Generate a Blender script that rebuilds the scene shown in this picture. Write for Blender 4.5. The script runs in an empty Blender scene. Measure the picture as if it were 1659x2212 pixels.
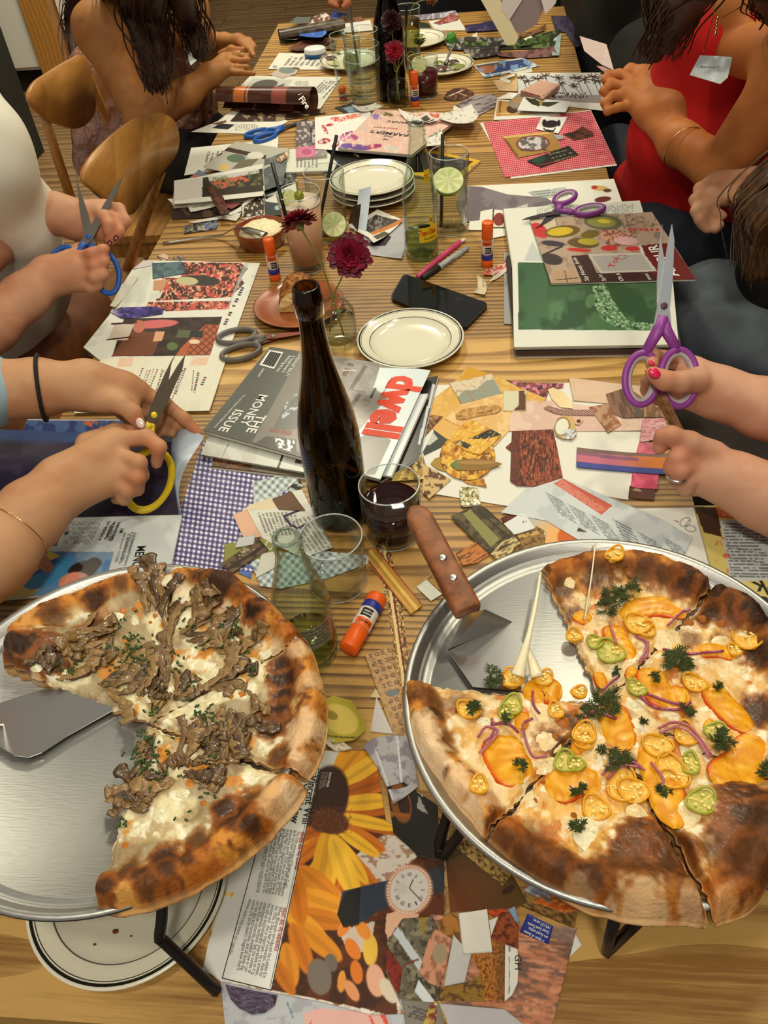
import bpy, math, random
import numpy as np
from mathutils import Vector, Matrix
random.seed(7)
C = bpy.context.scene.collection
PI = math.pi
# ---------------------------------------------------------------- camera, world, lights, exposure
TZ = 0.75                      # height of the table top
PIT, ROL, YAW, FPX = 0.7773072650,-0.1045988829,-0.1503081303,1821.486
PW, PH = 1659,2212
_cy, _sy = math.cos(YAW), math.sin(YAW)
FW = np.array([_sy*math.cos(PIT), _cy*math.cos(PIT), -math.sin(PIT)])
_rt = np.array([_cy, -_sy, 0.0]); _up = np.cross(_rt, FW)
RR = math.cos(ROL)*_rt + math.sin(ROL)*_up
UU = -math.sin(ROL)*_rt + math.cos(ROL)*_up
CAM = np.array([0.0,0.0, TZ+0.77])
cd = bpy.data.cameras.new('camera'); cam = bpy.data.objects.new('camera', cd); C.objects.link(cam)
cd.sensor_fit = 'VERTICAL'; cd.sensor_height = 24.0; cd.lens = FPX/PH*24.0
cd.clip_start = 0.02; cd.clip_end = 60
m4 = Matrix.Identity(4)
for i in range(3):
    m4[i][0] = RR[i]; m4[i][1] = UU[i]; m4[i][2] = -FW[i]; m4[i][3] = CAM[i]
cam.matrix_world = m4
bpy.context.scene.camera = cam
sc = bpy.context.scene
sc.view_settings.view_transform = 'Standard'; sc.view_settings.look = 'None'
sc.view_settings.gamma = 1.0; sc.view_settings.use_curve_mapping = False
sc.view_settings.exposure = -0.1
try: sc.cycles.transparent_max_bounces = 40      # many layers of clear glass stand behind each other
except Exception: pass
W = bpy.data.worlds.new('world'); sc.world = W; W.use_nodes = True
W.node_tree.nodes['Background'].inputs[0].default_value = (1.0,0.93,0.80,1)
W.node_tree.nodes['Background'].inputs[1].default_value = 0.34
def arealight(name, loc, target, size, power, col, sy=None):
    l = bpy.data.lights.new(name, 'AREA'); l.energy = power; l.color = col
    l.shape = 'RECTANGLE'; l.size = size; l.size_y = sy or size
    o = bpy.data.objects.new(name, l); C.objects.link(o); o.location = loc
    d = Vector(target)-Vector(loc); o.rotation_euler = d.to_track_quat('-Z', 'Y').to_euler()
    return o
WARM = (1.0,0.93,0.70)
for y, e in ((1.15,8.5),(1.85,8),(2.7,11)): arealight('track_lamp', (0.58, y, 2.75),(-0.05, y*.85-.1,0.75), 0.13, e, WARM)
for x, y, e in ((-0.42,-0.15,9.5),(0.12,-0.45,13)): arealight('near_lamp', (x, y, 2.6),(0,0.45,0.75), 0.16, e, (1.0,0.92,0.76))
arealight('ceiling_lamp_far', (-0.6,3.0,2.7),(-0.4,2.2,0.75), 0.3,26, WARM)
arealight('far_corner_fill', (-1.5,3.5,2.7),(-2.1,4.7,0.5), 0.4,42, WARM)  # added fill with no visible fixture, brightens the white cabinet and far floor

# ---------------------------------------------------------------- pixel <-> place
def ray(px, py):
    return FW + (px-PW/2)/FPX*RR - (py-PH/2)/FPX*UU
def at(px, py, h=0.0):
    """point at height h above the table top that the photograph shows at (px, py)"""
    d = ray(px, py); t = (TZ+h-CAM[2])/d[2]; return CAM + t*d
def dp(px, py, depth):
    return CAM + depth*ray(px, py)
def ats(pts, h=0.0):
    return np.array([at(p[0], p[1], h) for p in pts])

# ---------------------------------------------------------------- noise
def _h(ix, iy, s):
    n = (ix.astype(np.int64)*374761393 + iy.astype(np.int64)*668265263 + s*1442695041) & 0xffffffff
    n = ((n ^ (n >> 13))*1274126177) & 0xffffffff
    return ((n ^ (n >> 16)) & 0xffff)/65535.0
def vn(x, y, s=0):
    x = np.asarray(x, float); y = np.asarray(y, float)
    ix = np.floor(x); iy = np.floor(y); fx = x-ix; fy = y-iy
    fx = fx*fx*(3-2*fx); fy = fy*fy*(3-2*fy)
    a = _h(ix, iy, s); b = _h(ix+1, iy, s); c_ = _h(ix, iy+1, s); d = _h(ix+1, iy+1, s)
    return a*(1-fx)*(1-fy)+b*fx*(1-fy)+c_*(1-fx)*fy+d*fx*fy
def fbm(x, y, s=0, o=4):
    v = 0; a = .5; t = 0
    for k in range(o):
        v = v + a*vn(x*2**k, y*2**k, s+k*17); t += a; a *= .5
    return v/t
def sst(a, b, x):
    t = np.clip((x-a)/(b-a), 0,1); return t*t*(3-2*t)
def mix(a, b, t):
    a = np.asarray(a, float); b = np.asarray(b, float); t = np.asarray(t, float)[..., None]
    return a*(1-t)+b*t

# ---------------------------------------------------------------- materials
def s2l(v):
    v = np.clip(np.asarray(v, float)/255.0,0,1)
    return np.where(v <= .04045, v/12.92,((v+.055)/1.055)**2.4)
_mats = {}
def M(name, rgb=(200,200,200), rough=.5, metal=0, bump=None, attr=False, coat=0, spec=.5, var=None,
      trans=0, ior=1.45, sss=0, alpha=1, aniso=0):
    if name in _mats: return _mats[name]
    m = bpy.data.materials.new(name); m.use_nodes = True; nt = m.node_tree
    b = nt.nodes['Principled BSDF']; b.inputs['Base Color'].default_value = (*s2l(rgb), 1)
    b.inputs['Roughness'].default_value = rough; b.inputs['Metallic'].default_value = metal
    b.inputs['Coat Weight'].default_value = coat; b.inputs['Coat Roughness'].default_value = .15
    b.inputs['Specular IOR Level'].default_value = spec
    b.inputs['Transmission Weight'].default_value = trans; b.inputs['IOR'].default_value = ior
    b.inputs['Alpha'].default_value = alpha
    if aniso: b.inputs['Anisotropic'].default_value = aniso
    if sss:
        b.inputs['Subsurface Weight'].default_value = sss
        b.inputs['Subsurface Radius'].default_value = (.008,.003,.0015); b.inputs['Subsurface Scale'].default_value = 1
    tc = None
    if attr:
        a = nt.nodes.new('ShaderNodeAttribute'); a.attribute_name = 'Col'
        nt.links.new(a.outputs['Color'], b.inputs['Base Color'])
    if var or bump:
        tc = nt.nodes.new('ShaderNodeTexCoord')
    if var:      # (scale, other rgb, stretch)
        n = nt.nodes.new('ShaderNodeTexNoise'); n.inputs['Scale'].default_value = var[0]; n.inputs['Detail'].default_value = 4
        mp = nt.nodes.new('ShaderNodeMapping'); mp.inputs['Scale'].default_value = var[2] if len(var) > 2 else (1,1,1)
        nt.links.new(tc.outputs['Object'], mp.inputs[0]); nt.links.new(mp.outputs[0], n.inputs['Vector'])
        rp = nt.nodes.new('ShaderNodeValToRGB'); rp.color_ramp.elements[0].position = .35; rp.color_ramp.elements[1].position = .65
        rp.color_ramp.elements[0].color = (*s2l(rgb), 1); rp.color_ramp.elements[1].color = (*s2l(var[1]), 1)
        nt.links.new(n.outputs['Fac'], rp.inputs[0]); nt.links.new(rp.outputs[0], b.inputs['Base Color'])
    if bump:     # (scale, strength, distance[, stretch])
        n = nt.nodes.new('ShaderNodeTexNoise'); n.inputs['Scale'].default_value = bump[0]; n.inputs['Detail'].default_value = 3
        mp = nt.nodes.new('ShaderNodeMapping'); mp.inputs['Scale'].default_value = bump[3] if len(bump) > 3 else (1,1,1)
        nt.links.new(tc.outputs['Object'], mp.inputs[0]); nt.links.new(mp.outputs[0], n.inputs['Vector'])
        bm_ = nt.nodes.new('ShaderNodeBump'); bm_.inputs['Strength'].default_value = bump[1]; bm_.inputs['Distance'].default_value = bump[2]
        nt.links.new(n.outputs['Fac'], bm_.inputs['Height']); nt.links.new(bm_.outputs[0], b.inputs['Normal'])
    _mats[name] = m; return m
def glassmat(name, tint=(250,252,250), refl=1.0, rough=.0):
    """thin-walled glass: see-through with a Fresnel reflection"""
    if name in _mats: return _mats[name]
    m = bpy.data.materials.new(name); m.use_nodes = True; nt = m.node_tree; nt.nodes.remove(nt.nodes['Principled BSDF'])
    out = nt.nodes['Material Output']
    tr = nt.nodes.new('ShaderNodeBsdfTransparent'); tr.inputs[0].default_value = (*s2l(tint), 1)
    edge = nt.nodes.new('ShaderNodeBsdfTransparent'); edge.inputs[0].default_value = (*(s2l(tint)**1.5*.6), 1)
    lw = nt.nodes.new('ShaderNodeLayerWeight'); lw.inputs['Blend'].default_value = .5      # Facing = 1-|cos|, the same from both sides
    def po(k, mul, add):
        a = nt.nodes.new('ShaderNodeMath'); a.operation = 'POWER'; a.inputs[1].default_value = k; nt.links.new(lw.outputs['Facing'], a.inputs[0])
        b = nt.nodes.new('ShaderNodeMath'); b.operation = 'MULTIPLY_ADD'; b.inputs[1].default_value = mul; b.inputs[2].default_value = add; nt.links.new(a.outputs[0], b.inputs[0]); return b
    m1 = nt.nodes.new('ShaderNodeMixShader'); nt.links.new(po(4,1,0).outputs[0], m1.inputs[0])
    nt.links.new(tr.outputs[0], m1.inputs[1]); nt.links.new(edge.outputs[0], m1.inputs[2])
    gl = nt.nodes.new('ShaderNodeBsdfGlossy'); gl.inputs['Roughness'].default_value = rough
    m2 = nt.nodes.new('ShaderNodeMixShader'); nt.links.new(po(5,.85*refl, .022*refl).outputs[0], m2.inputs[0])
    nt.links.new(m1.outputs[0], m2.inputs[1]); nt.links.new(gl.outputs[0], m2.inputs[2]); nt.links.new(m2.outputs[0], out.inputs[0])
    _mats[name] = m; return m

# ---------------------------------------------------------------- objects
ORG = {}
def thing(name, label, cat, loc, group=None):
    o = bpy.data.objects.new(name, None); o.empty_display_size = .02; C.objects.link(o)
    o.location = tuple(loc); o['label'] = label; o['category'] = cat
    if group: o['group'] = group
    ORG[o.name] = np.array(loc, float); return o
def tag(o, label, cat, group=None):
    o['label'] = label; o['category'] = cat
    if group: o['group'] = group
    return o
def mesh(name, V, F, mat, cols=None, smooth=True):
    V = np.asarray(V, np.float32); me = bpy.data.meshes.new(name)
    if isinstance(F, np.ndarray) and F.ndim == 2:
        k = F.shape[1]; n = len(F)
        me.vertices.add(len(V)); me.vertices.foreach_set('co', V.ravel())
        me.loops.add(n*k); me.loops.foreach_set('vertex_index', F.ravel().astype(np.int32))
        me.polygons.add(n); me.polygons.foreach_set('loop_start', (np.arange(n)*k).astype(np.int32))
        me.update(calc_edges=True)
    else:
        me.from_pydata([tuple(map(float, v)) for v in V], [], [tuple(map(int, f)) for f in F])
    if cols is not None:
        a = me.color_attributes.new('Col', 'FLOAT_COLOR', 'POINT')
        cc = np.ones((len(V), 4), np.float32); cc[:, :3] = s2l(cols); a.data.foreach_set('color', cc.ravel())
    if smooth: me.polygons.foreach_set('use_smooth', np.ones(len(me.polygons), bool))
    me.materials.append(mat); return me
def part(name, V, F, mat, parent, cols=None, smooth=True, label=None, kind=None):
    """a mesh given in world coordinates, hung under a thing or a part"""
    org = ORG[parent.name]
    o = bpy.data.objects.new(name, mesh(name, np.asarray(V, float)-org, F, mat, cols, smooth))
    C.objects.link(o); o.parent = parent; ORG[o.name] = org
    if label: o['label'] = label
    if kind: o['kind'] = kind
    return o
def solo(name, V, F, mat, label, cat, group=None, cols=None, smooth=True):
    V = np.asarray(V, float); org = np.array([V[:, 0].mean(), V[:, 1].mean(), V[:, 2].min()])
    o = bpy.data.objects.new(name, mesh(name, V-org, F, mat, cols, smooth)); C.objects.link(o)
    o.location = tuple(org); ORG[o.name] = org; return tag(o, label, cat, group)
def struct(name, V, F, mat, cols=None, smooth=False):
    o = bpy.data.objects.new(name, mesh(name, V, F, mat, cols, smooth)); C.objects.link(o)
    o['kind'] = 'structure'; ORG[o.name] = np.zeros(3); return o

# ---------------------------------------------------------------- shapes: each returns (verts, faces)
def join(*ms):
    V = []; F = []; n = 0
    for v, f in ms:
        V.append(np.asarray(v, float)); F += [tuple(int(i)+n for i in q) for q in f]; n += len(v)
    return np.concatenate(V), F
def box(x0, x1, y0, y1, z0, z1):
    V = [(x, y, z) for z in (z0, z1) for y in (y0, y1) for x in (x0, x1)]
    return np.array(V), [(0,2,3,1),(4,5,7,6),(0,1,5,4),(2,6,7,3),(0,4,6,2),(1,3,7,5)]
def obox(a, b, w, t, up=(0,0,1), bev=0):
    """a bar from a to b, w wide, t thick along up"""
    a = np.array(a, float); b = np.array(b, float); d = b-a; L = np.linalg.norm(d); d /= L
    s = np.cross(d, up); s /= np.linalg.norm(s); u = np.cross(s, d)
    V = [];
    for p in (a, b):
        for (i, j) in ((-1,-1),(1,-1),(1,1),(-1,1)): V.append(p+s*i*w/2+u*j*t/2)
    return np.array(V), [(0,3,2,1),(4,5,6,7),(0,1,5,4),(1,2,6,5),(2,3,7,6),(3,0,4,7)]
def prism(poly, z0, z1):
    """vertical prism on world XY polygon"""
    p = np.array([q[:2] for q in poly], float)
    ar = 0.5*np.sum(p[:, 0]*np.roll(p[:, 1], -1)-p[:, 1]*np.roll(p[:, 0], -1))
    if ar < 0: p = p[::-1]
    n = len(p); V = np.zeros((2*n, 3)); V[:n, :2] = p; V[n:, :2] = p; V[:n, 2] = z0; V[n:, 2] = z1
    return V, [tuple(range(n))[::-1], tuple(range(n, 2*n))]+[(i, (i+1) % n, n+(i+1) % n, n+i) for i in range(n)]
def lathe(prof, c=(0,0,0), n=40, sx=1, sy=1):
    prof = np.array(prof, float); k = len(prof); t = np.linspace(0,2*PI, n, endpoint=False)
    V = np.zeros((k, n, 3)); V[:, :, 0] = c[0]+prof[:, 0:1]*np.cos(t)*sx; V[:, :, 1] = c[1]+prof[:, 0:1]*np.sin(t)*sy
    V[:, :, 2] = c[2]+prof[:, 1:2]; F = []
    for i in range(k-1):
        for j in range(n):
            j2 = (j+1) % n; F.append((i*n+j, i*n+j2,(i+1)*n+j2,(i+1)*n+j))
    V = V.reshape(-1,3)
    return V, F
def frame(d):
    d = d/np.linalg.norm(d); u = np.array([0,0,1.0])
    if abs(d[2]) > .9: u = np.array([1.0,0,0])
    s = np.cross(d, u); s /= np.linalg.norm(s); return s, np.cross(s, d)
def tube(P, r, n=10, flat=1.0, cap=True, up=None):
    """swept tube; r scalar or list; flat squashes along the frame's second axis"""
    P = np.array(P, float); k = len(P); r = np.full(k, r) if np.isscalar(r) else np.array(r, float)
    T = np.gradient(P, axis=0); V = []
    s, u = frame(T[0])
    if up is not None:
        s = np.cross(T[0], up); s /= np.linalg.norm(s); u = np.cross(s, T[0]/np.linalg.norm(T[0]))
    for i in range(k):
        d = T[i]/np.linalg.norm(T[i])
        if up is not None: s = np.cross(d, up)
        s = s-d*np.dot(s, d); s /= np.linalg.norm(s); u = np.cross(s, d)
        for j in range(n):
            a = 2*PI*j/n; V.append(P[i]+r[i]*(s*math.cos(a)+u*math.sin(a)*flat))
    F = []
    for i in range(k-1):
        for j in range(n):
            j2 = (j+1) % n; F.append((i*n+j, i*n+j2,(i+1)*n+j2,(i+1)*n+j))
    if cap: F += [tuple(range(n))[::-1], tuple((k-1)*n+j for j in range(n))]
    return np.array(V), F
def spline(P, m=8):
    P = np.array(P, float); Q = np.concatenate([[2*P[0]-P[1]], P, [2*P[-1]-P[-2]]]); out = []
    for i in range(len(P)-1):
        p0, p1, p2, p3 = Q[i:i+4]
        for t in np.linspace(0,1, m, endpoint=False):
            out.append(.5*((2*p1)+(-p0+p2)*t+(2*p0-5*p1+4*p2-p3)*t*t+(-p0+3*p1-3*p2+p3)*t**3))
    out.append(P[-1]); return np.array(out)
def ball(c, r, n=12, m=8, sc=(1,1,1)):
    pr = [(max(1e-5, math.sin(PI*i/m))*r, -math.cos(PI*i/m)*r) for i in range(m+1)]
    V, F = lathe(pr, (0,0,0), n); return V*np.array(sc)+np.array(c), F
def txt(s, p0, p1, h, size=None, mat=None, parent=None, name='lettering', bold=0, shear=0, th=.0001, flip=False, fx=None, z=None):
    """flat lettering whose baseline runs from p0 to p1 (photo pixels, at height h over the table)"""
    a = at(p0[0], p0[1], h); b = at(p1[0], p1[1], h)
    return txtw([(s, a, b)], size, mat, parent, name, bold, shear)
def txtw(lines, size, mat, parent, name='lettering', bold=0, shear=0, label=None, up=None):
    allm = []
    for (s, a, b) in lines:
        cu = bpy.data.curves.new('t', 'FONT'); cu.body = s; cu.size = 1; cu.offset = bold; cu.shear = shear; cu.resolution_u = 2
        ob = bpy.data.objects.new('t', cu); me = bpy.data.meshes.new_from_object(ob)
        n = len(me.vertices); v = np.zeros(n*3); me.vertices.foreach_get('co', v); v = v.reshape(-1,3)
        f = [tuple(p.vertices) for p in me.polygons]
        bpy.data.objects.remove(ob); bpy.data.curves.remove(cu); bpy.data.meshes.remove(me)
        if n == 0: continue
        a = np.array(a, float); b = np.array(b, float); d = b-a; L = np.linalg.norm(d); d /= L
        nrm = np.array([0,0,1.0]) if up is None else np.array(up, float)
        u = np.cross(nrm, d); u /= np.linalg.norm(u)
        x0, x1 = v[:, 0].min(), v[:, 0].max(); sx = L/(x1-x0); sy = size if size else sx
        allm.append((a+np.outer((v[:, 0]-x0)*sx, d)+np.outer(v[:, 1]*sy, u), f))
    V, F = join(*allm)
    return part(name, V, F, mat, parent, smooth=False, label=label, kind='stuff' if len(lines) > 1 or 'hand' in name else None)
# ---------------------------------------------------------------- room
def woodmat(name, light, dark, scale=18, stretch=(.12,1,1), rough=.38, coat=.25, dist=5.0, mixp=(.25,.8)):
    m = bpy.data.materials.new(name); m.use_nodes = True; nt = m.node_tree; b = nt.nodes['Principled BSDF']
    tc = nt.nodes.new('ShaderNodeTexCoord'); oi = nt.nodes.new('ShaderNodeObjectInfo')
    vm = nt.nodes.new('ShaderNodeVectorMath'); vm.operation = 'SCALE'; vm.inputs[0].default_value = (13.1,7.7,3.3)
    nt.links.new(oi.outputs['Random'], vm.inputs['Scale'])
    ad = nt.nodes.new('ShaderNodeVectorMath'); ad.operation = 'ADD'
    nt.links.new(tc.outputs['Object'], ad.inputs[0]); nt.links.new(vm.outputs[0], ad.inputs[1])
    mp = nt.nodes.new('ShaderNodeMapping'); mp.inputs['Scale'].default_value = stretch; nt.links.new(ad.outputs[0], mp.inputs[0])
    # slow bending of the growth rings gives the cathedral figure
    n1 = nt.nodes.new('ShaderNodeTexNoise'); n1.inputs['Scale'].default_value = 5.5; n1.inputs['Detail'].default_value = 1.5
    nt.links.new(mp.outputs[0], n1.inputs['Vector'])
    n1b = nt.nodes.new('ShaderNodeMath'); n1b.operation = 'MULTIPLY'; n1b.inputs[1].default_value = dist; nt.links.new(n1.outputs['Fac'], n1b.inputs[0])
    sp = nt.nodes.new('ShaderNodeSeparateXYZ'); nt.links.new(ad.outputs[0], sp.inputs[0])
    yy = nt.nodes.new('ShaderNodeMath'); yy.operation = 'MULTIPLY_ADD'; yy.inputs[1].default_value = scale
    nt.links.new(sp.outputs['Y' if stretch[0] < stretch[1] else 'X'], yy.inputs[0]); nt.links.new(n1b.outputs[0], yy.inputs[2])
    fr = nt.nodes.new('ShaderNodeMath'); fr.operation = 'FRACT'; nt.links.new(yy.outputs[0], fr.inputs[0])
    rp = nt.nodes.new('ShaderNodeValToRGB'); e = rp.color_ramp.elements
    e[0].position = 0; e[0].color = (0,0,0,1); e[1].position = 1; e[1].color = (.75,.75,.75,1)
    x = e.new(.30); x.color = (.12,.12,.12,1); x = e.new(.82); x.color = (1,1,1,1); x = e.new(.94); x.color = (.9,.9,.9,1)
    nt.links.new(fr.outputs[0], rp.inputs[0])
    n2 = nt.nodes.new('ShaderNodeTexNoise'); n2.inputs['Scale'].default_value = 90; n2.inputs['Detail'].default_value = 4; n2.inputs['Roughness'].default_value = .7
    mp2 = nt.nodes.new('ShaderNodeMapping'); mp2.inputs['Scale'].default_value = tuple(.07 if q < .9 else 1.6 for q in stretch[:2])+(1,)
    nt.links.new(ad.outputs[0], mp2.inputs[0]); nt.links.new(mp2.outputs[0], n2.inputs['Vector'])
    mx = nt.nodes.new('ShaderNodeMath'); mx.operation = 'MULTIPLY_ADD'; mx.inputs[1].default_value = .9
    n2b = nt.nodes.new('ShaderNodeMath'); n2b.operation = 'MULTIPLY_ADD'; n2b.inputs[1].default_value = .62; nt.links.new(rp.outputs[0], n2b.inputs[0])
    n2c = nt.nodes.new('ShaderNodeMath'); n2c.operation = 'MULTIPLY_ADD'; n2c.inputs[1].default_value = 1.3; n2c.inputs[2].default_value = -.52
    nt.links.new(n2.outputs['Fac'], n2c.inputs[0]); nt.links.new(n2c.outputs[0], n2b.inputs[2])
    cr = nt.nodes.new('ShaderNodeValToRGB'); cr.color_ramp.elements[0].color = (*s2l(light), 1); cr.color_ramp.elements[1].color = (*s2l(dark), 1)
    cr.color_ramp.elements[0].position = mixp[0]; cr.color_ramp.elements[1].position = mixp[1]
    nt.links.new(n2b.outputs[0], cr.inputs[0])
    # per-board tone
    hv = nt.nodes.new('ShaderNodeHueSaturation'); mr = nt.nodes.new('ShaderNodeMapRange'); mr.inputs['To Min'].default_value = .90; mr.inputs['To Max'].default_value = 1.08
    nt.links.new(oi.outputs['Random'], mr.inputs[0]); nt.links.new(mr.outputs[0], hv.inputs['Value']); nt.links.new(cr.outputs[0], hv.inputs['Color'])
    nt.links.new(hv.outputs[0], b.inputs['Base Color'])
    b.inputs['Roughness'].default_value = rough; b.inputs['Coat Weight'].default_value = coat; b.inputs['Coat Roughness'].default_value = .22
    bp = nt.nodes.new('ShaderNodeBump'); bp.inputs['Strength'].default_value = .12; bp.inputs['Distance'].default_value = .0005
    nt.links.new(n2b.outputs[0], bp.inputs['Height']); nt.links.new(bp.outputs[0], b.inputs['Normal'])
    _mats[name] = m; return m
MWS = [woodmat('oak_table_broad', (206,162,88),(142,98,36), scale=22, stretch=(.2,1,1), dist=7, rough=.5, coat=.12),
       woodmat('oak_table_medium', (186,142,74),(114,76,28), scale=46, stretch=(.13,1,1), dist=7, rough=.5, coat=.12),
       woodmat('oak_table_fine', (174,132,66),(94,62,24), scale=92, stretch=(.10,1,1), dist=6, rough=.5, coat=.12)]
MWE = woodmat('oak_table_edge', (196,146,82),(140,92,42), scale=50, stretch=(1,.16,1))
MC = woodmat('chair_wood', (190,134,64),(158,104,46), scale=44, stretch=(1,.2,.3), dist=5, mixp=(.1,1))
MFl = woodmat('floor_wood', (150,118,78),(104,76,46), scale=20, stretch=(.1,1,1), rough=.5, coat=0)
# floor of long boards, each board a piece of it
fl = struct('floor', *box(-5,4,-1.5,9.5,-.06,-.012), M('subfloor', (60,45,30),.9))
bd = 0
Vb, Fb = box(-.75,.75,-.055,.055,-.012,0)
mb = mesh('floor_board', Vb, Fb, MFl, smooth=False)
rr = random.Random(3)
for j in range(74):
    y = .8+j*.112; x = -4.6+rr.random()*1.2
    while x < .9:
        if x < -.2:
            o = bpy.data.objects.new('floor_board', mb); C.objects.link(o); o.parent = fl; o.location = (x, y, 0)
        x += 1.504
# table
XL, XR, YN, YF = -.634,.276,.1745,3.02
tb = thing('dining_table', 'long pale oak dining table covered in magazines, papers, plates and two pizzas', 'table', ((XL+XR)/2,(YN+YF)/2,0))
y = YN; k = 0
ws = [.165,.14,.15,.13,.155,.12,.14]
while y < YF-.01:
    w = ws[k % 7]; y1 = min(y+w, YF)
    if YF-y1 < .05: y1 = YF
    part('table_board', *box(XL, XR, y+.0003, y1-.0003, TZ-.03, TZ), MWS[0 if (y < .42 or 1.0 < y < 1.16) else (1 if k % 3 == 0 or y > 1.9 else 2)], tb, smooth=False); y = y1; k += 1
for x in (XL+.08, XR-.08):
    for y in (YN+.12, YF-.15): part('leg', *box(x-.035, x+.035, y-.035, y+.035,0, TZ-.032), MWE, tb, smooth=False)
part('apron', *box(XL+.06, XR-.06, YN+.08, YF-.1, TZ-.09, TZ-.032), MWE, tb, smooth=False)

# background at the upper left
wallm = M('dark_wall_paint', (46,46,38),.8, var=(3,(38,37,30)))
a0 = at(101,280,-.62); ax = a0[0]-.09
struct('wall_left', *box(ax-2.4, ax, a0[1]-.1, a0[1]+.08,0,2.9), wallm)
struct('wall_right', *box(1.55,1.63,-1,9,0,2.9), M('dark_right_wall', (30,27,22),.9))
struct('wall_back', *box(-5,1.6,8.6,8.7,0,2.9), M('dark_back_wall', (70,56,40),.9))
cbp = at(92,148,-.62); cx, cy_ = cbp[0], cbp[1]
cw = thing('storage_cabinet', 'white drawer cabinet with a dark round knob in the far left corner', 'cabinet', (cx-.5, cy_+.25,0))
wm = M('cabinet_white', (232,230,218),.5, bump=(300,.1,.001))
part('plinth', *box(cx-1.0, cx-.02, cy_+.05, cy_+.5,0,.12), M('dark_plinth', (22,20,16),.8), cw, smooth=False)
part('body', *box(cx-1.0, cx, cy_+.02, cy_+.5,.12,1.3), wm, cw, smooth=False)
for z0, z1 in ((.14,.56),(.58,1.0),(1.02,1.28)):
    dr = part('drawer', *box(cx-.98, cx-.01, cy_, cy_+.02, z0, z1), wm, cw, smooth=False)
    Vk, Fk = tube([(0,0,0),(0,-.02,0),(0,-.035,0),(0,-.045,0)], [.008,.008,.02,.017], 12)
    part('knob', Vk+np.array([cx-.19, cy_, (z0+z1)/2+.10]), Fk, M('bronze_knob', (70,58,44),.4,.6), dr)
pst = at(118,150,-.62)
struct('trim_1', *box(cx+.015, cx+.16, cy_-.05, cy_+.1,0,2.9), MC)
dw = struct('door_1', *box(cx+.17, cx+.75, cy_+.04, cy_+.09,0,2.6), wm)
for k, (z0, z1) in enumerate(((.2,.62),(.66,1.15),(1.2,1.8))):
    part('door_panel', *box(cx+.2, cx+.62, cy_+.03, cy_+.045, z0, z1), wm, dw, smooth=False)
om = M('orange_strip', (230,120,25),.5)
for z0, z1, dx in ((.15,.42,.26),(.78,.98,.27)):
    solo('door_strip', *box(cx+dx-.03, cx+dx+.02, cy_+.0, cy_+.029, z0, z1), om, ('lower' if z0 < .5 else 'upper')+' orange strip fixed on the white door in the far left corner', 'strip', smooth=False)

# ---------------------------------------------------------------- pizza pans and stands
PANM = M('aluminium_pan', (176,176,172),.44,1, bump=(60,.25,.0006,(1,12,1)), aniso=.3)
WIRE = M('black_wire', (38,32,28),.42,.5, bump=(200,.2,.0005))
HP = .154                       # rim height over the table
pans = {}
for key, (cx, cy_), ps in (('L', (-.3105,.3735),.966), ('R', (.1171,.4048), 1.0)):
    z = TZ+HP
    pan = solo('pizza_pan', *lathe([(0.0001,-.014),(.1555,-.014),(.1575,-.0115),(.1595,-.0135),(.166,-.008),(.1715,-.001),(.1745,0.0005),(.1775,-.0005),(.178,-.003),(.175,-.0035),(.170,-.004),(.158,-.0155),(.0001,-.0155)], (cx, cy_, z), 96, ps, ps),
        PANM, 'round aluminium pizza pan under the '+('mushroom' if key == 'L' else 'peach')+' pizza', 'pizza pan')
    st = thing('pan_stand', 'black wire stand holding up the '+('mushroom' if key == 'L' else 'peach')+' pizza pan', 'pizza stand', (cx, cy_, TZ))
    zr = TZ+HP-.0165-.0042
    a = np.linspace(0,2*PI, 49); ring = np.stack([cx+.125*np.cos(a), cy_+.125*np.sin(a), 0*a+zr], -1)
    part('top_ring', *tube(ring, .0042,8, cap=False), WIRE, st)
    if key == 'L':
        feet = [((-.2133,.2028), at(345,2025,.075),(-.245,.27, zr-.002)), ((-.335,.545), None, (-.37,.48, zr-.002)), ((-.45,.27), None, (-.41,.34, zr-.002))]
    else:
        feet = [(tuple(at(1308,2062)[:2]), None, tuple(at(1330,1975, HP-.03)[:2])+(zr-.002,)), (tuple(at(950,1850)[:2]), None, (.01,.36, zr-.002)), ((.15,.60), None, (.13,.52, zr-.002))]
    for i, (ft, bend, top) in enumerate(feet):
        f = np.array([ft[0], ft[1], TZ+.0045]); tp = np.array(top)
        if bend is not None:
            P = spline([tp, bend+np.array([0.004,.012,.02]), bend, bend+(f-bend)*.12, f], 6)
            V, F = tube(P, .0048,8)
            P2 = spline([tp+[.05,.0,0], tp+[.05,-.03,-.07], f+[.035,-.008,0], f], 6);
            part('leg', V, F, WIRE, st)
        else:
            d = np.array([f[0]-cx, f[1]-cy_]); d /= np.linalg.norm(d); s = np.array([-d[1], d[0], 0])*(.026 if not (key == 'R' and i == 0) else .0)
            if key == 'R' and i == 0:
                q = at(1412,1962, HP-.03); q[2] = zr-.002; P = [tp, f+(tp-f)*.04, f, f+(q-f)*.04, q]
            else: P = [tp+s, f+s*.2+(tp-f)*.04, f, f-s*.2+(tp-f)*.04, tp-s]
            part('leg', *tube(np.array(P),.0048,8), WIRE, st)
    pans[key] = pan
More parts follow.
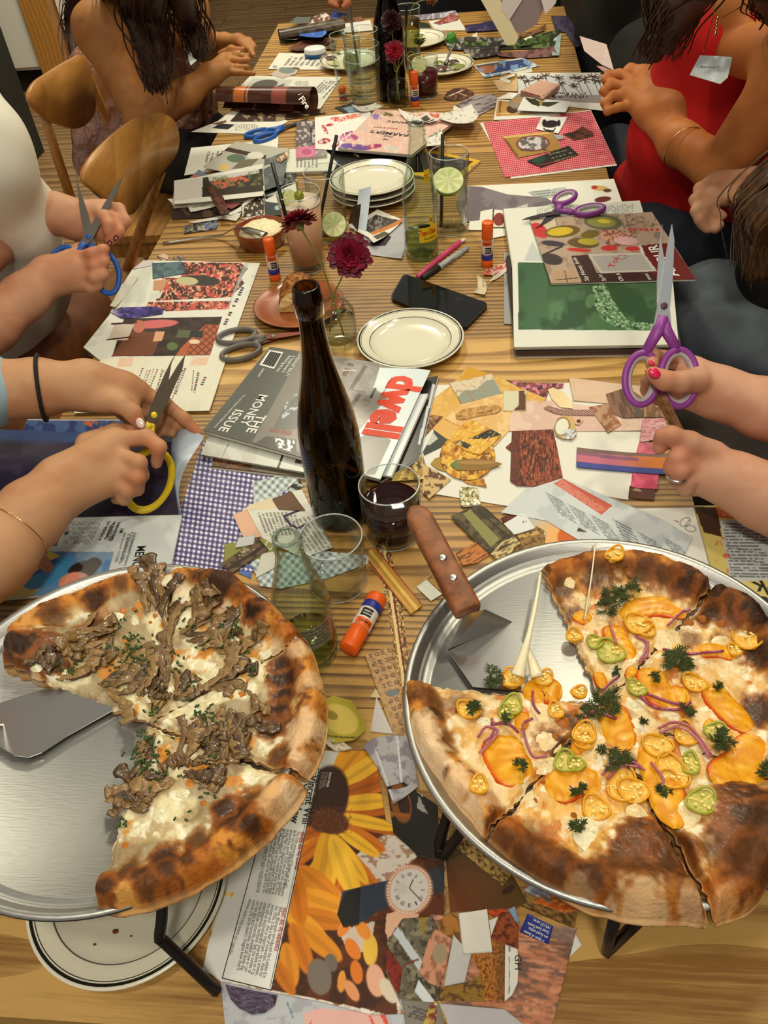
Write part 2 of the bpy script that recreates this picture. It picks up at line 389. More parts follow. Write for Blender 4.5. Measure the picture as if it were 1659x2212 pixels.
# ---------------------------------------------------------------- pizzas
PZM = M('pizza_surface', (220,190,140),.46, attr=True, bump=(420,.55,.0012), coat=.12, sss=.05)
CRM = M('crust_surface', (200,150,90),.62, attr=True, bump=(260,.8,.0016), spec=.35)
GRN = M('chive_green', (52,78,30),.55)
def px2r(r): return r*.00046
def build_pizza(key, cpx, outline, cuts, chars, bubbles, style):
    HZ = HP-.014+.0012; zb = TZ+HZ; hm = HP+.012
    c = at(*cpx, hm)[:2]; O = ats(outline, hm)[:, :2]-c
    th = np.arctan2(O[:, 1], O[:, 0]); ro = np.hypot(O[:, 0], O[:, 1]); o_ = np.argsort(th); th = th[o_]; ro = ro[o_]
    def Ro(t): return np.interp(t, th, ro, period=2*PI)
    CH = [(at(px, py, hm+.008)[:2], px2r(r), a) for px, py, r, a in chars]
    BB = [(at(px, py, hm+.012)[:2], px2r(r), h) for px, py, r, h in bubbles]
    def height(X, Y, s, R):
        w = .80-.05*(vn(X*40, Y*40,3)-.5)
        cr = np.clip((s-w)/(1-w), 0,1)
        z = .0085+.003*(fbm(X*90, Y*90,5)-.5)+.0022*(fbm(X*260, Y*260,8)-.5)
        prof = np.sqrt(np.clip(1-(2*np.clip(cr, 0,1)-1)**2,0,1))
        side = np.sqrt(np.clip(1-((cr-.55)/.46)**2,0,1)); up = np.where(cr < .55, sst(0,.5, cr), side)
        z = z*(1-sst(.7,1, cr))+up*(.0105+.007*(fbm(X*28, Y*28,11)-.4)+.003*(fbm(X*120, Y*120,12)-.5))
        for (q, r, h) in BB:
            d = np.hypot(X-q[0], Y-q[1])/r; z = z+h*np.clip(1-d*d, 0,1)**.8*(s < .999)
        return z, cr
    def colour(X, Y, s, cr):
        n1 = fbm(X*55, Y*55,21); n2 = fbm(X*150, Y*150,22); n3 = fbm(X*24, Y*24,23)
        if style == 'm': ch, ch2, sp = (226,214,170),(184,160,116),(206,128,40)
        else: ch, ch2, sp = (232,204,152),(218,170,92),(196,110,28)
        col = mix(ch, ch2, sst(.42,.62, n1)); col = mix(col, (246,240,216), sst(.56,.7, n2)*.8)
        if style == 'm': col = mix(col, (134,112,78), sst(.46,.6, n3)*.65)
        col = mix(col, sp, sst(.60,.70, fbm(X*75, Y*75,31))*.85)
        if style == 'p': col = mix(col, (236,176,60), sst(.55,.7, n3)*.45)
        gold = mix((206,136,50),(164,88,22), sst(.35,.65, fbm(X*45, Y*45,41)))
        gold = mix(gold, (216,172,116), sst(.50,.70, fbm(X*38, Y*38,44))*(.6 if style == 'p' else .4))
        gold = mix(gold, (96,48,14), sst(.52,.68, fbm(X*70, Y*70,45)*.6+fbm(X*200, Y*200,46)*.4)*.85)
        col = mix(col, gold, sst(.05,.35, cr+.25*(n2-.5)))
        for (q, r, a) in CH:
            d = np.hypot(X-q[0], Y-q[1])/r+(n2-.5)*.9+(n1-.5)*.6
            if a < 0: col = mix(col, (232,200,160), sst(1.0,.5, d)*-a)
            else:
                col = mix(col, (138,74,20), sst(1.35,.8, d)*min(1, a*1.3)); col = mix(col, (48,28,14), sst(1.0,.4, d)*min(1, a*1.1))
        col = mix(col, (206,164,112), sst(.93,1.0, cr)*.6)
        return np.clip(col, 0,255)
    slices = []
    for i, (t0, t1, lab, off) in enumerate(cuts):
        off = np.array(off)
        if t1 < t0: t1 += 2*PI
        nt = max(12, int((t1-t0)*.165/.00125)); nr = 118
        T = np.linspace(t0, t1, nt); S = np.concatenate([np.linspace(.004,.965, nr-12), 1-.035*np.cos(np.linspace(0, PI/2,13)[1:])])
        nr = len(S)
        Rr = Ro(np.mod(T+PI, 2*PI)-PI); wob = 1+.014*(vn(T*14, T*0,5)-.5)
        X = np.cos(T)[None]*S[:, None]*Rr*wob; Y = np.sin(T)[None]*S[:, None]*Rr*wob
        # ragged, cheese-pulled cut edges
        ed = np.minimum(T-t0, t1-T)[None]*S[:, None]*.165
        jag = (vn(S*55, S*0+i, 9)-.5)[:, None]*.0035*np.exp(-ed/.004)
        X = X-np.sin(T)[None]*jag; Y = Y+np.cos(T)[None]*jag
        X += c[0]+off[0]; Y += c[1]+off[1]
        s2 = np.repeat(S[:, None], nt, 1); z, cr = height(X-off[0], Y-off[1], s2, Rr)
        z = z*(.55+.45*sst(0,.0045, ed)); z = np.where(s2 > .9995,.001, z)
        col = colour(X-off[0], Y-off[1], s2, cr)
        dough = mix((226,196,146),(196,140,80), sst(.3,.7, fbm(X*200, Y*200,60)))
        col = mix(col, dough, (sst(.0016,.0003, ed)*.5))
        V = np.stack([X, Y, zb+z], -1)
        cen = V[int(nr*.6), nt//2]; tg = thing('pizza_slice', lab, 'pizza', (cen[0], cen[1], zb))
        rim = int(np.searchsorted(S, .79))
        def sub(r0, r1, name, mat):
            G = V[r0:r1]; n = r1-r0; P = G.reshape(-1,3); K = col[r0:r1].reshape(-1,3)
            idx = np.arange(n*nt).reshape(n, nt); F = np.stack([idx[:-1, :-1], idx[1:, :-1], idx[1:, 1:], idx[:-1,1:]], -1).reshape(-1,4)
            # skirts: the dough seen at the cuts and the outside
            for ring in ([idx[:, 0]], [idx[::-1,-1]]) + (([idx[-1, :]],) if r1 == nr else ()):
                e = ring[0]; b0 = len(P); Q = P[e].copy(); Q[:, 2] = zb
                mid = P[e].copy(); mid[:, 2] = zb+(mid[:, 2]-zb)*.5
                P = np.concatenate([P, mid, Q]); K = np.concatenate([K, np.tile((214,170,110), (len(e), 1)), np.tile((176,120,62), (len(e), 1))])
                m_ = b0+np.arange(len(e)); q_ = m_+len(e)
                F = np.concatenate([F, np.stack([e[:-1], e[1:], m_[1:], m_[:-1]], -1), np.stack([m_[:-1], m_[1:], q_[1:], q_[:-1]], -1)])
            part(name, P, F, mat, tg, cols=K)
        sub(0, rim+1, 'topping_base', PZM); sub(rim, nr, 'crust', CRM)
        slices.append((tg, t0, t1, off))
    def surf(px, py, h=.014):
        """top surface point of the pizza seen at a pixel, and the slice it is on"""
        hh = HZ+h
        for _ in range(3):
            P = at(px, py, hh); X = P[0]; Y = P[1]; t = math.atan2(Y-c[1], X-c[0]); R = float(Ro(t)); s = math.hypot(X-c[0], Y-c[1])/R
            z, cr = height(np.array([X]), np.array([Y]), np.array([min(s, .97)]), R); hh = HZ+float(z[0])
        best = None
        for (tg, t0, t1, off) in slices:
            tt = t
            while tt < t0: tt += 2*PI
            if tt <= t1: best = tg
        if best is None: best = min(slices, key=lambda q: min(abs((t-q[1]+PI) % (2*PI)-PI), abs((t-q[2]+PI) % (2*PI)-PI)))[0]
        P[2] = TZ+hh; return P, best
    return surf, slices, c
def ang(c, p, h=HP+.012):
    q = at(*p, h); return math.atan2(q[1]-c[1], q[0]-c[0])
# --- mushroom pizza
cL = (308,1535); CL = at(*cL, HP+.012)
outL = [(0,1405),(-4,1335),(30,1306),(75,1282),(135,1258),(205,1235),(290,1214),(350,1216),(402,1204),(440,1204),(500,1225),(565,1268),(612,1305),(655,1352),(680,1420),(697,1475),(700,1530),(690,1590),(672,1640),(652,1665),
        (662,1672),(640,1712),(600,1755),(540,1812),(450,1872),(345,1922),(255,1944),(205,1936),(197,1905)]
aL = [ang(CL, p) for p in ((0,1425),(368,1214),(655,1350),(655,1662),(200,1915))]
# angles fall clockwise in the picture: sector i runs from aL[i+1] up to aL[i]
labL = ['mushroom pizza slice at the left edge with a blackened crust blister', 'mushroom pizza slice at the top of its pan with stems over the rim', 'mushroom pizza slice beside the glass bottle with a pale outer crust', 'mushroom pizza slice nearest the viewer with the long golden crust']
cutsL = []
offs = [(0,.0),(0,0),(.0005,0),(-.001,-.003)]
for i in range(4):
    a1, a0_ = aL[i], aL[i+1]
    while a0_ > a1: a0_ -= 2*PI
    cutsL.append((a0_+.006, a1-.006, labL[i], offs[i]))
charL = [(62,1392,62,.95),(40,1380,45,.9),(100,1400,35,.8),(190,1325,40,.6),(192,1270,26,.7),(100,1300,30,.4),(255,1240,18,.4),(300,1235,22,.5),(470,1245,46,.75),(425,1222,26,.6),(548,1300,34,.95),(560,1285,20,.7),(500,1335,14,.7),(620,1300,14,.3),
         (598,1405,26,.8),(605,1440,30,.85),(598,1475,26,.85),(585,1510,30,.8),(608,1540,24,.7),(575,1545,28,.6),(596,1600,26,.5),(660,1470,12,.5),(530,1700,30,.6),(500,1730,36,.75),(480,1712,26,.75),(420,1790,26,.5),(355,1830,34,.8),(360,1855,24,.6),(300,1868,22,.75),(268,1876,12,.8),(225,1900,22,.7),(320,1895,22,.5),(540,1760,16,.7),(400,1830,20,.5),(270,1850,26,.4),
         (660,1560,55,-.8),(665,1450,34,-.7),(640,1380,30,-.7),(640,1630,26,-.8),(580,1360,24,-.5),(600,1700,40,-.6),(630,1690,24,-.7),(380,1245,22,-.8),(60,1440,14,-.8),(215,1290,26,-.4),(320,1280,26,-.4)]
bubL = [(58,1385,85,.020),(250,1262,60,.006),(465,1240,62,.012),(550,1300,50,.010),(380,1235,40,.010),(655,1480,60,.006),(640,1580,60,.008),(600,1700,70,.012),(480,1760,70,.012),(340,1850,70,.010),(230,1890,50,.010)]
surfL, slL, _ = build_pizza('L', cL, outL, cutsL, charL, bubL, 'm')
# --- peach pizza
cR = (1305,1492); CR = at(*cR, HP+.012)
outR = [(1166,1198),(1200,1182),(1260,1172),(1320,1168),(1370,1165),(1420,1172),(1470,1196),(1520,1225),(1552,1255),(1585,1262),(1640,1290),(1690,1330),(1725,1400),(1742,1480),(1740,1580),(1730,1690),(1705,1800),(1680,1880),(1620,1948),(1548,1972),
        (1520,1972),(1440,1966),(1340,1960),(1280,1942),(1200,1905),(1120,1855),(1060,1795),(1010,1735),(950,1665),(900,1600),(880,1555),(870,1500),(868,1450)]
aR = [ang(CR, p) for p in ((1164,1195),(1540,1258),(1728,1690),(1546,1975),(1052,1790),(868,1447))]
labR = ['peach pizza slice at the top of its pan beside the open gap', 'peach pizza slice at the right edge with a charred black corner', 'peach pizza slice in the lower right with a large dark crust blister', 'peach pizza slice in the lower middle with a round brown crust bubble', 'peach pizza slice on the left with a pale floury crust']
cutsR = []
for i in range(5):
    a1, a0_ = aR[i], aR[i+1]
    while a0_ > a1: a0_ -= 2*PI
    cutsR.append((a0_+.007, a1-.007, labR[i], ((.001,.001),(.002,.0005),(.002,-.001),(0,-.001),(-.001,0))[i]))
charR = [(1215,1235,30,.5),(1290,1215,40,.5),(1345,1195,30,.4),(1395,1205,40,.5),(1450,1225,40,.5),(1505,1240,46,.85),(1530,1255,30,.9),(1180,1200,14,.4),(1240,1290,26,.4),(1200,1270,20,.3),(1560,1275,40,.98),(1600,1300,40,.9),(1640,1300,46,.95),(1535,1300,26,.7),(1659,1380,40,.8),(1650,1500,34,.7),(1500,1340,22,.3),(1560,1350,18,.35),
         (1630,1720,60,.85),(1600,1770,50,.6),(1640,1780,60,.7),(1560,1820,40,.45),(1620,1860,50,.45),(1400,1800,46,.8),(1440,1830,44,.75),(1370,1830,40,.55),(1340,1870,50,.4),(1420,1880,50,.4),(1180,1850,44,.6),(1130,1820,36,.45),(1230,1865,40,.5),(1160,1770,30,.3),(1090,1790,26,.35),(1275,1880,30,.6),
         (945,1490,26,.45),(940,1520,22,.6),(960,1570,26,.4),(965,1600,16,.3),(900,1470,30,.3),(958,1640,14,.6),(990,1480,26,.3),(1030,1500,20,.35),(1205,1575,34,.55),(1230,1520,20,.6),
         (905,1560,50,-.9),(930,1620,40,-.9),(990,1680,44,-.8),(1020,1740,36,-.8),(1060,1700,30,-.6),(1250,1930,40,-.4),(1400,1945,50,-.7),(1500,1945,30,-.6),(1570,1930,30,-.4)]
bubR = [(1400,1840,95,.020),(1190,1850,60,.010),(1620,1780,110,.020),(1500,1235,60,.010),(1300,1205,60,.008),(1590,1290,60,.012),(930,1560,60,.006),(1010,1720,60,.006),(1520,1920,40,.006),(1090,1790,46,.008)]
surfR, slR, _ = build_pizza('R', cR, outR, cutsR, charR, bubR, 'p')

# --- toppings
rp = random.Random(11)
def put(ms, name, mat, tg, cols=None, **k): V, F = ms; return part(name, V, F, mat, tg, cols=cols, **k)
MSH = M('mushroom_flesh', (120,96,64),.34, attr=True, bump=(300,.8,.0016), coat=.45)
def strand(surf, P, w0, w1, lift=.004, wig=.0006):
    pts = []
    for (px, py) in spline([(p[0], p[1], 0) for p in P], 5)[:, :2]:
        q, tg = surf(px, py); q = q+np.array([rp.uniform(-wig, wig), rp.uniform(-wig, wig), lift+rp.uniform(-.001,.0015)]); pts.append(q)
    n = len(pts); r = np.linspace(w0, w1, n)*(1+.25*np.sin(np.arange(n)*1.7+rp.random()*6)); r[0] *= .6
    return tube(np.array(pts), r, 9, flat=.24), tg
def clump(surf, cx, cy, ang_, L, n, spread=.5, w=.0032):
    L = L*1.12
    """a hen-of-the-woods frond: stalks that fan out into ruffled lobes"""
    ms = []; cs = []; tg = None
    for k in range(max(3, int(n*.58))):
        a = math.radians(ang_)+rp.uniform(-spread, spread); l = L*rp.uniform(.6,1.1); bx = cx+rp.uniform(-12,12); by = cy+rp.uniform(-10,10)
        bend = rp.uniform(-.5,.5)
        P = [(bx, by), (bx+math.cos(a)*l*.4, by+math.sin(a)*l*.4), (bx+math.cos(a+bend*.5)*l*.75, by+math.sin(a+bend*.5)*l*.75), (bx+math.cos(a+bend)*l, by+math.sin(a+bend)*l)]
        (V, F), tg = strand(surf, P, w*.5, w*rp.uniform(1.2,2.6), lift=rp.uniform(.0005,.0045))
        dk = rp.random(); base = mix((146,112,64),(70,46,24), np.array(dk))
        nn = fbm(V[:, 0]*300, V[:, 1]*300,3); cs.append(mix(base, (176,146,96), sst(.5,.7, nn)*.4)); ms.append((V, F))
    V, F = join(*ms); part('mushroom', V, F, MSH, tg, cols=np.concatenate(cs))
for (x, y, a, L, n, sp) in [(345,1330,-95,110,7,.35),(330,1320,-120,80,5,.3),(362,1400,-85,110,7,.3),(250,1370,175,110,9,.35),(160,1365,10,70,6,.5),(130,1385,20,60,5,.5),(60,1445,-12,70,4,.3),(260,1400,60,60,5,.5),(250,1375,95,60,4,.3),
                         (130,1468,-10,100,6,.25),(220,1480,-15,110,6,.3),(290,1500,-40,70,6,.4),(300,1480,-50,70,5,.4),(240,1500,20,70,5,.4),(360,1480,-100,90,8,.3),(385,1450,40,50,5,.8),(330,1500,60,50,5,.7),(380,1520,-10,60,6,.6),(420,1500,-20,110,7,.25),(470,1470,-20,90,6,.3),(400,1375,-20,110,9,.7),(430,1340,-60,60,6,.8),(450,1400,10,80,6,.6),
                         (440,1410,-40,70,5,.5),(520,1400,-10,60,4,.4),(500,1545,40,80,9,.45),(490,1530,80,90,9,.4),(540,1560,100,70,6,.4),(430,1600,-60,60,6,.6),(395,1640,-60,90,9,.4),(420,1650,-20,90,9,.4),(400,1680,10,90,8,.4),(370,1690,170,110,9,.3),(330,1700,160,80,8,.4),(300,1730,190,50,6,.5),(380,1620,120,50,6,.6),(440,1700,-30,60,6,.5),(330,1590,100,50,4,.4),(460,1590,0,60,5,.5),(430,1280,60,60,5,.5),(545,1500,60,40,4,.4)]:
    clump(surfL, x, y, a, L, n, sp)
CHZ = M('melted_cheese', (224,212,166),.34, coat=.3, sss=.1, bump=(240,.9,.0016), var=(110,(236,228,196)))
CHW = M('warm_cheese', (228,198,138),.34, coat=.3, sss=.08, bump=(240,.9,.0016), var=(90,(236,216,168)))
CHB = M('browned_cheese', (196,120,44),.4, coat=.2, bump=(220,.5,.001))
def blob(surf, px, py, rpx, mat, name='cheese_blob', h=.0022, sq=1.0, parent=True):
    p, tg = surf(px, py); n = 18; m = 5; V = []; ph = [rp.uniform(.75,1.2) for _ in range(n)]
    ph = [(ph[i-1]+2*ph[i]+ph[(i+1) % n])/4 for i in range(n)]; a0_ = rp.random()*3
    R = px2r(rpx)
    for i in range(m+1):
        t = i/m
        for j in range(n):
            a = 2*PI*j/n; r = R*t*ph[j]; x, y = math.cos(a)*r, math.sin(a)*r*sq; V.append((p[0]+x*math.cos(a0_)-y*math.sin(a0_), p[1]+x*math.sin(a0_)+y*math.cos(a0_), p[2]+h*(1-t**1.6)-.0022*t+.0008*rp.random()))
    F = [(i*n+j, (i+1)*n+j, (i+1)*n+(j+1) % n, i*n+(j+1) % n) for i in range(m) for j in range(n)]
    part(name, np.array(V), F, mat, tg)
for (x, y, r) in [(250,1330,26),(290,1335,22),(140,1450,24),(185,1440,20),(270,1440,28),(300,1425,24),(430,1335,20),(395,1345,18),(510,1385,30),(550,1380,22),(545,1430,24),(570,1410,18),(420,1470,24),(455,1455,18),(430,1560,30),(480,1560,26),(400,1545,18),(345,1600,22),(330,1640,22),(325,1670,18),(395,1715,24),(300,1790,26),(350,1760,24),(320,1500,18),(375,1260,24),(400,1290,20),(385,1230,18),(570,1620,20),(80,1440,16)]:
    blob(surfL, x, y, r, CHZ, sq=rp.uniform(.5,.9))
for (x, y, r) in [(265,1318,12),(290,1315,8),(335,1330,9),(248,1284,7),(325,1345,6),(522,1500,12),(500,1505,8),(505,1315,9),(345,1620,8),(440,1735,9),(270,1825,9),(515,1438,6)]:
    blob(surfL, x, y, r, CHB, 'browned_blister', h=.0022)
# chives: tiny cut rings, counted by nobody
for (tg, t0, t1, off) in slL:
    pass
chs = {}
def chive(px, py):
    p, tg = surfL(px, py); p = p+np.array([0,0,.0045]); a = rp.random()*PI; b = rp.uniform(-.4,.4); l = rp.uniform(.0010,.0022); d = np.array([math.cos(a), math.sin(a), b])*l
    chs.setdefault(tg.name, (tg, []))[1].append(tube([p-d, p, p+d], .0010,6))
for (cx, cy_, n, s) in [(300,1400,26,34),(290,1430,16,26),(315,1450,8,20),(150,1450,16,22),(235,1400,8,22),(255,1460,8,26),(500,1375,22,26),(520,1420,12,26),(470,1400,6,30),(540,1390,6,24),(440,1545,14,26),(465,1560,6,18),(410,1480,10,30),(300,1640,16,24),(325,1600,14,22),(320,1665,16,24),(345,1640,8,18),(340,1700,8,60),(430,1740,6,50),(260,1785,5,12),(480,1315,4,20),(400,1350,6,26),(550,1450,6,20),(380,1430,10,50),(455,1640,6,30),(330,1545,8,14),(270,1345,5,30)]:
    for k in range(n): chive(cx+rp.gauss(0, s*.55), cy_+rp.gauss(0, s*.45))
for nme, (tg, ms) in chs.items():
    V, F = join(*ms); part('chives', V, F, GRN, tg, kind='stuff', label='chopped green chives')
# peach wedges
PCH = M('peach_flesh', (240,160,30),.42, attr=True, coat=.12, spec=.3, bump=(240,.7,.0012))
def wedge(P, wpx, hgt=.006, skin=1):
    pts = [surfR(px, py)[0] for (px, py) in P]; tg = surfR(*P[len(P)//2])[1]
    S = spline(pts, 7); n = len(S); T = np.gradient(S, axis=0); V = []; K = []; m = 9; R = px2r(wpx)/2
    for i in range(n):
        d = T[i]/np.linalg.norm(T[i]); s = np.array([-d[1], d[0], 0])*skin; s /= np.linalg.norm(s); e = math.sqrt(max(.03,1-(2*i/(n-1)-1)**4))
        for j in range(m):
            a = PI*j/(m-1); V.append(S[i]+s*math.cos(a)*R*e+np.array([0,0, math.sin(a)**.6*hgt*e-.001]))
            nz = float(vn(S[i][0]*400+j, S[i][1]*400,2)); cc = mix(mix((232,166,8),(206,124,2), np.array(nz)),(246,200,90), np.array(sst(.6,.75, float(vn(S[i][0]*900+j, S[i][1]*900,5)))*.6))
            if j <= 1: cc = np.array((176,40,22)) if j == 0 else np.array((214,84,20))
            K.append(cc)
    F = [(i*m+j, i*m+j+1,(i+1)*m+j+1,(i+1)*m+j) for i in range(n-1) for j in range(m-1)]+[tuple(range(m)), tuple((n-1)*m+j for j in range(m))[::-1]]
    part('peach_wedge', np.array(V), F, PCH, tg, cols=np.array(K))
for P, w, s in [([(1352,1345),(1375,1318),(1430,1310),(1482,1330)], 52,-1), ([(1318,1348),(1332,1380),(1366,1425)], 46,-1), ([(1408,1442),(1412,1480),(1450,1525)], 60,-1), ([(1440,1500),(1490,1510)], 46,1), ([(1530,1478),(1560,1520),(1622,1580)], 52,-1), ([(1165,1520),(1168,1490),(1215,1500)], 60,-1), ([(1310,1520),(1330,1560),(1350,1622)], 62,1), ([(1085,1585),(1092,1640),(1135,1690)], 78,-1), ([(1195,1725),(1230,1690),(1300,1690)], 62,-1), ([(1400,1600),(1430,1680),(1462,1790)], 64,1), ([(1540,1690),(1600,1660),(1640,1590)], 76,1),
                ([(1330,1700),(1380,1712)], 46,1), ([(1240,1325),(1275,1345)], 34,-1), ([(1500,1410),(1545,1405),(1590,1420)], 34,-1), ([(1355,1465),(1372,1440)], 20,1), ([(1290,1450),(1305,1490)], 24,-1), ([(1240,1600),(1268,1620)], 44,1), ([(1110,1555),(1145,1560)], 40,1), ([(1420,1635),(1450,1625)], 40,1), ([(1520,1560),(1545,1575)], 26,1)]:
    wedge(P, w, skin=s, hgt=.0036)
for (x, y, r) in [(1440,1380,34),(1260,1300,26),(1230,1250,24),(1300,1620,30),(1180,1650,30),(1400,1560,32),(1120,1510,20),(1180,1600,28),(1560,1380,36),(1280,1800,34),(1230,1780,30),(1500,1760,30),(1050,1560,26),(1370,1520,24),(1480,1620,26),(1330,1430,24),(1290,1410,22),(1600,1450,30),(1240,1700,22),(1500,1610,22),(1380,1760,24),(1150,1730,24)]:
    blob(surfR, x, y, r, CHZ if rp.random() < .3 else CHW, sq=rp.uniform(.55,.95), h=.002)
for (x, y, r) in [(1490,1345,12),(1520,1335,9),(1155,1730,9),(1240,1760,7),(1175,1690,6),(1215,1560,16),(1240,1540,12),(1200,1590,10),(1560,1345,10)]:
    blob(surfR, x, y, r, M('browned_patch', (176,104,36),.45, coat=.2), 'browned_blister', h=.003)
# pepper rings
PFY = M('pepper_flesh', (236,196,84),.4, var=(300,(226,160,40)), bump=(500,.8,.001)); PFG = M('green_pepper_flesh', (206,200,100),.4, var=(300,(170,160,60)), bump=(500,.8,.001))
PY = M('yellow_pepper', (226,160,24),.3, coat=.3, sss=.1); PG = M('green_pepper', (160,164,50),.3, coat=.3, sss=.1); SEED = M('pepper_seed', (244,220,130),.4)
def ring(px, py, rpx, green, el=.8):
    p, tg = surfR(px, py); R = px2r(rpx)*.86; a0_ = rp.random()*3; n = 26; P = []
    for j in range(n+1):
        a = 2*PI*(j % n)/n; r = R*(1+.07*math.sin(3*a+a0_)); x, y = math.cos(a)*r, math.sin(a)*r*el
        P.append(p+np.array([x*math.cos(a0_)-y*math.sin(a0_), x*math.sin(a0_)+y*math.cos(a0_),.004+.0015*math.sin(2*a+a0_)]))
    o = part('pepper_ring', *tube(P, .0011,7, flat=1.2, cap=False), PG if green else PY, tg)
    disc = [(math.cos(a_)*R*.95, math.sin(a_)*R*el*.95) for a_ in np.linspace(0,2*PI, 20, endpoint=False)]; disc = [(x*math.cos(a0_)-y*math.sin(a0_)+p[0], x*math.sin(a0_)+y*math.cos(a0_)+p[1]) for x, y in disc]
    part('flesh', *prism(disc, p[2]+.0005, p[2]+.0028), PFY if not green else PFG, o, smooth=False)
    ms = [ball(p+np.array([rp.uniform(-.5,.5)*R, rp.uniform(-.5,.5)*R, .0045]),.0013,7,5,(1.3,1,.5)) for _ in range(5)]
    for k in range(3):
        a = a0_+k*2.1; ms.append(tube([p+np.array([0,0,.0025]), p+np.array([math.cos(a)*R*.55, math.sin(a)*R*el*.55,.003]), p+np.array([math.cos(a)*R*.92, math.sin(a)*R*el*.92,.0028])], .0008,5))
    V, F = join(*ms); part('seeds', V, F, SEED, o)
for (x, y, r, g) in [(1327,1203,26,0),(1378,1352,30,0),(1395,1365,22,0),(1318,1412,32,1),(1012,1538,26,0),(1105,1528,26,1),(1092,1545,18,1),(1262,1588,26,0),(1262,1606,20,0),(1222,1650,24,1),(1245,1655,16,1),(1286,1750,26,0),(1514,1735,30,1),(1345,1700,38,0),(1368,1712,30,0),(1612,1382,32,0),(1545,1585,22,1),(1375,1492,22,1),(1420,1615,30,0),(1450,1672,38,0),(1440,1700,30,0),(1240,1378,18,0),(1175,1470,22,0),(1105,1470,24,0),(1200,1540,20,0),(1285,1392,18,1),(1500,1480,26,0),(1480,1590,28,0),(1490,1655,24,1),(1250,1500,16,0),(1585,1410,16,0),(1035,1700,20,0)]:
    ring(x, y, r, g, rp.uniform(.65,.95))
# onion
ON = M('red_onion', (206,110,120),.25, attr=True, coat=.5, sss=.1)
def onion(P, w=.0012):
    S = np.array([surfR(px, py)[0]+[0,0,.0048+rp.uniform(0,.001)] for (px, py) in spline([(p[0], p[1], 0) for p in P], 5)[:, :2]])
    tg = surfR(*P[len(P)//2])[1]; V, F = tube(S, w, 6, flat=1.5); K = mix((226,170,156),(140,52,84), (np.arange(len(V)) % 6 < 3)*(.5+.5*rp.random()))
    part('onion_strip', V, F, ON, tg, cols=K)
for P in [[(1420,1582),(1450,1568),(1490,1580),(1535,1640)], [(1424,1590),(1460,1578),(1500,1600),(1530,1645)], [(1032,1600),(1048,1578),(1075,1585),(1060,1610),(1035,1635)], [(1060,1572),(1095,1570),(1120,1590)], [(1062,1560),(1066,1590),(1045,1612)], [(1132,1600),(1130,1570),(1150,1560)], [(1380,1512),(1410,1535),(1460,1540),(1490,1525)], [(1395,1505),(1430,1520),(1470,1530)], [(1300,1680),(1320,1655),(1360,1650),(1390,1670)], [(1310,1690),(1340,1662),(1380,1665)], [(1372,1382),(1395,1400),(1380,1440)], [(1380,1435),(1395,1425),(1398,1395)], [(1440,1360),(1470,1330),(1490,1322)], [(1430,1410),(1480,1420),(1520,1418),(1560,1415)], [(1150,1500),(1152,1530),(1165,1550)], [(1316,1350),(1330,1400)], [(1130,1590),(1150,1640),(1180,1640)], [(1405,1655),(1430,1690),(1420,1720)], [(1300,1500),(1320,1480),(1335,1470)], [(1260,1560),(1280,1545),(1330,1560)]]:
    onion(P)
# dill
DL = M('dill_green', (58,68,22),.6)
def dill(px, py, rpx, n):
    ms = []; tg = surfR(px, py)[1]
    for k in range(n):
        a = rp.random()*2*PI; l = rpx*rp.uniform(.4,1); bx, by = px+rp.gauss(0, rpx*.3), py+rp.gauss(0, rpx*.2)
        P = [(bx, by), (bx+math.cos(a)*l*.5, by+math.sin(a)*l*.4), (bx+math.cos(a+.6)*l, by+math.sin(a+.6)*l*.8)]
        S = np.array([surfR(x, y)[0]+[0,0,.0055+rp.uniform(0,.003)] for x, y in P]); S = spline(S, 4); ms.append(tube(S, .0005,4))
        for i in range(2, len(S)-1):
            for sg in (-1,1):
                d = S[i+1]-S[i-1]; d = d/np.linalg.norm(d); b = np.array([-d[1]*sg, d[0]*sg, .1])*.003+d*.003; ms.append(tube([S[i], S[i]+b*.6, S[i]+b], [.0004,.0004,.0002], 4))
    V, F = join(*ms); part('dill_sprig', V, F, DL, tg)
for (x, y, r, n) in [(1330,1298,36,22),(1365,1280,26,10),(1310,1320,24,8),(1455,1428,40,22),(1480,1445,20,8),(1310,1528,40,26),(1405,1470,16,5),(1022,1530,18,10),(1065,1472,26,12),(1122,1662,12,7),(1248,1712,14,7),(1330,1640,30,10),(1555,1602,24,12),(1560,1610,18,8),(1480,1545,18,8),(1248,1792,14,8),(1424,1712,10,5),(1655,1672,20,8),(1260,1545,14,6),(1388,1568,7,4),(1548,1490,12,4),(1095,1560,12,5),(1330,1460,10,4),(1298,1628,8,4),(1340,1655,20,8),(1440,1722,8,4)]:
    dill(x, y, r, n)
# pulled cheese strings
CS = M('cheese_string', (238,226,190),.35, coat=.4, sss=.2)
s_ = [at(1168,1236, HP+.014), at(1158,1300, HP+.018), at(1143,1370, HP+.016), at(1128,1425, HP+.010), at(1118,1460, HP+.004)]
V, F = tube(spline(s_, 8), list(np.concatenate([np.linspace(.0012,.0022,16), np.linspace(.0024,.0062,17)])), 10, flat=.7)
put((V, F), 'cheese_string', CS, slR[4][0])
s2 = [at(1285,1185, HP+.05), at(1278,1260, HP+.04), at(1262,1345, HP+.022)]; s2[0] = surfR(1284,1190)[0]+[0,0,.012]; s2[1] = surfR(1274,1270)[0]+[0,0,.012]; s2[2] = surfR(1262,1345)[0]+[0,0,.004]
put(tube(spline(s2,6),.0008,6), 'cheese_string', CS, slR[0][0])
s3 = [at(1140,1400, HP+.012), at(1150,1430, HP+.006), at(1160,1462, HP+.003)]
put(tube(spline(s3,6), list(np.linspace(.002,.006,13)), 8, flat=.6), 'cheese_string', CS, slR[4][0])

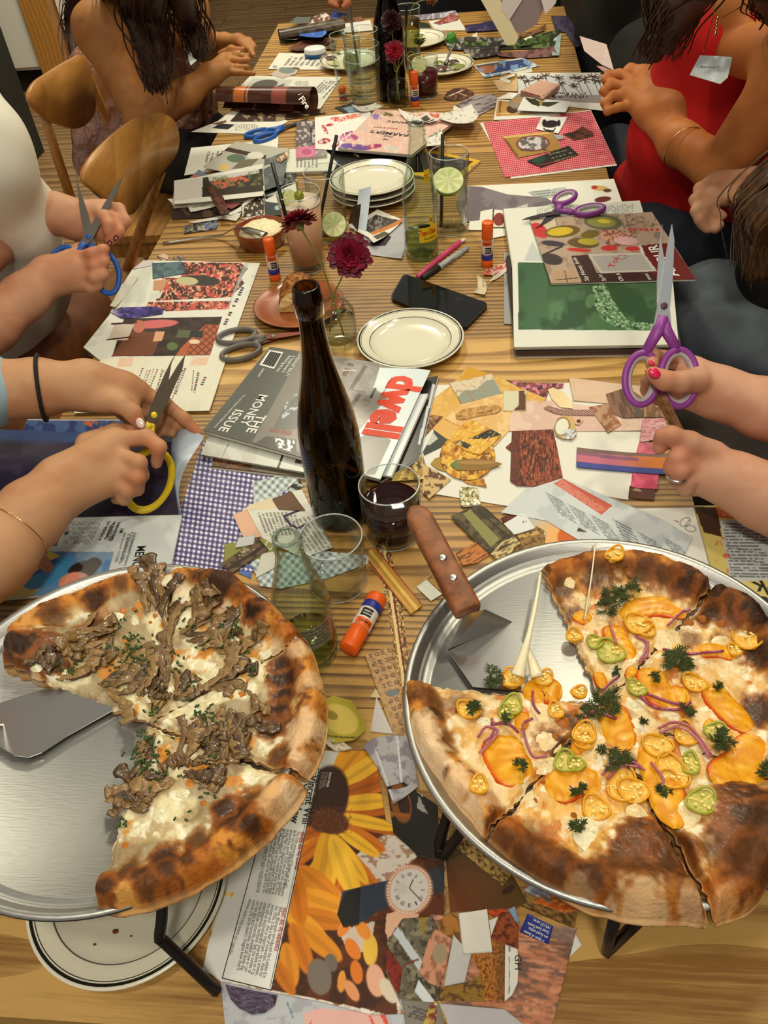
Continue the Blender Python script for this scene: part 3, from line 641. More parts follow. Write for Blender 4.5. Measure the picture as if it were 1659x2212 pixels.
# ---------------------------------------------------------------- serving spatulas
STL = M('brushed_steel', (200,198,194),.22,1, bump=(80,.15,.0004,(1,14,1)))
sp = thing('pizza_server', 'steel pizza server with riveted wooden handle leaning over the peach pizza pan rim', 'spatula', at(1040,1400, HP))
bl = ats([(968,1404),(1106,1343),(1152,1432),(1128,1492),(1022,1482)], HP-.006)
zt = TZ+HP-.0085
part('blade', *prism(bl, zt, zt+.0012), STL, sp, smooth=False)
nk = [(1003,1328,.026),(1048,1316,.026),(1106,1343,-.0072),(968,1404,-.0072)]
P = np.array([at(x, y, HP+h) for x, y, h in nk]); P2 = P-np.array([0,0,.0012]); V = np.concatenate([P, P2])
part('neck', V, [(3,2,1,0),(4,5,6,7),(0,1,5,4),(1,2,6,5),(2,3,7,6),(3,0,4,7)], STL, sp, smooth=False)
WN = M('walnut_handle', (150,92,54),.5, var=(60,(104,58,30),(1,1,1)), bump=(180,.4,.001))
hA = at(893,1096, HP+.052); hB = at(1012,1322, HP+.030); hd = (hB-hA); L = np.linalg.norm(hd); hd /= L
sd = np.cross(hd, [0,0,1]); sd /= np.linalg.norm(sd); hu = np.cross(sd, hd)
V = []; n = 26
prof = [(0,.35),(.006,.75),(.014,.96),(.026,1.0),(.06,.97), (L-.012,1.0), (L-.002,.98), (L, .90)]
for (q, w) in prof:
    for j in range(n):
        a = 2*PI*j/n; ca, sa = math.cos(a), math.sin(a); sx = np.sign(ca)*abs(ca)**.55; sy = np.sign(sa)*abs(sa)**.55
        V.append(hA+hd*q+sd*sx*.0128*w+hu*sy*.0085*w)
F = [(i*n+j, i*n+(j+1) % n, (i+1)*n+(j+1) % n, (i+1)*n+j) for i in range(len(prof)-1) for j in range(n)]+[tuple(range(n))[::-1], tuple((len(prof)-1)*n+j for j in range(n))]
hn = part('handle', np.array(V), F, WN, sp)
for (x, y) in ((963,1220),(986,1262)):
    q = (x-893)/(1012-893); p = hA+hd*L*((y-1096)/(1322-1096));
    V, F = tube([p+hu*.006, p+hu*.0088, p+hu*.0094], [.0036,.0036,.0026], 14); part('rivet', V, F, M('rivet_steel', (210,208,200),.3,1), hn)
sv = thing('pizza_server', 'flat steel pizza server with its blade under the mushroom pizza', 'spatula', at(60,1560, HP))
bl = ats([(39,1503),(117,1480),(250,1512),(246,1530),(143,1588),(88,1624),(60,1634),(30,1630),(0,1612),(-34,1588),(-30,1540),(0,1516)], HP-.006)
part('blade', *prism(bl, zt, zt+.0012), STL, sv, smooth=False)
q0, q1, q2 = at(-30,1565, HP-.006), at(-90,1575, HP+.03), at(-260,1600, HP+.06); q0[2] = zt+.001
part('neck', *obox(q0, q1,.03,.0015), STL, sv, smooth=False); part('handle', *tube([q1, q1*.5+q2*.5, q2], [.011,.013,.012], 12, flat=.7), WN, sv)
# ---------------------------------------------------------------- printed paper
PAPM = M('printed_paper', (230,228,220),.55, attr=True, spec=.35)
GLOS = M('glossy_print', (230,228,220),.28, attr=True, spec=.5)
PAGE = M('page_edges', (206,200,184),.8, bump=(900,.8,.001,(.02,.02,1)))
class Pic:
    """paint on a flat sheet; x, y are the sheet's own drawing coordinates"""
    def __init__(s, x, y): s.x = x; s.y = y; s.c = np.full((len(x), 3), 236.0)
    def _p(s, m, c, a=1.0): s.c = mix(s.c, c, np.clip(m*a, 0,1)); return s
    def fill(s, c): s.c[:] = c; return s
    def inside(s, P):
        r = np.zeros(len(s.x), bool); n = len(P)
        for i in range(n):
            x0, y0 = P[i]; x1, y1 = P[(i+1) % n]
            if y0 == y1: continue
            k = ((y0 > s.y) != (y1 > s.y)) & (s.x < (x1-x0)*(s.y-y0)/(y1-y0)+x0); r ^= k
        return r
    def poly(s, P, c, a=1): return s._p(s.inside(P).astype(float), c, a)
    def ell(s, cx, cy, rx, ry, c, ang=0, a=1, soft=.08):
        t = math.radians(ang); dx = s.x-cx; dy = s.y-cy
        u = (dx*math.cos(t)+dy*math.sin(t))/rx; v = (-dx*math.sin(t)+dy*math.cos(t))/ry
        return s._p(sst(1+soft, 1-soft, np.hypot(u, v)), c, a)
    def line(s, p, q, w, c, a=1):
        p = np.array(p, float); q = np.array(q, float); d = q-p; L = np.hypot(*d); d /= L
        t = (s.x-p[0])*d[0]+(s.y-p[1])*d[1]; k = np.abs(-(s.x-p[0])*d[1]+(s.y-p[1])*d[0])
        return s._p(((t > 0) & (t < L) & (k < w/2)).astype(float), c, a)
    def noise(s, c, sc, lo=.5, hi=.62, a=1, seed=1, st=(1,1), ang=0, P=None):
        t = math.radians(ang); u = (s.x*math.cos(t)+s.y*math.sin(t))/sc/st[0]; v = (-s.x*math.sin(t)+s.y*math.cos(t))/sc/st[1]
        m = sst(lo, hi, fbm(u, v, seed))
        if P is not None: m = m*s.inside(P)
        return s._p(m, c, a)
    def grad(s, p, q, c, P=None, a=1):
        p = np.array(p, float); q = np.array(q, float); d = q-p; t = ((s.x-p[0])*d[0]+(s.y-p[1])*d[1])/d.dot(d); m = np.clip(t, 0,1)
        if P is not None: m = m*s.inside(P)
        return s._p(m, c, a)
    def text(s, a, b, d, n, c=(70,66,62), al=.75, seed=5, gap=.18):
        """n lines of small print: a->b reading direction, a->d down the column"""
        a = np.array(a, float); b = np.array(b, float)-a; d = np.array(d, float)-a
        det = b[0]*d[1]-b[1]*d[0]; X = s.x-a[0]; Y = s.y-a[1]
        u = (X*d[1]-Y*d[0])/det; v = (b[0]*Y-b[1]*X)/det
        row = np.floor(v*n); f = v*n-row; L = np.hypot(*b)
        m = (u > 0) & (u < 1-.25*_h(row, row*0, seed)*(_h(row, row*0, seed+1) > .7)) & (v > 0) & (v < 1) & (f < .55) & (_h(np.floor(u*L/2.6), row, seed+2) > gap)
        return s._p(m.astype(float), c, al)
    def check(s, a, b, pitch, c1, c2, c3, duty=.5, P=None):
        a = math.radians(a); b = math.radians(b)
        u = (s.x*math.cos(a)+s.y*math.sin(a))/pitch; v = (s.x*math.cos(b)+s.y*math.sin(b))/pitch
        mu = (u-np.floor(u) < duty); mv = (v-np.floor(v) < duty); m = 1.0 if P is None else s.inside(P).astype(float)
        s._p(m*(~mu & ~mv), c1); s._p(m*(mu ^ mv), c2); s._p(m*(mu & mv), c3); return s
def _proj(P):
    d = P-CAM; z = d@FW; return PW/2+FPX*(d@RR)/z, PH/2-FPX*(d@UU)/z
def flat(outline, h, paint, cell=.0017, curl=0, thick=.0003, seed=0):
    """verts, faces, colours of a sheet with this outline lying at height h"""
    O = ats(outline, h)[:, :2]
    if len(O) == 4:
        nu = max(2, int(max(np.linalg.norm(O[1]-O[0]), np.linalg.norm(O[2]-O[3]))/cell)+1); nv = max(2, int(max(np.linalg.norm(O[3]-O[0]), np.linalg.norm(O[2]-O[1]))/cell)+1)
        u = np.linspace(0,1, nu)[None, :, None]; v = np.linspace(0,1, nv)[:, None, None]
        P = (O[0]*(1-u)+O[1]*u)*(1-v)+(O[3]*(1-u)+O[2]*u)*v; idx = np.arange(nu*nv).reshape(nv, nu)
        F = np.stack([idx[:-1, :-1], idx[1:, :-1], idx[1:, 1:], idx[:-1,1:]], -1).reshape(-1,4); P = P.reshape(-1,2)
        rim = np.concatenate([idx[0, :-1], idx[:-1,-1], idx[-1, :0:-1], idx[:0:-1,0]])
    else:
        c = O.mean(0); x, y = O[:, 0], O[:, 1]; x1, y1 = np.roll(x, -1), np.roll(y, -1); cr = x*y1-x1*y; A = cr.sum()/2
        c = np.array([((x+x1)*cr).sum(), ((y+y1)*cr).sum()])/(6*A)
        B = []
        for i in range(len(O)):
            a, b = O[i], O[(i+1) % len(O)]; k = max(1, int(np.linalg.norm(b-a)/cell))
            B += [a+(b-a)*j/k for j in range(k)]
        B = np.array(B); n = len(B); m = max(2, int(np.linalg.norm(B-c, axis=1).max()/cell))
        s = (np.arange(1, m+1)/m)[:, None, None]; P = np.concatenate([[c], (c+(B-c)*s).reshape(-1,2)]); idx = 1+np.arange(m*n).reshape(m, n); nx = np.roll(idx, -1,1)
        F = np.concatenate([np.stack([idx[:-1], idx[1:], nx[1:], nx[:-1]], -1).reshape(-1,4)])
        F0 = np.stack([np.zeros(n, int), idx[0], nx[0], np.zeros(n, int)], -1); rim = idx[-1]
        F = [tuple(f) for f in F]+[(0, int(a), int(b)) for a, b in zip(idx[0], nx[0])]
    V = np.concatenate([P, np.full((len(P), 1), TZ+h)], 1); px, py = _proj(V)
    pc = Pic(px, py); paint(pc); K = pc.c
    if curl:
        c = P.mean(0); r = np.linalg.norm(P-c, axis=1)/np.linalg.norm(P-c, axis=1).max()
        V[:, 2] += curl*(.25+fbm(P[:, 0]*14+seed, P[:, 1]*14, seed))*r**2.2
    # thickness
    n0 = len(V); Q = V[rim].copy(); Q[:, 2] -= thick; V = np.concatenate([V, Q]); K = np.concatenate([K, K[rim]*.5+np.array((228,224,214))*.5]); q = n0+np.arange(len(rim)); r2 = np.roll(rim, -1); q2 = np.roll(q, -1)
    S = np.stack([rim, q, q2, r2], -1)
    F = np.concatenate([F, S]) if isinstance(F, np.ndarray) else F+[tuple(f) for f in S]
    return V, F, K
def sheet(label, outline, h, paint, cat='paper', name='paper_cutout', group=None, curl=.0012, mat=None, cell=.0017, seed=0):
    V, F, K = flat(outline, h, paint, cell, curl, seed=seed); return solo(name, V, F, mat or PAPM, label, cat, group, cols=K)
def mag(label, outline, h, thick, paint, name='magazine', cat='magazine', mat=None, cell=.0017, edge=None, curl=0):
    """a magazine or book: printed cover over a block of pages; h is the cover's height"""
    O = ats(outline, h); t = thing(name, label, cat, (O[:, 0].mean(), O[:, 1].mean(), TZ+h-thick))
    V, F, K = flat(outline, h, paint, cell, curl); part('cover', V, F, mat or GLOS, t, cols=K)
    c = O.mean(0); Q = c+(O-c)*.992; ms = []; n = max(2, int(thick/.0028)); z = TZ+h-.0004
    for i in range(n):
        d = thick*.94/n; j = np.array([rp.uniform(-1,1), rp.uniform(-1,1), 0])*.0012; ms.append(prism(Q+j, z-d*.86, z)); z -= d
    part('pages', *join(*ms), edge or PAGE, t, smooth=False); return t
WH = (238,236,226)
# ---------------------------------------------------------------- paper in the near middle: the torn sunflower page and its scraps
def f(c): return lambda p: p.fill(c)
def fn(c, c2, sc=8, **k): return lambda p: p.fill(c).noise(c2, sc, **k)
sheet('pale grey torn magazine page sticking out below the sunflower page', [(470,1900),(640,1900),(900,2180),(905,2245),(490,2250),(462,1990)], .0006,
      lambda p: p.fill((186,188,194)).noise((150,150,160), 20,.5,.6,.6).poly([(655,2190),(690,2178),(820,2190),(845,2240),(665,2240)], (226,176,168)).line((672,2205),(668,2240), 3,(200,60,50)).line((825,2190),(850,2240), 9,(214,80,60)).line((800,2195),(815,2240), 5,(214,90,70)).line((620,2165),(634,2200), 3,(70,130,150)), name='magazine_page')
sheet('yellow flower petal cutting beside the small round plate edge', [(480,1880),(505,1842),(540,1850),(535,1880),(500,1940),(486,1935)], .001, fn((226,180,60),(244,222,150), 9))
sheet('white paper corner poking out at the right of the dune photo', [(1150,1990),(1240,2010),(1257,2042),(1213,2084),(1150,2070)], .0006, f((228,228,218)))
sheet('copper coloured sand dune magazine page at the near table edge', [(930,1975),(1246,2005),(1183,2255),(925,2240)], .0012,
      lambda p: p.fill((196,128,92)).noise((122,92,82), 22,.48,.6,.9,3,(2.4,.6), 12).noise((226,160,124), 16,.52,.64,.8,7,(2.4,.5), 12).noise((104,78,64), 9,.56,.64,.5,9,(2.5,.6), 10).poly([(1125,1955),(1250,2000),(1235,2040),(1112,1998)], (140,122,112),.6), name='magazine_page')
sheet('brown bark strip cutting at the top of the dune page', [(1134,1926),(1247,1974),(1240,2006),(1126,1958)], .0018, lambda p: p.fill((150,112,58)).noise((84,58,28), 5,.46,.6,1,4,(2.5,.7), 22))
sheet('orange leaf cutting beside the right pan edge', [(1188,1928),(1236,1942),(1275,1950),(1262,1964),(1222,1972),(1150,1948)], .0022, fn((204,92,30),(240,150,60), 7))
sheet('grey blue photo scrap under the peach pan rim', [(1130,1925),(1150,1905),(1182,1922),(1194,1952)], .0024, lambda p: p.fill((150,160,176)).noise((196,200,204), 9).line((1150,1925),(1190,1945), 6,(120,100,80)))
sheet('gold bark strip cutting along the peach pan rim', [(946,1742),(992,1790),(1060,1846),(1110,1884),(1086,1914),(1010,1850),(948,1800)], .0030, lambda p: p.fill((168,134,70)).noise((84,56,26), 4,.5,.62,1,6,(2,.8), 38).noise((206,180,110), 5,.56,.66,.7,9))
sheet('dark brown to olive gradient scrap beside the wristwatch cutting', [(957,1800),(1045,1868),(1108,1893),(1140,1950),(1112,1962),(973,1971)], .0024,
      lambda p: p.fill((112,56,26)).grad((960,1960),(1100,1880),(84,62,26)).grad((1040,1900),(980,1800),(58,42,22)).ell(1098,1922,15,8,(60,26,18), -30))
sheet('rust orange scrap under the white rectangle', [(1040,1966),(1100,1955),(1125,1958),(1075,1986)], .002, fn((206,84,34),(160,60,24), 6))
sheet('rust leaf cutting right of the white rectangle', [(1062,1992),(1082,1972),(1100,1970),(1120,2000),(1119,2050),(1092,2044),(1062,2026)], .0026, fn((150,74,34),(92,40,20), 6))
sheet('orange pollen textured cutting at the near table edge', [(1012,2062),(1062,2028),(1091,2042),(1090,2166),(1046,2162),(1040,2104)], .0022, lambda p: p.fill((190,120,44)).noise((112,64,22), 2.6,.5,.6,1).grad((1060,2160),(1090,2160),(90,60,30), a=.5))
t = sheet('white oval cutting with two black capital letters', [(1091,2040),(1118,2050),(1120,2090),(1118,2124),(1106,2150),(1090,2164)], .0030, lambda p: p.fill((232,230,220)).line((1100,2046),(1100,2156), 1.6,(90,90,90)))
txtw([('G', at(1112,2062,.0033), at(1112,2076,.0033)), ('H', at(1112,2080,.0033), at(1112,2094,.0033))], .008, M('ink_black', (24,22,22),.6), t)
INK = M('ink_black'); WINK = M("ink_white", (236,234,226),.6)
sheet('pale blue scrap beside the blue caption label', [(1096,1966),(1112,1958),(1122,1996),(1112,1990)], .0028, f((130,160,190)))
t = sheet('small blue caption label with white upside down text', [(1140,1974),(1195,2001),(1184,2040),(1123,2014)], .0020, f((44,56,140)))
for k, (s_, a, b) in enumerate([('Six types of dunes', (1180,2034),(1133,2009)), ('are found within', (1184,2023),(1143,2002)), ('Great Sand Dunes', (1187,2012),(1141,1992)), ('149,137 acres.', (1189,2002),(1152,1984))]):
    txtw([(s_, at(*a, .0024), at(*b, .0024))], .0036, WINK, t, bold=.012)
sheet('white rectangular paper scrap below the brown gradient scrap', [(990,1974),(1052,1965),(1064,2058),(1000,2062)], .0042, f((230,226,214)), curl=.002)
sheet('pale grey four sided scrap left of the pollen cutting', [(979,2020),(1018,2062),(1004,2122),(958,2132)], .0036, f((196,194,190)), curl=.002)
sheet('tiny white triangle scrap beside the white rectangle', [(1056,1988),(1076,1980),(1061,2022)], .0034, f((226,226,222)))
sheet('grey green round cutting with a light diagonal band', [(872,1985),(934,1981),(948,2010),(956,2080),(948,2162),(862,2158),(834,2102),(836,2035)], .0026,
      lambda p: p.fill((104,96,76)).noise((140,132,106), 14).noise((70,60,46), 9,.55,.64).line((850,2002),(912,2092), 17,(196,202,206)).poly([(905,1980),(922,1980),(915,2030)], (150,122,40)).line((872,2085),(905,2072), 5,(120,60,40)))
sheet('dark red leaf cutting left of the grey green round cutting', [(836,2050),(851,2064),(868,2092),(862,2150),(846,2125),(833,2090)], .0032, fn((134,40,22),(96,28,18), 8))
sheet('peach coloured torn scrap on the grey green cutting', [(905,2100),(926,2030),(940,2005),(976,2028),(966,2080),(948,2132),(926,2124)], .0034, lambda p: p.fill((204,144,112)).noise((150,100,70), 12).ell(950,2060,16,22,(160,140,110)))
sheet('mustard leaf cutting near the white rectangle', [(948,1990),(972,1970),(990,1985),(1000,2030),(975,2040),(950,2012)], .0030, fn((170,112,44),(110,72,30), 9))
sheet('yellow brown flower cutting below the pale grey scrap', [(948,2132),(1004,2124),(1040,2106),(1048,2164),(946,2162)], .0018, fn((150,112,40),(90,62,26), 9))
sheet('white triangular scrap with its point up left of the peach scrap', [(895,2142),(904,2116),(946,2172),(920,2172)], .0038, f((214,220,222)))
sheet('grey scrap printed with slanted columns of text', [(868,2160),(948,2166),(962,2215),(880,2240)], .0040, lambda p: p.fill((128,122,112)).text((884,2172),(935,2186),(880,2200), 4,(60,56,52)))
sheet('large pale grey blank paper at the near table edge', [(950,2168),(1090,2180),(1160,2235),(1150,2260),(985,2255)], .0044, f((190,188,188)))
sheet('dark red and yellow plant cutting at the near table edge', [(930,2166),(948,2160),(1010,2230),(900,2250)], .0042, fn((188,160,70),(120,50,34), 8))
def sun(p):
    p.fill((206,196,178)).noise((150,96,50), 22,.46,.58,.9,4).noise((236,228,216), 14,.5,.6,.9,6)
    p.poly([(666,1622),(812,1622),(816,1664),(690,1662)], (206,200,192))
    box_ = [(690,1661),(816,1664),(840,1790),(900,1840),(960,1840),(960,1990),(870,1990),(840,2080),(862,2200),(790,2180),(586,2139)]
    p.poly(box_, (92,44,18)); p.noise((52,30,16), 26,.44,.6,.7,9, P=box_)
    rk = [(860,1780),(900,1850),(850,1900),(740,2000),(700,2010),(730,1880),(790,1830)]
    p.poly(rk, (212,200,188)); p.noise((150,110,80), 10,.48,.6,.8,12, P=rk); p.ell(773,1881,6,8,(40,26,22))
    p.poly([(730,2010),(810,1990),(800,2050),(770,2060),(745,2040)], (206,188,172))
    rg = random.Random(5)
    for ring_, n, l0, l1 in ((0,17,120,190),(1,15,90,150)):
        for k in range(n):
            a = math.radians(-60+k*(260/n)+rg.uniform(-5,5)+ring_*7); l = rg.uniform(l0, l1); cx, cy = 722,1745
            if 100 < math.degrees(a) < 150: l *= 1.15
            ex, ey = cx+math.cos(a)*(l*.5+40)*.62, cy+math.sin(a)*(l*.5+75)
            w = rg.uniform(13,19)
            c = [(226,150,28),(204,112,20),(238,180,44),(182,92,20)][rg.randrange(4)]
            p.ell(ex, ey, l*.52, w, c, math.degrees(a), soft=.05); p.ell(ex, ey, l*.45, w*.25, tuple(x*.8 for x in c), math.degrees(a), a=.6)
    # second run of petals down the left of the picture
    for (x, y, a, l, w, c) in [(700,1860,100,80,24,(226,160,36)),(740,1870,70,70,22,(238,184,50)),(690,1910,40,60,22,(216,130,26)),(700,1950,20,70,24,(228,150,36)),(690,1985,10,66,22,(206,120,24)),(660,2000,40,64,22,(230,158,40)),(690,2035,40,62,22,(220,140,30)),(650,2050,70,60,20,(206,118,24)),(625,2085,80,50,20,(222,140,34)),(612,2110,60,46,16,(200,112,22)),(640,1930,80,70,22,(206,116,20))]:
        p.ell(x, y, l, w, c, a); p.ell(x, y, l*.9, w*.3, tuple(v*.82 for v in c), a, a=.5)
    p.ell(706,1725,46,72,(52,26,14), 12); p.ell(712,1775,42,26,(84,42,20), 12); p.noise((120,62,30), 3,.56,.64,.7,3, P=[(660,1740),(760,1740),(760,1800),(660,1800)])
    for (x, y, a, l, w, c) in [(800,2052,90,34,16,(232,186,70)),(762,2050,60,26,14,(226,128,40)),(770,2100,80,26,13,(222,120,36)),(738,2120,95,24,9,(228,150,60)),(785,2010,60,22,13,(228,140,48)),(760,2140,60,26,12,(224,150,100)),(812,2118,80,36,20,(226,170,140)),(840,2140,60,30,16,(214,200,176)),(745,2000,120,26,12,(226,132,50)),(715,2080,80,20,14,(110,100,92)),(690,2110,80,40,26,(120,108,98))]:
        p.ell(x, y, l, w, c, a)
    p.poly([(868,1700),(880,1690),(905,1720),(960,1760),(960,1850),(910,1820),(868,1770)], (22,20,18)); p.ell(866,1760,20,60,(150,90,34), -8); p.ell(880,1745,12,24,(60,34,18), -8)
    p.poly([(740,1925),(842,1900),(842,1955),(772,1998),(740,1990),(728,1975)], (44,52,66)); p.poly([(728,1975),(745,1928),(780,1915),(775,1998),(742,2004)], (26,24,24)); p.line((836,1912),(842,1958), 3,(120,150,190))
    p.poly([(920,1885),(958,1868),(962,1925),(934,1932)], (44,48,54)); p.line((922,1886),(934,1932), 3,(150,160,170))
    p.ell(884,1923,50,56,(204,152,120), 20); p.noise((238,206,186), 1.6,.52,.56,1,3, P=[(830,1865),(940,1865),(940,1985),(830,1985)]) if False else None
    p.ell(884,1922,41,47,(206,200,192), 20); p.ell(866,1920,14,14,(196,190,184), 0)
    p.poly([(835,1975),(862,1966),(905,1975),(900,1990),(870,1984),(838,2030),(832,2010)], (222,176,144))
    # text column
    p.poly([(438,2094),(500,1850),(600,1640),(690,1661),(586,2139),(478,2118)], (226,226,220))
SP = [(662,1660),(666,1622),(812,1622),(816,1664),(834,1776),(900,1800),(962,1830),(962,1976),(932,1986),(872,1992),(838,2052),(846,2124),(872,2190),(800,2192),(700,2165),(581,2142),(476,2119),(438,2094),(478,1900),(560,1700)]
t = sheet('torn magazine page with a sunflower photograph and a long framed column of text', SP, .0016, sun, name='magazine_page', cell=.00125, curl=0)
hh = .0021
def pl(pts, w, mat=INK, par=t, h=hh, name='printed_rule'):
    for a, b in zip(pts[:-1], pts[1:]):
        part(name, *obox(at(*a, h), at(*b, h), w, .0002), mat, par, smooth=False)
pl([(600,1640),(689,1661),(586,2139),(480,2113),(570,1780)], .0007)
pl([(684,1664),(583,2134)], .0004)
B = M('ink_grey', (58,54,52),.7); RED = M('ink_red', (176,40,34),.6)
txtw([('Vincent Will', at(668,1674, hh), at(652,1779, hh)), ('See You Now', at(654,1656, hh), at(627,1777, hh))], .0125, INK, t, 'headline', bold=.008)
txtw([('van Gogh\'s final works go', at(640,1680, hh), at(615,1772, hh)), ('on display in Paris.', at(630,1668, hh), at(610,1752, hh))], .0062, B, t, 'deck_line', shear=.25)
txtw([('BY ADAM HUPPERT', at(612,1690, hh), at(600,1760, hh))], .0045, B, t, 'byline')
txtw([('WHERE ARE WE GOING?', at(650,1796, hh), at(636,1878, hh)), ('WHAT ARE WE WEARING?', at(611,1959, hh), at(592,2054, hh))], .0052, RED, t, 'red_heading', bold=.02)
b1 = ['The 170th anniversary of Vincent van Gogh\'s', 'birth has been celebrated all year at museums', 'around the world. (Did you see his cypresses', 'at the Met? His suburban landscapes at Chica-', 'go\'s Art Institute?) This month a new show at', 'the Musee d\'Orsay brings together more than', '50 works the artist completed during the last', 'two months of his life, which he spent in a vil-', 'lage outside Paris. OPENS OCTOBER 3, MUSEE-ORSAY.FR']
b2 = ['When Blancpain introduced the Ladybird in', 'the 1950s, it was a feat of innovation, made for', 'women and - this is important - by a woman.', 'It\'s still as technologically impressive as it is', 'unapologetically feminine. See the curves of', 'those Roman numerals, available now in col-', 'ors like lilac and turquoise, and all those dia-', 'monds (70, to be exact). Imagine how they\'ll', 'shimmer under a crisp autumn sun. Leena Kim']
L = []
for k, s_ in enumerate(b1):
    x = k/8.; a = (642-x*61,1795-x*10); b = (613-x*53 - (0 if k != 8 else 8), 1936-x*8+(-18 if k in (0,) else 0)); L.append((s_, at(*a, hh), at(*b, hh)))
for k, s_ in enumerate(b2):
    x = k/8.; a = (603-x*65,1958-x*16); b = (567-x*64-(10 if k == 8 else 0), 2112-x*20+(-30 if k == 8 else 0)); L.append((s_, at(*a, hh), at(*b, hh)))
txtw(L, .0048, B, t, 'body_text', label='small grey article text')
txtw([('SEASON OPENER', at(712,1668, hh), at(705,1700, hh))], .003, WINK, t, 'credit_line');
for k in range(5): txtw([('IN THE GALLERY', at(706-k*3,1668, hh), at(700-k*3,1698+k*2, hh))], .0022, M('ink_soft', (150,140,130),.7), t, 'credit_line')
# watch dial numerals and stones
cw_ = np.array((884,1922.))
for k, nme in enumerate(['XII', 'I', 'II', 'III', 'IIII', 'V', 'VI', 'VII', 'VIII', 'IX', 'X', 'XI']):
    a = math.radians(-75+18+k*30+87); d = np.array((math.cos(a), math.sin(a))); c0 = cw_+d*np.array((25,29)); c1 = cw_+d*np.array((25,29)); tn = np.array((-d[1], d[0]))
    w = {1: 3,2: 5,3: 7,4: 9}.get(len(nme), 6); txtw([(nme, at(*(c0-tn*w*.5), hh), at(*(c0+tn*w*.5), hh))], .0052, M('ink_navy', (60,60,74),.5), t, 'dial_numeral')
pl([(884,1918),(893,1899)], .0008, M('watch_hand', (90,60,50),.4), t, name='watch_hand'); pl([(884,1918),(911,1947)], .0008, M('watch_hand'), t, name='watch_hand')
ms = []
for k in range(46):
    a = 2*PI*k/46; x, y = math.cos(a)*45.5, math.sin(a)*51.5; q = math.radians(20); ms.append(ball(at(cw_[0]+x*math.cos(q)-y*math.sin(q), cw_[1]+x*math.sin(q)+y*math.cos(q), hh),.0011,6,4,(1,1,.25)))
part('printed_stones', *join(*ms), M('stone_print', (238,206,188),.4), t)
# scraps between the two pans
sheet('yellow green lemon slice cutting between the two pizzas', [(686,1520),(720,1505),(760,1515),(790,1560),(792,1580),(765,1602),(720,1608),(686,1590)], .001, lambda p: p.fill((176,160,50)).ell(735,1555,42,30,(216,190,90), 30).ell(715,1545,16,9,(150,130,40), 20).line((700,1590),(780,1598), 3,(60,56,20)), curl=.004)
sheet('crumpled white paper bit below the lemon cutting', [(700,1606),(715,1598),(740,1602),(762,1622),(725,1624)], .0018, fn((222,214,196),(180,160,130), 4), curl=.006)
sheet('grey lilac curved paper leaf beside the peach pan', [(786,1616),(806,1598),(840,1590),(886,1592),(905,1700),(872,1726),(850,1740),(836,1700),(816,1660)], .0022, lambda p: p.fill((176,172,174)).noise((140,132,140), 14,.48,.6).line((858,1590),(868,1700), 4,(214,210,208)).line((812,1622),(850,1730), 4,(206,210,214)), curl=.006)
sheet('dark chair picture cutting beside the peach pan stand', [(836,1700),(872,1690),(960,1750),(960,1862),(905,1850),(850,1800)], .0028, lambda p: p.fill((30,26,22)).ell(866,1735,22,44,(128,74,30), -12).ell(872,1735,13,30,(52,32,20), -12).line((838,1758),(884,1762), 8,(150,84,34)).poly([(880,1690),(905,1672),(920,1700),(912,1720)], (214,212,208)).poly([(905,1720),(925,1760),(900,1745)], (150,146,140)))
sheet('ornate gold picture frame moulding strip running down the table', [(806,1160),(836,1157),(868,1300),(884,1440),(884,1566),(868,1576),(856,1440),(838,1310)], .0008,
      lambda p: p.fill((150,110,56)).noise((92,48,22), 5,.44,.56,1,3,(1,1)).noise((216,186,120), 3,.56,.64,1,8).line((826,1160),(884,1560), 6,(214,190,130)).line((832,1160),(890,1560), 3,(96,30,26)), name='frame_strip')
sheet('gold moulding strip with red edges crossing the table', [(796,1186),(812,1183),(914,1308),(888,1328),(796,1218)], .0022, lambda p: p.fill((176,128,50)).line((800,1190),(902,1318), 7,(218,176,84)).line((796,1212),(885,1328), 3,(140,32,30)).line((812,1184),(913,1308), 3,(150,40,34)).line((797,1206),(890,1322), 5,(196,150,70)), name='frame_strip')
def win(p):
    p.fill((186,150,104)).noise((160,124,84), 5)
    for r_ in range(11):
        for c_ in range(4):
            x = 800+c_*13+r_*7.2; y = 1418-c_*4+r_*16; p.poly([(x-4, y-3), (x+4, y-5), (x+6, y+3), (x-2, y+5)], (92,66,46)); p.poly([(x-2.5, y-1), (x+0, y-2), (x+1, y+2), (x-1, y+3)], (176,150,112))
            p.poly([(x+1.5, y-3), (x+3.5, y-3.5), (x+5, y+1.5), (x+2.5, y+2)], (176,150,112))
    p.poly([(834,1494),(858,1488),(862,1500),(838,1506)], (110,116,122))
sheet('tan cutting of a building facade with rows of windows', [(788,1414),(845,1398),(882,1592),(850,1588)], .0018, win, cell=.0011)
sheet('white paper triangle under the building facade cutting', [(813,1506),(850,1586),(800,1580)], .0012, f((206,200,194)))
sheet('cream leaf scrap left of the building facade cutting', [(799,1506),(812,1487),(822,1508)], .0014, f((206,186,140)))
sheet('white paper scrap under the wooden server handle', [(899,1268),(936,1241),(958,1282),(931,1299)], .0010, f((222,220,208)))
sheet('wood patterned scrap under the wooden server handle', [(922,1252),(940,1238),(975,1275),(958,1286)], .0014, fn((176,132,66),(130,90,40), 4, st=(2,.6)))
sheet('brown ribbed cutting with a dark outline by the stand foot', [(488,2128),(600,2150),(594,2172),(572,2188),(545,2192),(516,2178),(498,2158)], .0022, lambda p: p.fill((66,52,72)).noise((104,92,116), 3,.5,.58,1,2,(4,.5), -10).line((592,2150),(596,2170), 8,(40,30,34)), curl=.002)
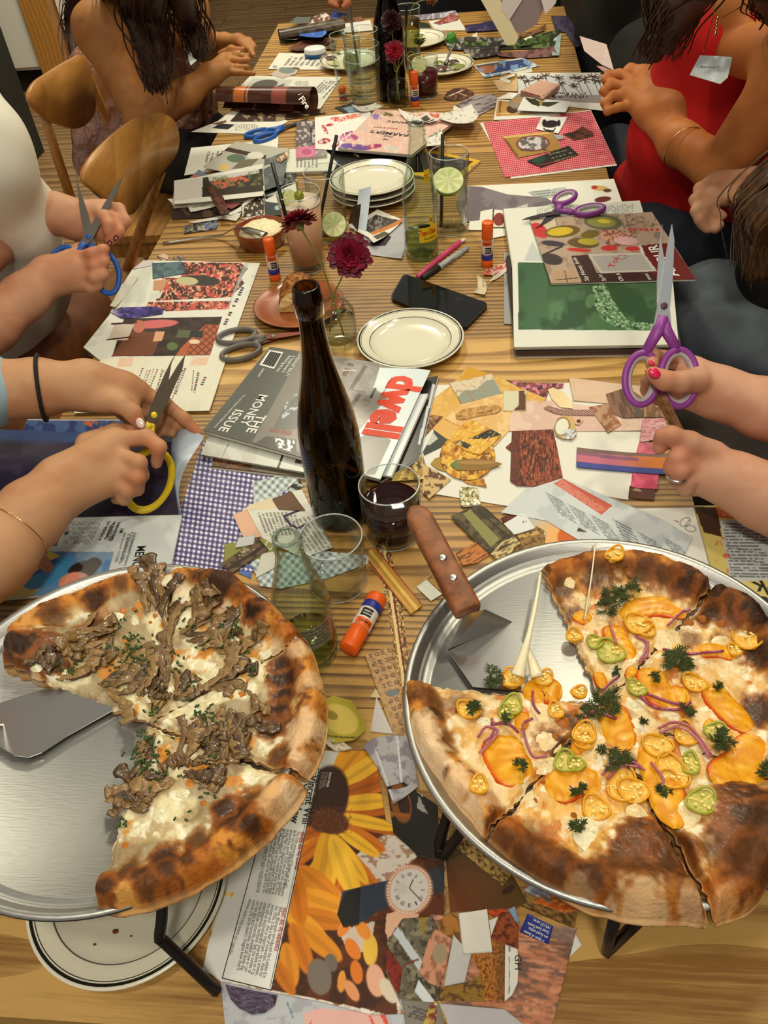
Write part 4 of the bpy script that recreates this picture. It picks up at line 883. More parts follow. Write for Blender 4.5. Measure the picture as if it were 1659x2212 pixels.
# --- around the glass bottle
sheet('purple and white gingham paper under the magazines', [(440,955),(645,1000),(565,1236),(345,1228)], .0006, lambda p: p.check(8,99,10.6,(232,230,238),(118,112,158),(70,62,104),.52).noise((196,192,210), 40,.55,.75,.12), cell=.0011, name='patterned_paper')
for lb, P, c in [('grey green plaid cutting with its point to the wine bottle', [(545,1042),(575,1034),(634,1021),(652,1030),(612,1062),(594,1082),(548,1088)], 0), ('grey blue plaid cutting under the glass bottle', [(543,1215),(566,1196),(700,1190),(808,1202),(806,1214),(700,1252),(604,1272),(562,1266)], 1)]:
    sheet(lb, P, .0012, lambda p: p.check(40,130,13,(214,222,216),(172,184,184),(118,130,140),.5).noise((230,232,226), 6,.55,.6,.4), cell=.0013)
sheet('dark green and white photo scrap left of the wine bottle', [(610,1010),(640,1020),(655,1050),(640,1066),(618,1060),(612,1040)], .0010, fn((40,38,30),(180,190,180), 8))
sheet('pale striped receipt strip under the magazine stack', [(594,1012),(616,1012),(620,1030),(592,1032)], .0016, f((196,204,196)))
sheet('cream torn scrap left of the book page', [(540,1090),(590,1074),(604,1104),(534,1106),(506,1118)], .0018, f((220,204,170)))
sheet('printed book page scrap touching the wine bottle base', [(535,1104),(600,1098),(630,1062),(652,1058),(672,1098),(720,1183),(655,1206),(600,1180),(562,1160)], .0024, lambda p: p.fill((214,214,200)).text((556,1108),(575,1158),(640,1105), 10,(120,116,110)).text((625,1125),(672,1195),(690,1110), 7,(130,126,120)).line((612,1116),(650,1101), 5,(52,34,74)).line((614,1116),(632,1140), 5,(52,34,74)).poly([(624,1134),(634,1134),(644,1139),(668,1126),(664,1136),(632,1146)], (52,34,74)), cell=.0011)
sheet('brown folded scrap on the book page', [(588,1078),(630,1062),(660,1104),(602,1101)], .0030, f((104,76,54)))
sheet('peach pink rectangle scrap on the gingham', [(503,1112),(534,1101),(566,1160),(528,1166)], .0030, f((222,176,148)))
sheet('olive green tag with a white ring beside the glass bottle', [(485,1176),(600,1157),(598,1196),(575,1206),(484,1214)], .0020, lambda p: p.fill((140,142,70)).ell(582,1178,9,10,(226,222,196)).ell(582,1178,6.5,7.5,(140,142,70)))
sheet('brown interior photo scrap under the glass bottle', [(474,1222),(556,1161),(581,1188),(503,1238)], .0030, lambda p: p.fill((104,82,62)).noise((60,46,34), 9,.5,.6).noise((190,176,140), 4,.55,.6,.9,4, P=[(505,1190),(545,1175),(552,1190),(515,1210)]).line((490,1232),(570,1180), 6,(54,38,26)))
sheet('white rectangle scrap on the olive tag', [(515,1162),(552,1155),(548,1176),(508,1184)], .0036, f((202,202,198)))
sheet('bright blue scrap beside the mushroom pizza crust', [(515,1238),(543,1220),(543,1250)], .0010, f((76,112,176)))
sheet('pale blank card under the glass bottle neck', [(565,1196),(600,1190),(605,1220),(552,1250)], .0026, f((206,204,190)))
# ---------------------------------------------------------------- paper on the right: the warm coloured collage
sheet('large white sheet under the warm coloured collage', [(945,832),(1300,826),(1440,850),(1357,1080),(1240,1062),(1180,1100),(1128,1099),(940,1068),(905,960)], .0006, lambda p: p.fill((228,226,214)), name='white_sheet')
sheet('large white sheet with a small butterfly sketch beside the peach pizza', [(1300,1100),(1500,1097),(1524,1160),(1546,1180),(1558,1262),(1380,1260)], .0006,
      lambda p: p.fill((228,228,218)).ell(1480,1128,9,13,(120,120,118), 60).ell(1480,1128,7.5,11,(228,228,218), 60).ell(1492,1142,12,7,(120,120,118), 10).ell(1492,1142,10,5.5,(228,228,218), 10).line((1478,1138),(1490,1122), 1.5,(90,90,90)).line((1456,1124),(1466,1128), 2,(170,60,60)).line((1468,1184),(1494,1156), 1.5,(170,176,180)), cell=.0012, name='white_sheet')
sheet('golden yellow paper with its point toward the round plate', [(1010,793),(1068,811),(1182,863),(1132,890),(1085,936),(1068,956),(1010,965),(955,948),(898,890),(970,836)], .0012, lambda p: p.fill((206,158,66)).noise((226,190,110), 6,.5,.6,.8).grad((1060,800),(1060,930),(226,176,96)).poly([(1010,793),(1068,811),(1050,822),(990,830)], (206,150,30)), name='yellow_paper')
sheet('peach toned paper below the shell beach photo', [(1000,870),(1085,850),(1130,890),(1100,930),(1068,965),(1010,930),(960,905)], .0016, fn((222,178,110),(232,198,140), 14))
sheet('cream and grey beach photo cutting on the yellow paper', [(970,828),(1062,808),(1085,850),(997,873)], .0020, lambda p: p.fill((218,200,170)).poly([(985,862),(1000,845),(1030,840),(1050,822),(1066,820),(1085,850),(997,873)], (146,150,136)).noise((160,130,90), 5,.62,.7,.8))
sheet('cream photo with a brown boot right of the beach photo', [(1087,845),(1137,845),(1137,888),(1086,888)], .0022, lambda p: p.fill((214,208,176)).poly([(1120,845),(1134,845),(1137,888),(1108,888),(1120,875)], (96,58,32)))
sheet('tan oval finger shaped cutting on the yellow paper', [(984,897),(1000,884),(1040,877),(1075,875),(1084,884),(1075,892),(1040,898),(1000,907),(987,905)], .0026, lambda p: p.fill((178,126,62)).line((990,900),(1080,884), 2,(120,78,34)).noise((206,160,96), 6))
sheet('brown rock photo cutting right of the thick magazine', [(895,892),(957,900),(925,935),(890,975),(884,970)], .0024, lambda p: p.fill((140,88,48)).noise((84,50,28), 8,.46,.58,1,4,(2,.6), 60).noise((190,140,90), 5,.6,.66))
sheet('dark grey green card with a torn corner behind the rock cutting', [(914,976),(938,930),(967,950),(955,965),(916,984)], .0018, lambda p: p.fill((58,66,58)).poly([(918,960),(936,935),(946,948),(928,962)], (196,196,188)))
def amb(p):
    p.fill((190,124,34)).noise((226,176,60), 9,.48,.56).noise((120,66,22), 12,.54,.62,.9,4).noise((236,206,120), 5,.62,.68,.8,9)
cc = [(1010+60*math.cos(a), 986+52*math.sin(a)) for a in np.linspace(0,2*PI, 25)[:-1]]
sheet('round amber glass photo cutting in the middle of the collage', cc, .0028, amb)
sheet('amber jar base cutting below the round amber cutting', [(988,1030),(1045,1034),(1052,1053),(1010,1045)], .0024, fn((206,146,40),(150,96,30), 6))
sheet('mustard brown disc half hidden by the amber cutting', [(930,1002),(940,990),(958,986),(966,1020),(944,1014)], .0022, f((168,134,48)))
sheet('yellow and black feather cutting over the amber cutting', [(966,948),(1010,908),(1030,912),(1084,940),(1062,962),(1036,984),(1000,972)], .0034, lambda p: p.fill((224,172,60)).noise((206,130,30), 12).poly([(1012,948),(1062,926),(1084,940),(1050,948)], (40,34,28)).poly([(982,958),(992,950),(1020,962),(1010,970)], (50,48,40)).noise((240,214,140), 4,.58,.66,.8,3,(3,.5), -50))
sheet('green and brown zucchini shaped cutting', [(972,1004),(985,994),(1020,991),(1060,993),(1085,1003),(1060,1013),(1020,1017),(985,1015)], .0038, lambda p: p.fill((142,106,48)).grad((1000,1000),(975,1000),(96,132,84)).ell(1030,999,44,4,(180,140,80), 0,.7))
sheet('mottled gold lichen photo behind the wine tumbler', [(848,972),(912,972),(916,1036),(846,1040)], .0028, lambda p: p.fill((172,134,50)).noise((70,52,22), 7,.48,.58,.9,3).noise((214,186,110), 5,.56,.64,1,8).line((913,972),(916,1036), 3,(230,226,210)))
sheet('cream and brown mottled scrap right of the wine tumbler', [(914,1002),(975,1036),(927,1078),(912,1064)], .0024, fn((206,174,116),(96,60,34), 8, lo=.54, hi=.64))
sheet('square cut diamond photo with rounded corners', [(992,1058),(996,1053),(1026,1052),(1032,1056),(1038,1088),(1034,1093),(1000,1096),(995,1090)], .0030, lambda p: p.fill((196,184,130)).noise((246,244,226), 4,.46,.54,1,3).noise((120,106,60), 4,.56,.62,1,7).line((992,1058),(995,1094), 3,(150,150,136)).line((995,1094),(1038,1092), 3,(130,130,118)), cell=.0011)
def bark(p): p.fill((142,62,38)).noise((70,32,22), 3.2,.46,.54,1,3,(3.2,.7), 88).noise((190,110,76), 2.6,.58,.66,.8,8,(2.4,.6), 88).poly([(1103,930),(1124,930),(1122,1044),(1101,1042)], (88,44,30),.7)
sheet('brick red bark textured cutting in the middle of the white sheet', [(1106,932),(1194,928),(1203,965),(1216,1035),(1190,1044),(1187,1052),(1117,1050),(1102,1040),(1104,975),(1092,966),(1105,955)], .0022, bark, cell=.0012)
sheet('large dusty pink paper behind the ring cutting', [(1100,900),(1122,866),(1190,866),(1300,880),(1392,903),(1390,931),(1100,932)], .0016, fn((216,182,164),(226,196,178), 20), name='pink_paper')
sheet('large beige blank card at the top right of the collage', [(1228,816),(1420,838),(1424,880),(1238,866)], .0020, fn((220,190,164),(214,182,154), 30), name='beige_card')
sheet('cream petal shaped cutting left of the beige card', [(1183,842),(1194,838),(1216,846),(1236,868),(1238,884),(1210,880),(1192,862)], .0028, lambda p: p.fill((232,204,158)).grad((1200,850),(1235,880),(240,220,170)))
sheet('crimson and mauve torn strip above the petal cutting', [(1094,822),(1130,826),(1218,829),(1216,838),(1186,842),(1180,862),(1150,848),(1120,836)], .0018, lambda p: p.fill((140,70,76)).noise((214,130,150), 7,.5,.58).noise((80,40,40), 6,.6,.66))
sheet('woven chain strip cutting across the pink paper', [(1174,882),(1184,877),(1212,884),(1284,886),(1284,897),(1216,896),(1196,892)], .0030, lambda p: p.fill((206,176,160)).check(35,125,4,(230,206,190),(130,80,70),(110,60,54)), cell=.0009)
sheet('gold ring with diamonds cut from a jewellery page', [(1196,925),(1204,905),(1220,898),(1238,903),(1244,925),(1246,940),(1236,950),(1215,948),(1200,940)], .0034,
      lambda p: p.fill((206,174,110)).ell(1214,922,18,21,(150,110,60), 20).ell(1214,922,14,18,(226,226,206), 20).ell(1230,938,15,11,(214,214,214), -20).noise((120,120,124), 3,.56,.62,.9,3, P=[(1214,930),(1246,925),(1248,950),(1216,950)]), cell=.0009)
sheet('small rose tag shaped cutting right of the ring', [(1240,904),(1257,902),(1260,908),(1250,919),(1238,914)], .0030, lambda p: p.fill((226,178,150)).ell(1250,910,4,4,(60,30,30)))
sheet('brown marbled square cutting right of the chain strip', [(1272,880),(1314,872),(1342,918),(1313,935)], .0026, fn((190,148,116),(150,96,62), 12, lo=.48, hi=.62))
sheet('brown draped fabric photo on the beige card', [(1309,852),(1345,840),(1360,840),(1392,862),(1390,902),(1346,903),(1322,892)], .0030, lambda p: p.fill((142,104,82)).noise((100,74,60), 9,.48,.58,1,3,(3,.6), 70).line((1350,842),(1385,902), 9,(92,84,76)))
sheet('wood plank photo under the held purple scissors', [(1386,862),(1430,862),(1434,902),(1388,902)], .0026, fn((170,126,94),(120,84,58), 7, st=(.6,3)))
sheet('pink brush stroke scrap under the wood plank photo', [(1388,904),(1434,903),(1452,944),(1381,956)], .0024, lambda p: p.fill((212,140,146)).noise((236,186,190), 4,.48,.56,1,3,(4,.5), 0).noise((120,70,70), 3,.66,.7,.8,8,(4,.5)))
sheet('rose pink scrap above the rainbow strip', [(1380,957),(1424,956),(1426,984),(1374,980)], .0020, fn((212,110,130),(196,90,112), 9))
sheet('dark brown scrap at the end of the pink scraps', [(1360,1050),(1415,1058),(1413,1081),(1357,1076)], .0016, lambda p: p.fill((92,56,40)).text((1364,1054),(1388,1058),(1362,1062), 1,(190,160,140),.8, gap=.4))
sheet('hot pink scrap below the rainbow strip', [(1366,1022),(1423,1026),(1421,1058),(1362,1053)], .0022, fn((206,72,104),(220,96,124), 8))
sheet('rainbow striped paper strip in purple, orange and blue', [(1246,968),(1437,984),(1440,1027),(1245,1010)], .0030, lambda p: p.fill((196,110,130)).grad((1330,990),(1420,1000),(226,130,40)).poly([(1246,966),(1440,982),(1440,990),(1246,978)], (124,98,92)).poly([(1246,978),(1380,990),(1380,996),(1246,984)], (128,84,120),.8).poly([(1245,998),(1440,1015),(1440,1030),(1245,1012)], (66,76,150)), curl=.002)
def strip(p):
    p.fill((204,210,210)).noise((184,192,194), 30,.5,.6,.7)
    p.poly([(1196,1045),(1216,1034),(1323,1092),(1299,1112)], (196,92,70))
    p.text((1200,1046),(1296,1108),(1214,1036), 5,(226,170,150),.7)
    for (a, b, d, n) in [((1212,1115),(1175,1062),(1172,1136), 6), ((1262,1140),(1222,1086),(1208,1163), 7), ((1312,1165),(1272,1110),(1262,1190), 6), ((1362,1190),(1322,1120),(1310,1215), 7), ((1420,1200),(1376,1148),(1370,1225), 6), ((1462,1210),(1430,1160),(1412,1236), 5)]:
        a, b, d = (np.array(q, float) for q in (a, b, d)); p.text(tuple(b), tuple(b+(d-a)*0+(a-b)*0+np.array((42,22))), tuple(a), 9,(96,100,104),.8)
sheet('long pale blue article strip with a red heading bar', [(1082,1108),(1132,1060),(1216,1033),(1330,1080),(1430,1122),(1496,1162),(1470,1215),(1290,1190),(1180,1125)], .0026, strip, name='article_strip', cell=.0011)
sheet('sky and orange sunset photo scrap at the edge of the peach pan', [(1124,1102),(1168,1118),(1286,1152),(1262,1196),(1180,1176),(1148,1142)], .0018, lambda p: p.fill((170,190,206)).grad((1150,1100),(1185,1150),(232,176,110)).ell(1238,1160,34,26,(206,96,34)))
sheet('dark brown strip above the sunset scrap', [(1134,1096),(1150,1084),(1268,1150),(1215,1146)], .0022, fn((62,44,26),(84,62,36), 8))
t = sheet('white page corner printed with the page number 13', [(1088,1132),(1128,1108),(1136,1112),(1156,1142),(1110,1156)], .0026, f((222,224,222)))
txtw([('13', at(1136,1124,.0030), at(1128,1126,.0030))], .005, INK, t)
sheet('dark red scrap above the page number corner', [(1082,1120),(1108,1106),(1120,1112),(1090,1132)], .0018, f((90,36,30)))
sheet('gold framed painting photo at the top of the peach pan', [(1058,1170),(1160,1138),(1180,1150),(1176,1180),(1120,1205),(1070,1200)], .0020, lambda p: p.fill((150,112,60)).line((1080,1170),(1165,1150), 7,(200,160,90)).noise((90,66,34), 6).line((1178,1150),(1186,1180), 6,(210,206,190)))
sheet('dark photo of an olive book spine left of the pan top', [(973,1116),(1034,1090),(1052,1100),(1124,1166),(1090,1184),(1062,1200),(1016,1160)], .0028, lambda p: p.fill((62,52,34)).noise((98,84,52), 9).poly([(1000,1110),(1016,1101),(1080,1165),(1060,1182)], (138,134,78)).line((1035,1105),(1100,1160), 2,(20,18,14)).line((1052,1102),(1115,1158), 2,(30,26,20)))
sheet('cream folded shell cutting touching the pan top', [(1060,1198),(1084,1170),(1110,1160),(1126,1174),(1112,1184),(1100,1200),(1076,1212)], .0034, lambda p: p.fill((206,186,132)).noise((120,96,54), 4,.5,.58,1,3,(3,.5), -30))
sheet('orange wood grain scrap behind the wooden server handle', [(984,1196),(1034,1168),(1060,1198),(1030,1216),(1000,1222)], .0016, fn((190,118,54),(110,62,26), 6, st=(2.4,.6), ang=-30))
def orng(p):
    p.fill((206,188,110)).poly([(1545,1085),(1760,1085),(1760,1130),(1550,1118)], (206,96,40)).text((1560,1095),(1640,1105),(1562,1116), 3,(236,190,150)).poly([(1555,1122),(1700,1130),(1700,1250),(1578,1258)], (190,194,194)).text((1562,1130),(1650,1132),(1580,1250), 18,(90,92,92),.8)
    p.poly([(1500,1095),(1548,1095),(1560,1160),(1520,1150)], (70,48,34)).noise((190,60,50), 12,.6,.7,.6,3, P=[(1530,1160),(1570,1160),(1600,1300),(1540,1250)])
t = mag('magazine lying over the right table edge beside the peach pizza', [(1498,1092),(1760,1090),(1760,1330),(1562,1322)], .004,.0034, orng, cell=.0014)
txtw([('rk', at(1666,1252,.0044), at(1622,1258,.0044)), ('t', at(1662,1288,.0044), at(1640,1290,.0044))], .03, INK, t, bold=.02)

# ---------------------------------------------------------------- magazines in the middle
mag('dark magazine under the pale pages of the magazine stack', [(462,978),(700,1005),(690,1035),(456,1008)], .004,.0034, lambda p: p.fill((74,44,24)).noise((110,70,40), 9).poly([(560,985),(700,1000),(700,1040),(540,1015)], (90,80,66)))
mag('open pale paged magazine under the cover about money', [(470,890),(870,880),(700,1028),(434,982)], .0085,.004, lambda p: p.fill((206,210,200)).line((494,958),(478,990), 1.6,(90,90,84)).line((612,980),(600,1012), 5,(34,32,30)).poly([(640,985),(700,990),(700,1010),(636,1000)], (60,58,54)).noise((190,180,170), 30,.5,.6,.5))
mag('black magazine under the thick magazine at its right corner', [(840,830),(946,812),(905,990),(820,1042)], .005,.0045, lambda p: p.fill((34,30,30)).line((938,830),(905,960), 6,(200,204,206)), edge=M('pale_edges', (196,204,206),.7))
mag('white magazine poking out under the thick magazine', [(760,860),(925,850),(846,1030),(700,1010)], .0118,.003, f((214,220,222)))
def dw(p):
    p.fill((112,106,98)).noise((140,132,122), 30,.45,.6,.8,3)
    p.poly([(575,740),(646,760),(560,962),(430,935)], (66,68,58))
    p.poly([(646,770),(690,775),(600,965),(545,955)], (116,108,98));
    p.poly([(612,880),(660,840),(690,860),(690,900),(630,930),(590,925)], (88,84,80)); p.noise((190,206,214), 9,.54,.62,.9,4, P=[(606,880),(640,850),(660,870),(610,905)])
    p.poly([(585,924),(606,927),(602,936),(580,932)], (120,62,40)).poly([(609,928),(632,932),(628,942),(606,937)], (120,62,40))
    p.poly([(575,942),(640,950),(640,975),(700,985),(690,1000),(545,962)], (60,54,48)); p.noise((244,246,246), 6,.46,.54,1,8, P=[(592,946),(638,952),(628,975),(600,968)])
    # houses right of the bottle
    p.poly([(715,780),(800,790),(905,830),(780,1010),(700,1000),(745,860)], (140,134,124)); p.noise((120,112,104), 12,.5,.6,.8,5, P=[(715,780),(850,800),(780,1010),(700,1000)])
    for q in ([(752,783),(766,786),(762,792),(748,789)], [(745,795),(758,798),(748,814),(738,810)]): p.poly(q, (84,30,28))
    p.line((790,790),(757,842), 9,(64,42,38)).line((778,850),(760,875), 9,(74,54,48)).line((757,842),(790,848), 3,(96,84,76)).line((770,800),(740,800), 2,(226,200,190))
    p.poly([(820,794),(935,798),(870,960),(820,1042),(762,1020),(776,930),(838,858),(806,838),(812,822)], (214,226,228)); p.line((812,838),(800,860), 6,(40,40,40))
    p.poly([(793,935),(842,950),(815,1000),(778,1018),(740,1000),(770,950)], (66,54,48)); p.ell(812,985,50,38,(104,92,84), -25); p.poly([(830,940),(930,945),(890,1060),(800,1050),(845,950)], (214,226,228))
dwl = mag('architecture magazine with a red lowercase title on a pale blue strip', [(583,749),(930,800),(822,1036),(438,930)], .0175,.0055, dw, cell=.0012)
hh = .0179
txtw([('dwell', at(851,809, hh), at(785,938, hh))], .070, M('title_red', (226,62,22),.5), dwl, 'title', bold=.05)
for (s_, a, b, z, bo) in [('THE', (578,860),(543,932),.030,.02), ('MONEY', (578,788),(508,900),.030,.02), ('ISSUE', (520,877),(476,936),.030,.02)]: pass
txtw([('MONEY', at(560,852, hh), at(517,918, hh))], .021, WINK, dwl, 'headline', bold=.015)
txtw([('THE', at(557,895, hh), at(531,933, hh))], .021, WINK, dwl, 'headline', bold=.015)
txtw([('ISSUE', at(509,884, hh), at(471,930, hh))], .021, WINK, dwl, 'headline', bold=.015)
txtw([('METALLIST BEAUTY', at(642,770, hh), at(614,812, hh)), ('A Couple Invest in', at(633,768, hh), at(608,804, hh)), ('Restoring an Icon', at(624,768, hh), at(596,802, hh))], .0085, WINK, dwl, 'cover_line', bold=.01)
txtw([('The real budgets behind remarkable homes', at(527,852, hh), at(462,923, hh))], .0055, WINK, dwl, 'cover_line')
txtw([('dwell.com', at(567,796, hh), at(556,813, hh))], .0075, WINK, dwl, 'cover_line', bold=.01)
txtw([('At Home in the Modern World', at(845,815, hh), at(815,868, hh))], .0045, M('title_red'), dwl, 'cover_line')
bc = part('barcode_label', *prism(ats([(582,756),(612,761),(592,797),(560,788)], hh-.0002), TZ+hh-.0003, TZ+hh), WINK, dwl, smooth=False)
hh += .0003
ms = []
for k in range(15):
    q = k/15.; a = (585+q*24,759+q*5); b = (568+q*24,786+q*7); ms.append(obox(at(*a, hh), at(*b, hh),.0009 if k % 3 else .0016,.0001))
part('barcode_bars', *join(*ms), INK, bc, smooth=False, kind='stuff')
# ---------------------------------------------------------------- left: open magazine, menu, collage board
def botm(p):
    p.fill((206,212,210)).poly([(-60,1190),(246,1192),(232,1240),(150,1300),(-160,1320)], (96,136,180)).grad((240,1195),(100,1200),(76,116,176), P=[(-60,1190),(246,1192),(232,1240),(-160,1320)], a=.5)
    p.poly([(56,1222),(90,1196),(125,1202),(105,1260),(60,1290),(0,1300),(10,1270)], (222,190,76)); p.ell(95,1205,42,16,(222,190,76), 10)
    p.poly([(46,1266),(62,1248),(92,1235),(115,1222),(128,1203),(158,1200),(150,1232),(128,1256),(96,1270),(66,1274)], (66,140,190)).poly([(62,1248),(92,1235),(115,1222),(130,1202),(104,1212)], (40,84,160)).poly([(66,1216),(58,1200),(100,1200),(116,1222),(108,1238),(92,1234),(80,1222)], (190,124,80))
    for k in range(9): p.line((66+k*8,1246-k*5),(58+k*12,1273-k*8+(k > 5)*4), 1.2,(40,96,150),.6)
    p.ell(180,1230,34,18,(44,32,26), -15); p.ell(204,1216,16,12,(44,32,26)); p.ell(160,1256,34,20,(214,136,110), -10)
    p.text((140,1140),(118,1180),(104,1137), 3,(60,60,64)); p.text((220,1125),(194,1176),(152,1125), 12,(130,134,134),.9); p.text((262,1128),(240,1170),(228,1125), 3,(70,72,74)); p.text((292,1150),(274,1215),(262,1150), 3,(120,124,124))
    p.noise((180,188,190), 50,.5,.6,.4)
om = mag('open magazine with an article page and a fan illustration', [(-70,1122),(394,1112),(362,1262),(-150,1306)], .008,.007, botm, cell=.0012)
hh = .0084
txtw([('MENO', at(297,1180, hh), at(284,1226, hh))], .016, INK, om, bold=.02)
txtw([('HM:', at(260,1142, hh), at(256,1152, hh)), ('HM:', at(141,1146, hh), at(138,1156, hh))], .0075, INK, om, bold=.01)
txtw([('What\'s the biggest', at(254,1128, hh), at(240,1168, hh)), ('misconception about', at(246,1126, hh), at(232,1168, hh)), ('menopause?', at(238,1134, hh), at(229,1160, hh)), ('How can women alleviate', at(136,1130, hh), at(118,1180, hh)), ('the symptoms of', at(128,1134, hh), at(112,1175, hh)), ('disrupted sleeping?', at(120,1132, hh), at(104,1172, hh))], .0052, INK, om, bold=.01)
txtw([('Real Simple Beauty Director Lisa', at(290,1152, hh), at(268,1222, hh)), ('Desantis and host of the', at(283,1150, hh), at(262,1212, hh)), ('the Secret product that can', at(275,1160, hh), at(256,1218, hh))], .0048, B, om)
# the page being cut, lifted off and curling at its end
def grid_sheet(name, fn_, nu, nv, col, parent, thick=.0004, mat=None, label=None):
    u = np.linspace(0,1, nu); v = np.linspace(0,1, nv); V = np.array([[fn_(a, b) for a in u] for b in v]).reshape(-1,3)
    idx = np.arange(nu*nv).reshape(nv, nu); F = np.stack([idx[:-1, :-1], idx[1:, :-1], idx[1:, 1:], idx[:-1,1:]], -1).reshape(-1,4)
    UV = np.array([[(a, b) for a in u] for b in v]).reshape(-1,2); K = col(UV[:, 0], UV[:, 1]); return part(name, V, F, mat or GLOS, parent, cols=K, label=label)
S0, S1 = at(-70,1122,.0086), at(386,1112,.0086); T0, T1 = at(-60,925,.03), at(372,942,.055)
def lift(u, v):
    a = S0*(1-u)+S1*u; b = T0*(1-u)+T1*u; p = a*(1-v)+b*v; p[2] += .018*math.sin(PI*v)*(.4+.6*u); return p
def dk(u, v):
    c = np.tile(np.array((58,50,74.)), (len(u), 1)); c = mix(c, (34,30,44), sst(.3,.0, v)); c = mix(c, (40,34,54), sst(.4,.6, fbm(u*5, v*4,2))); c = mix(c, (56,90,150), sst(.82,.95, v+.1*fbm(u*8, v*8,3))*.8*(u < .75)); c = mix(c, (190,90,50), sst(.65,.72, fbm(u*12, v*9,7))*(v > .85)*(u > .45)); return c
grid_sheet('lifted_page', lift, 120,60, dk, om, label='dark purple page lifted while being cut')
E0 = at(386,1112,.009); E1 = at(440,944,.07)
def curlp(u, v):
    a = S1*(1-v)+T1*v; a = np.array(a); a[2] += .018*math.sin(PI*v); b = at(392+ (440-392)*v-26*math.sin(PI*min(1, v*1.05))*(1-.25*v), 1112-(1112-942)*v, .012+.06*v); m = (a*(1-u)+b*u); m[2] += .012*math.sin(PI*u)*v; return m
grid_sheet('page_curl', curlp, 14,50, lambda u, v: mix(np.tile((120,136,156.), (len(u), 1)),(176,188,200), sst(.3,.9, u*.6+v*.5)), om, label='pale blue curling page end')
sheet('blue and orange painted page under the cutting hands', [(60,906),(392,906),(372,944),(40,952)], .012, lambda p: p.fill((70,96,150)).noise((40,56,110), 22).noise((206,100,60), 14,.58,.66,1,5, P=[(170,905),(260,905),(240,940),(170,930)]).line((60,906),(392,906), 5,(220,220,214)), name='painted_page')
mag('magazine under the left forearm with a blue and white page', [(-80,1010),(120,1004),(70,1118),(-110,1125)], .0150,.006, lambda p: p.fill((196,204,206)).line((-80,1012),(120,1006), 4,(236,236,230)).noise((96,90,130), 9,.52,.6,.9,3,(3,.5), 0))
def menu(p):
    p.fill((226,222,200))
    for q in ([(258,774),(290,773),(284,792),(252,793)], [(416,772),(452,772),(446,790),(410,790)]): p.poly(q, (226,190,164))
    for (x0, y0, x1, y1, w) in [(400,797,378,855,5),(418,802,414,848,3),(443,816,434,836,8),(428,806,420,846,4),(360,800,345,838,4),(340,799,322,842,4),(350,799,340,836,2),(308,797,292,836,4),(318,800,300,850,2),(332,798,320,830,2)]:
        d = np.hypot(x1-x0, y1-y0); n = int(d/5)
        for k in range(n):
            a = np.array((x0, y0))+np.array((x1-x0, y1-y0))*k/n; p.ell(a[0], a[1], w*.5,1.8, [(70,60,66),(150,60,60),(70,100,140),(90,80,70)][k % 4], 0)
    p.ell(200,874,5,4,(180,150,150)); p.noise((214,214,204), 9,.6,.66,.5)
t = sheet('cream menu sheet with collaged lettering and peach tape corners', [(219,774),(492,768),(453,888),(160,893)], .0034, menu, name='menu_sheet', cell=.0011)
txtw([('Aperitivo', at(392,796,.0038), at(370,862,.0038)), ('Sea Food', at(350,800,.0038), at(336,842,.0038)), ('Verano', at(322,798,.0038), at(308,838,.0038)), ('RESTAURANT', at(426,806,.0038), at(416,850,.0038))], .006, M('ink_brown', (110,70,60),.7), t)
def board(p):
    p.fill((224,224,212)); p.poly([(318,575),(330,575),(312,655),(240,652),(290,590)], (196,200,190),.5)
    fa = [(392,566),(520,568),(536,580),(520,600),(528,612),(506,634),(500,642),(336,650),(350,618),(350,600),(392,600)]
    for P_ in (fa, [(320,652),(500,650),(494,668),(312,674)]):
        p.poly(P_, (66,38,30)); p.noise((196,84,70), 7,.46,.54,1,3, P=P_); p.noise((232,170,140), 4,.6,.66,1,7, P=P_)
    p.ell(430,606,46,11,(52,50,44), 3); p.ell(404,607,24,9,(190,184,140), 3); p.poly([(332,606),(362,604),(352,628),(330,628)], (196,146,110)); p.poly([(325,632),(352,630),(345,644),(322,648)], (210,210,200))
    p.poly([(528,568),(540,568),(490,668),(500,640)], (176,190,190),.7)
    P_ = [(268,688),(480,684),(454,768),(242,770)]
    p.poly(P_, (62,46,40)); p.noise((44,32,28), 14, P=P_); p.poly([(280,715),(352,718),(330,768),(240,770)], (112,66,42)); p.ell(335,700,50,9,(206,106,104), -4); p.ell(300,705,14,13,(190,110,90), -60)
    p.poly([(445,700),(474,702),(454,768),(380,768),(390,752)], (176,92,54)); p.check(50,130,11,(176,92,54),(112,56,34),(112,56,34),.25, P=[(445,700),(474,702),(454,768),(400,768),(410,745)])
    p.poly([(386,712),(412,714),(408,730),(380,728)], (90,96,70)); p.poly([(414,714),(440,716),(436,730),(410,728)], (40,40,36)); p.ell(372,748,12,9,(90,110,60)); p.poly([(336,716),(356,716),(350,736),(330,738)], (214,160,120)); p.ell(420,738,12,5,(226,200,170))
    P_ = [(248,700),(290,700),(275,735),(232,735)]; p.poly(P_, (200,186,170)); p.line((240,700),(296,696), 4,(60,30,26)); p.line((230,734),(282,728), 3,(60,30,26))
    rg = random.Random(4)
    for k in range(17):
        q = k/16.; a = (524-q*38,622+q*78); p.poly([(a[0]-4, a[1]-2), (a[0]+3, a[1]-2), (a[0]+4, a[1]+2), (a[0]-3, a[1]+2)], [(40,36,34),(110,40,34),(50,54,100)][rg.randrange(3)], .9 if rg.random() < .8 else 0)
t = sheet('white collage board with food, market and room photographs', [(285,582),(318,562),(562,568),(489,772),(320,774),(214,777),(180,750),(236,680),(262,620)], .0022, board, name='collage_board', cell=.0012, curl=0)
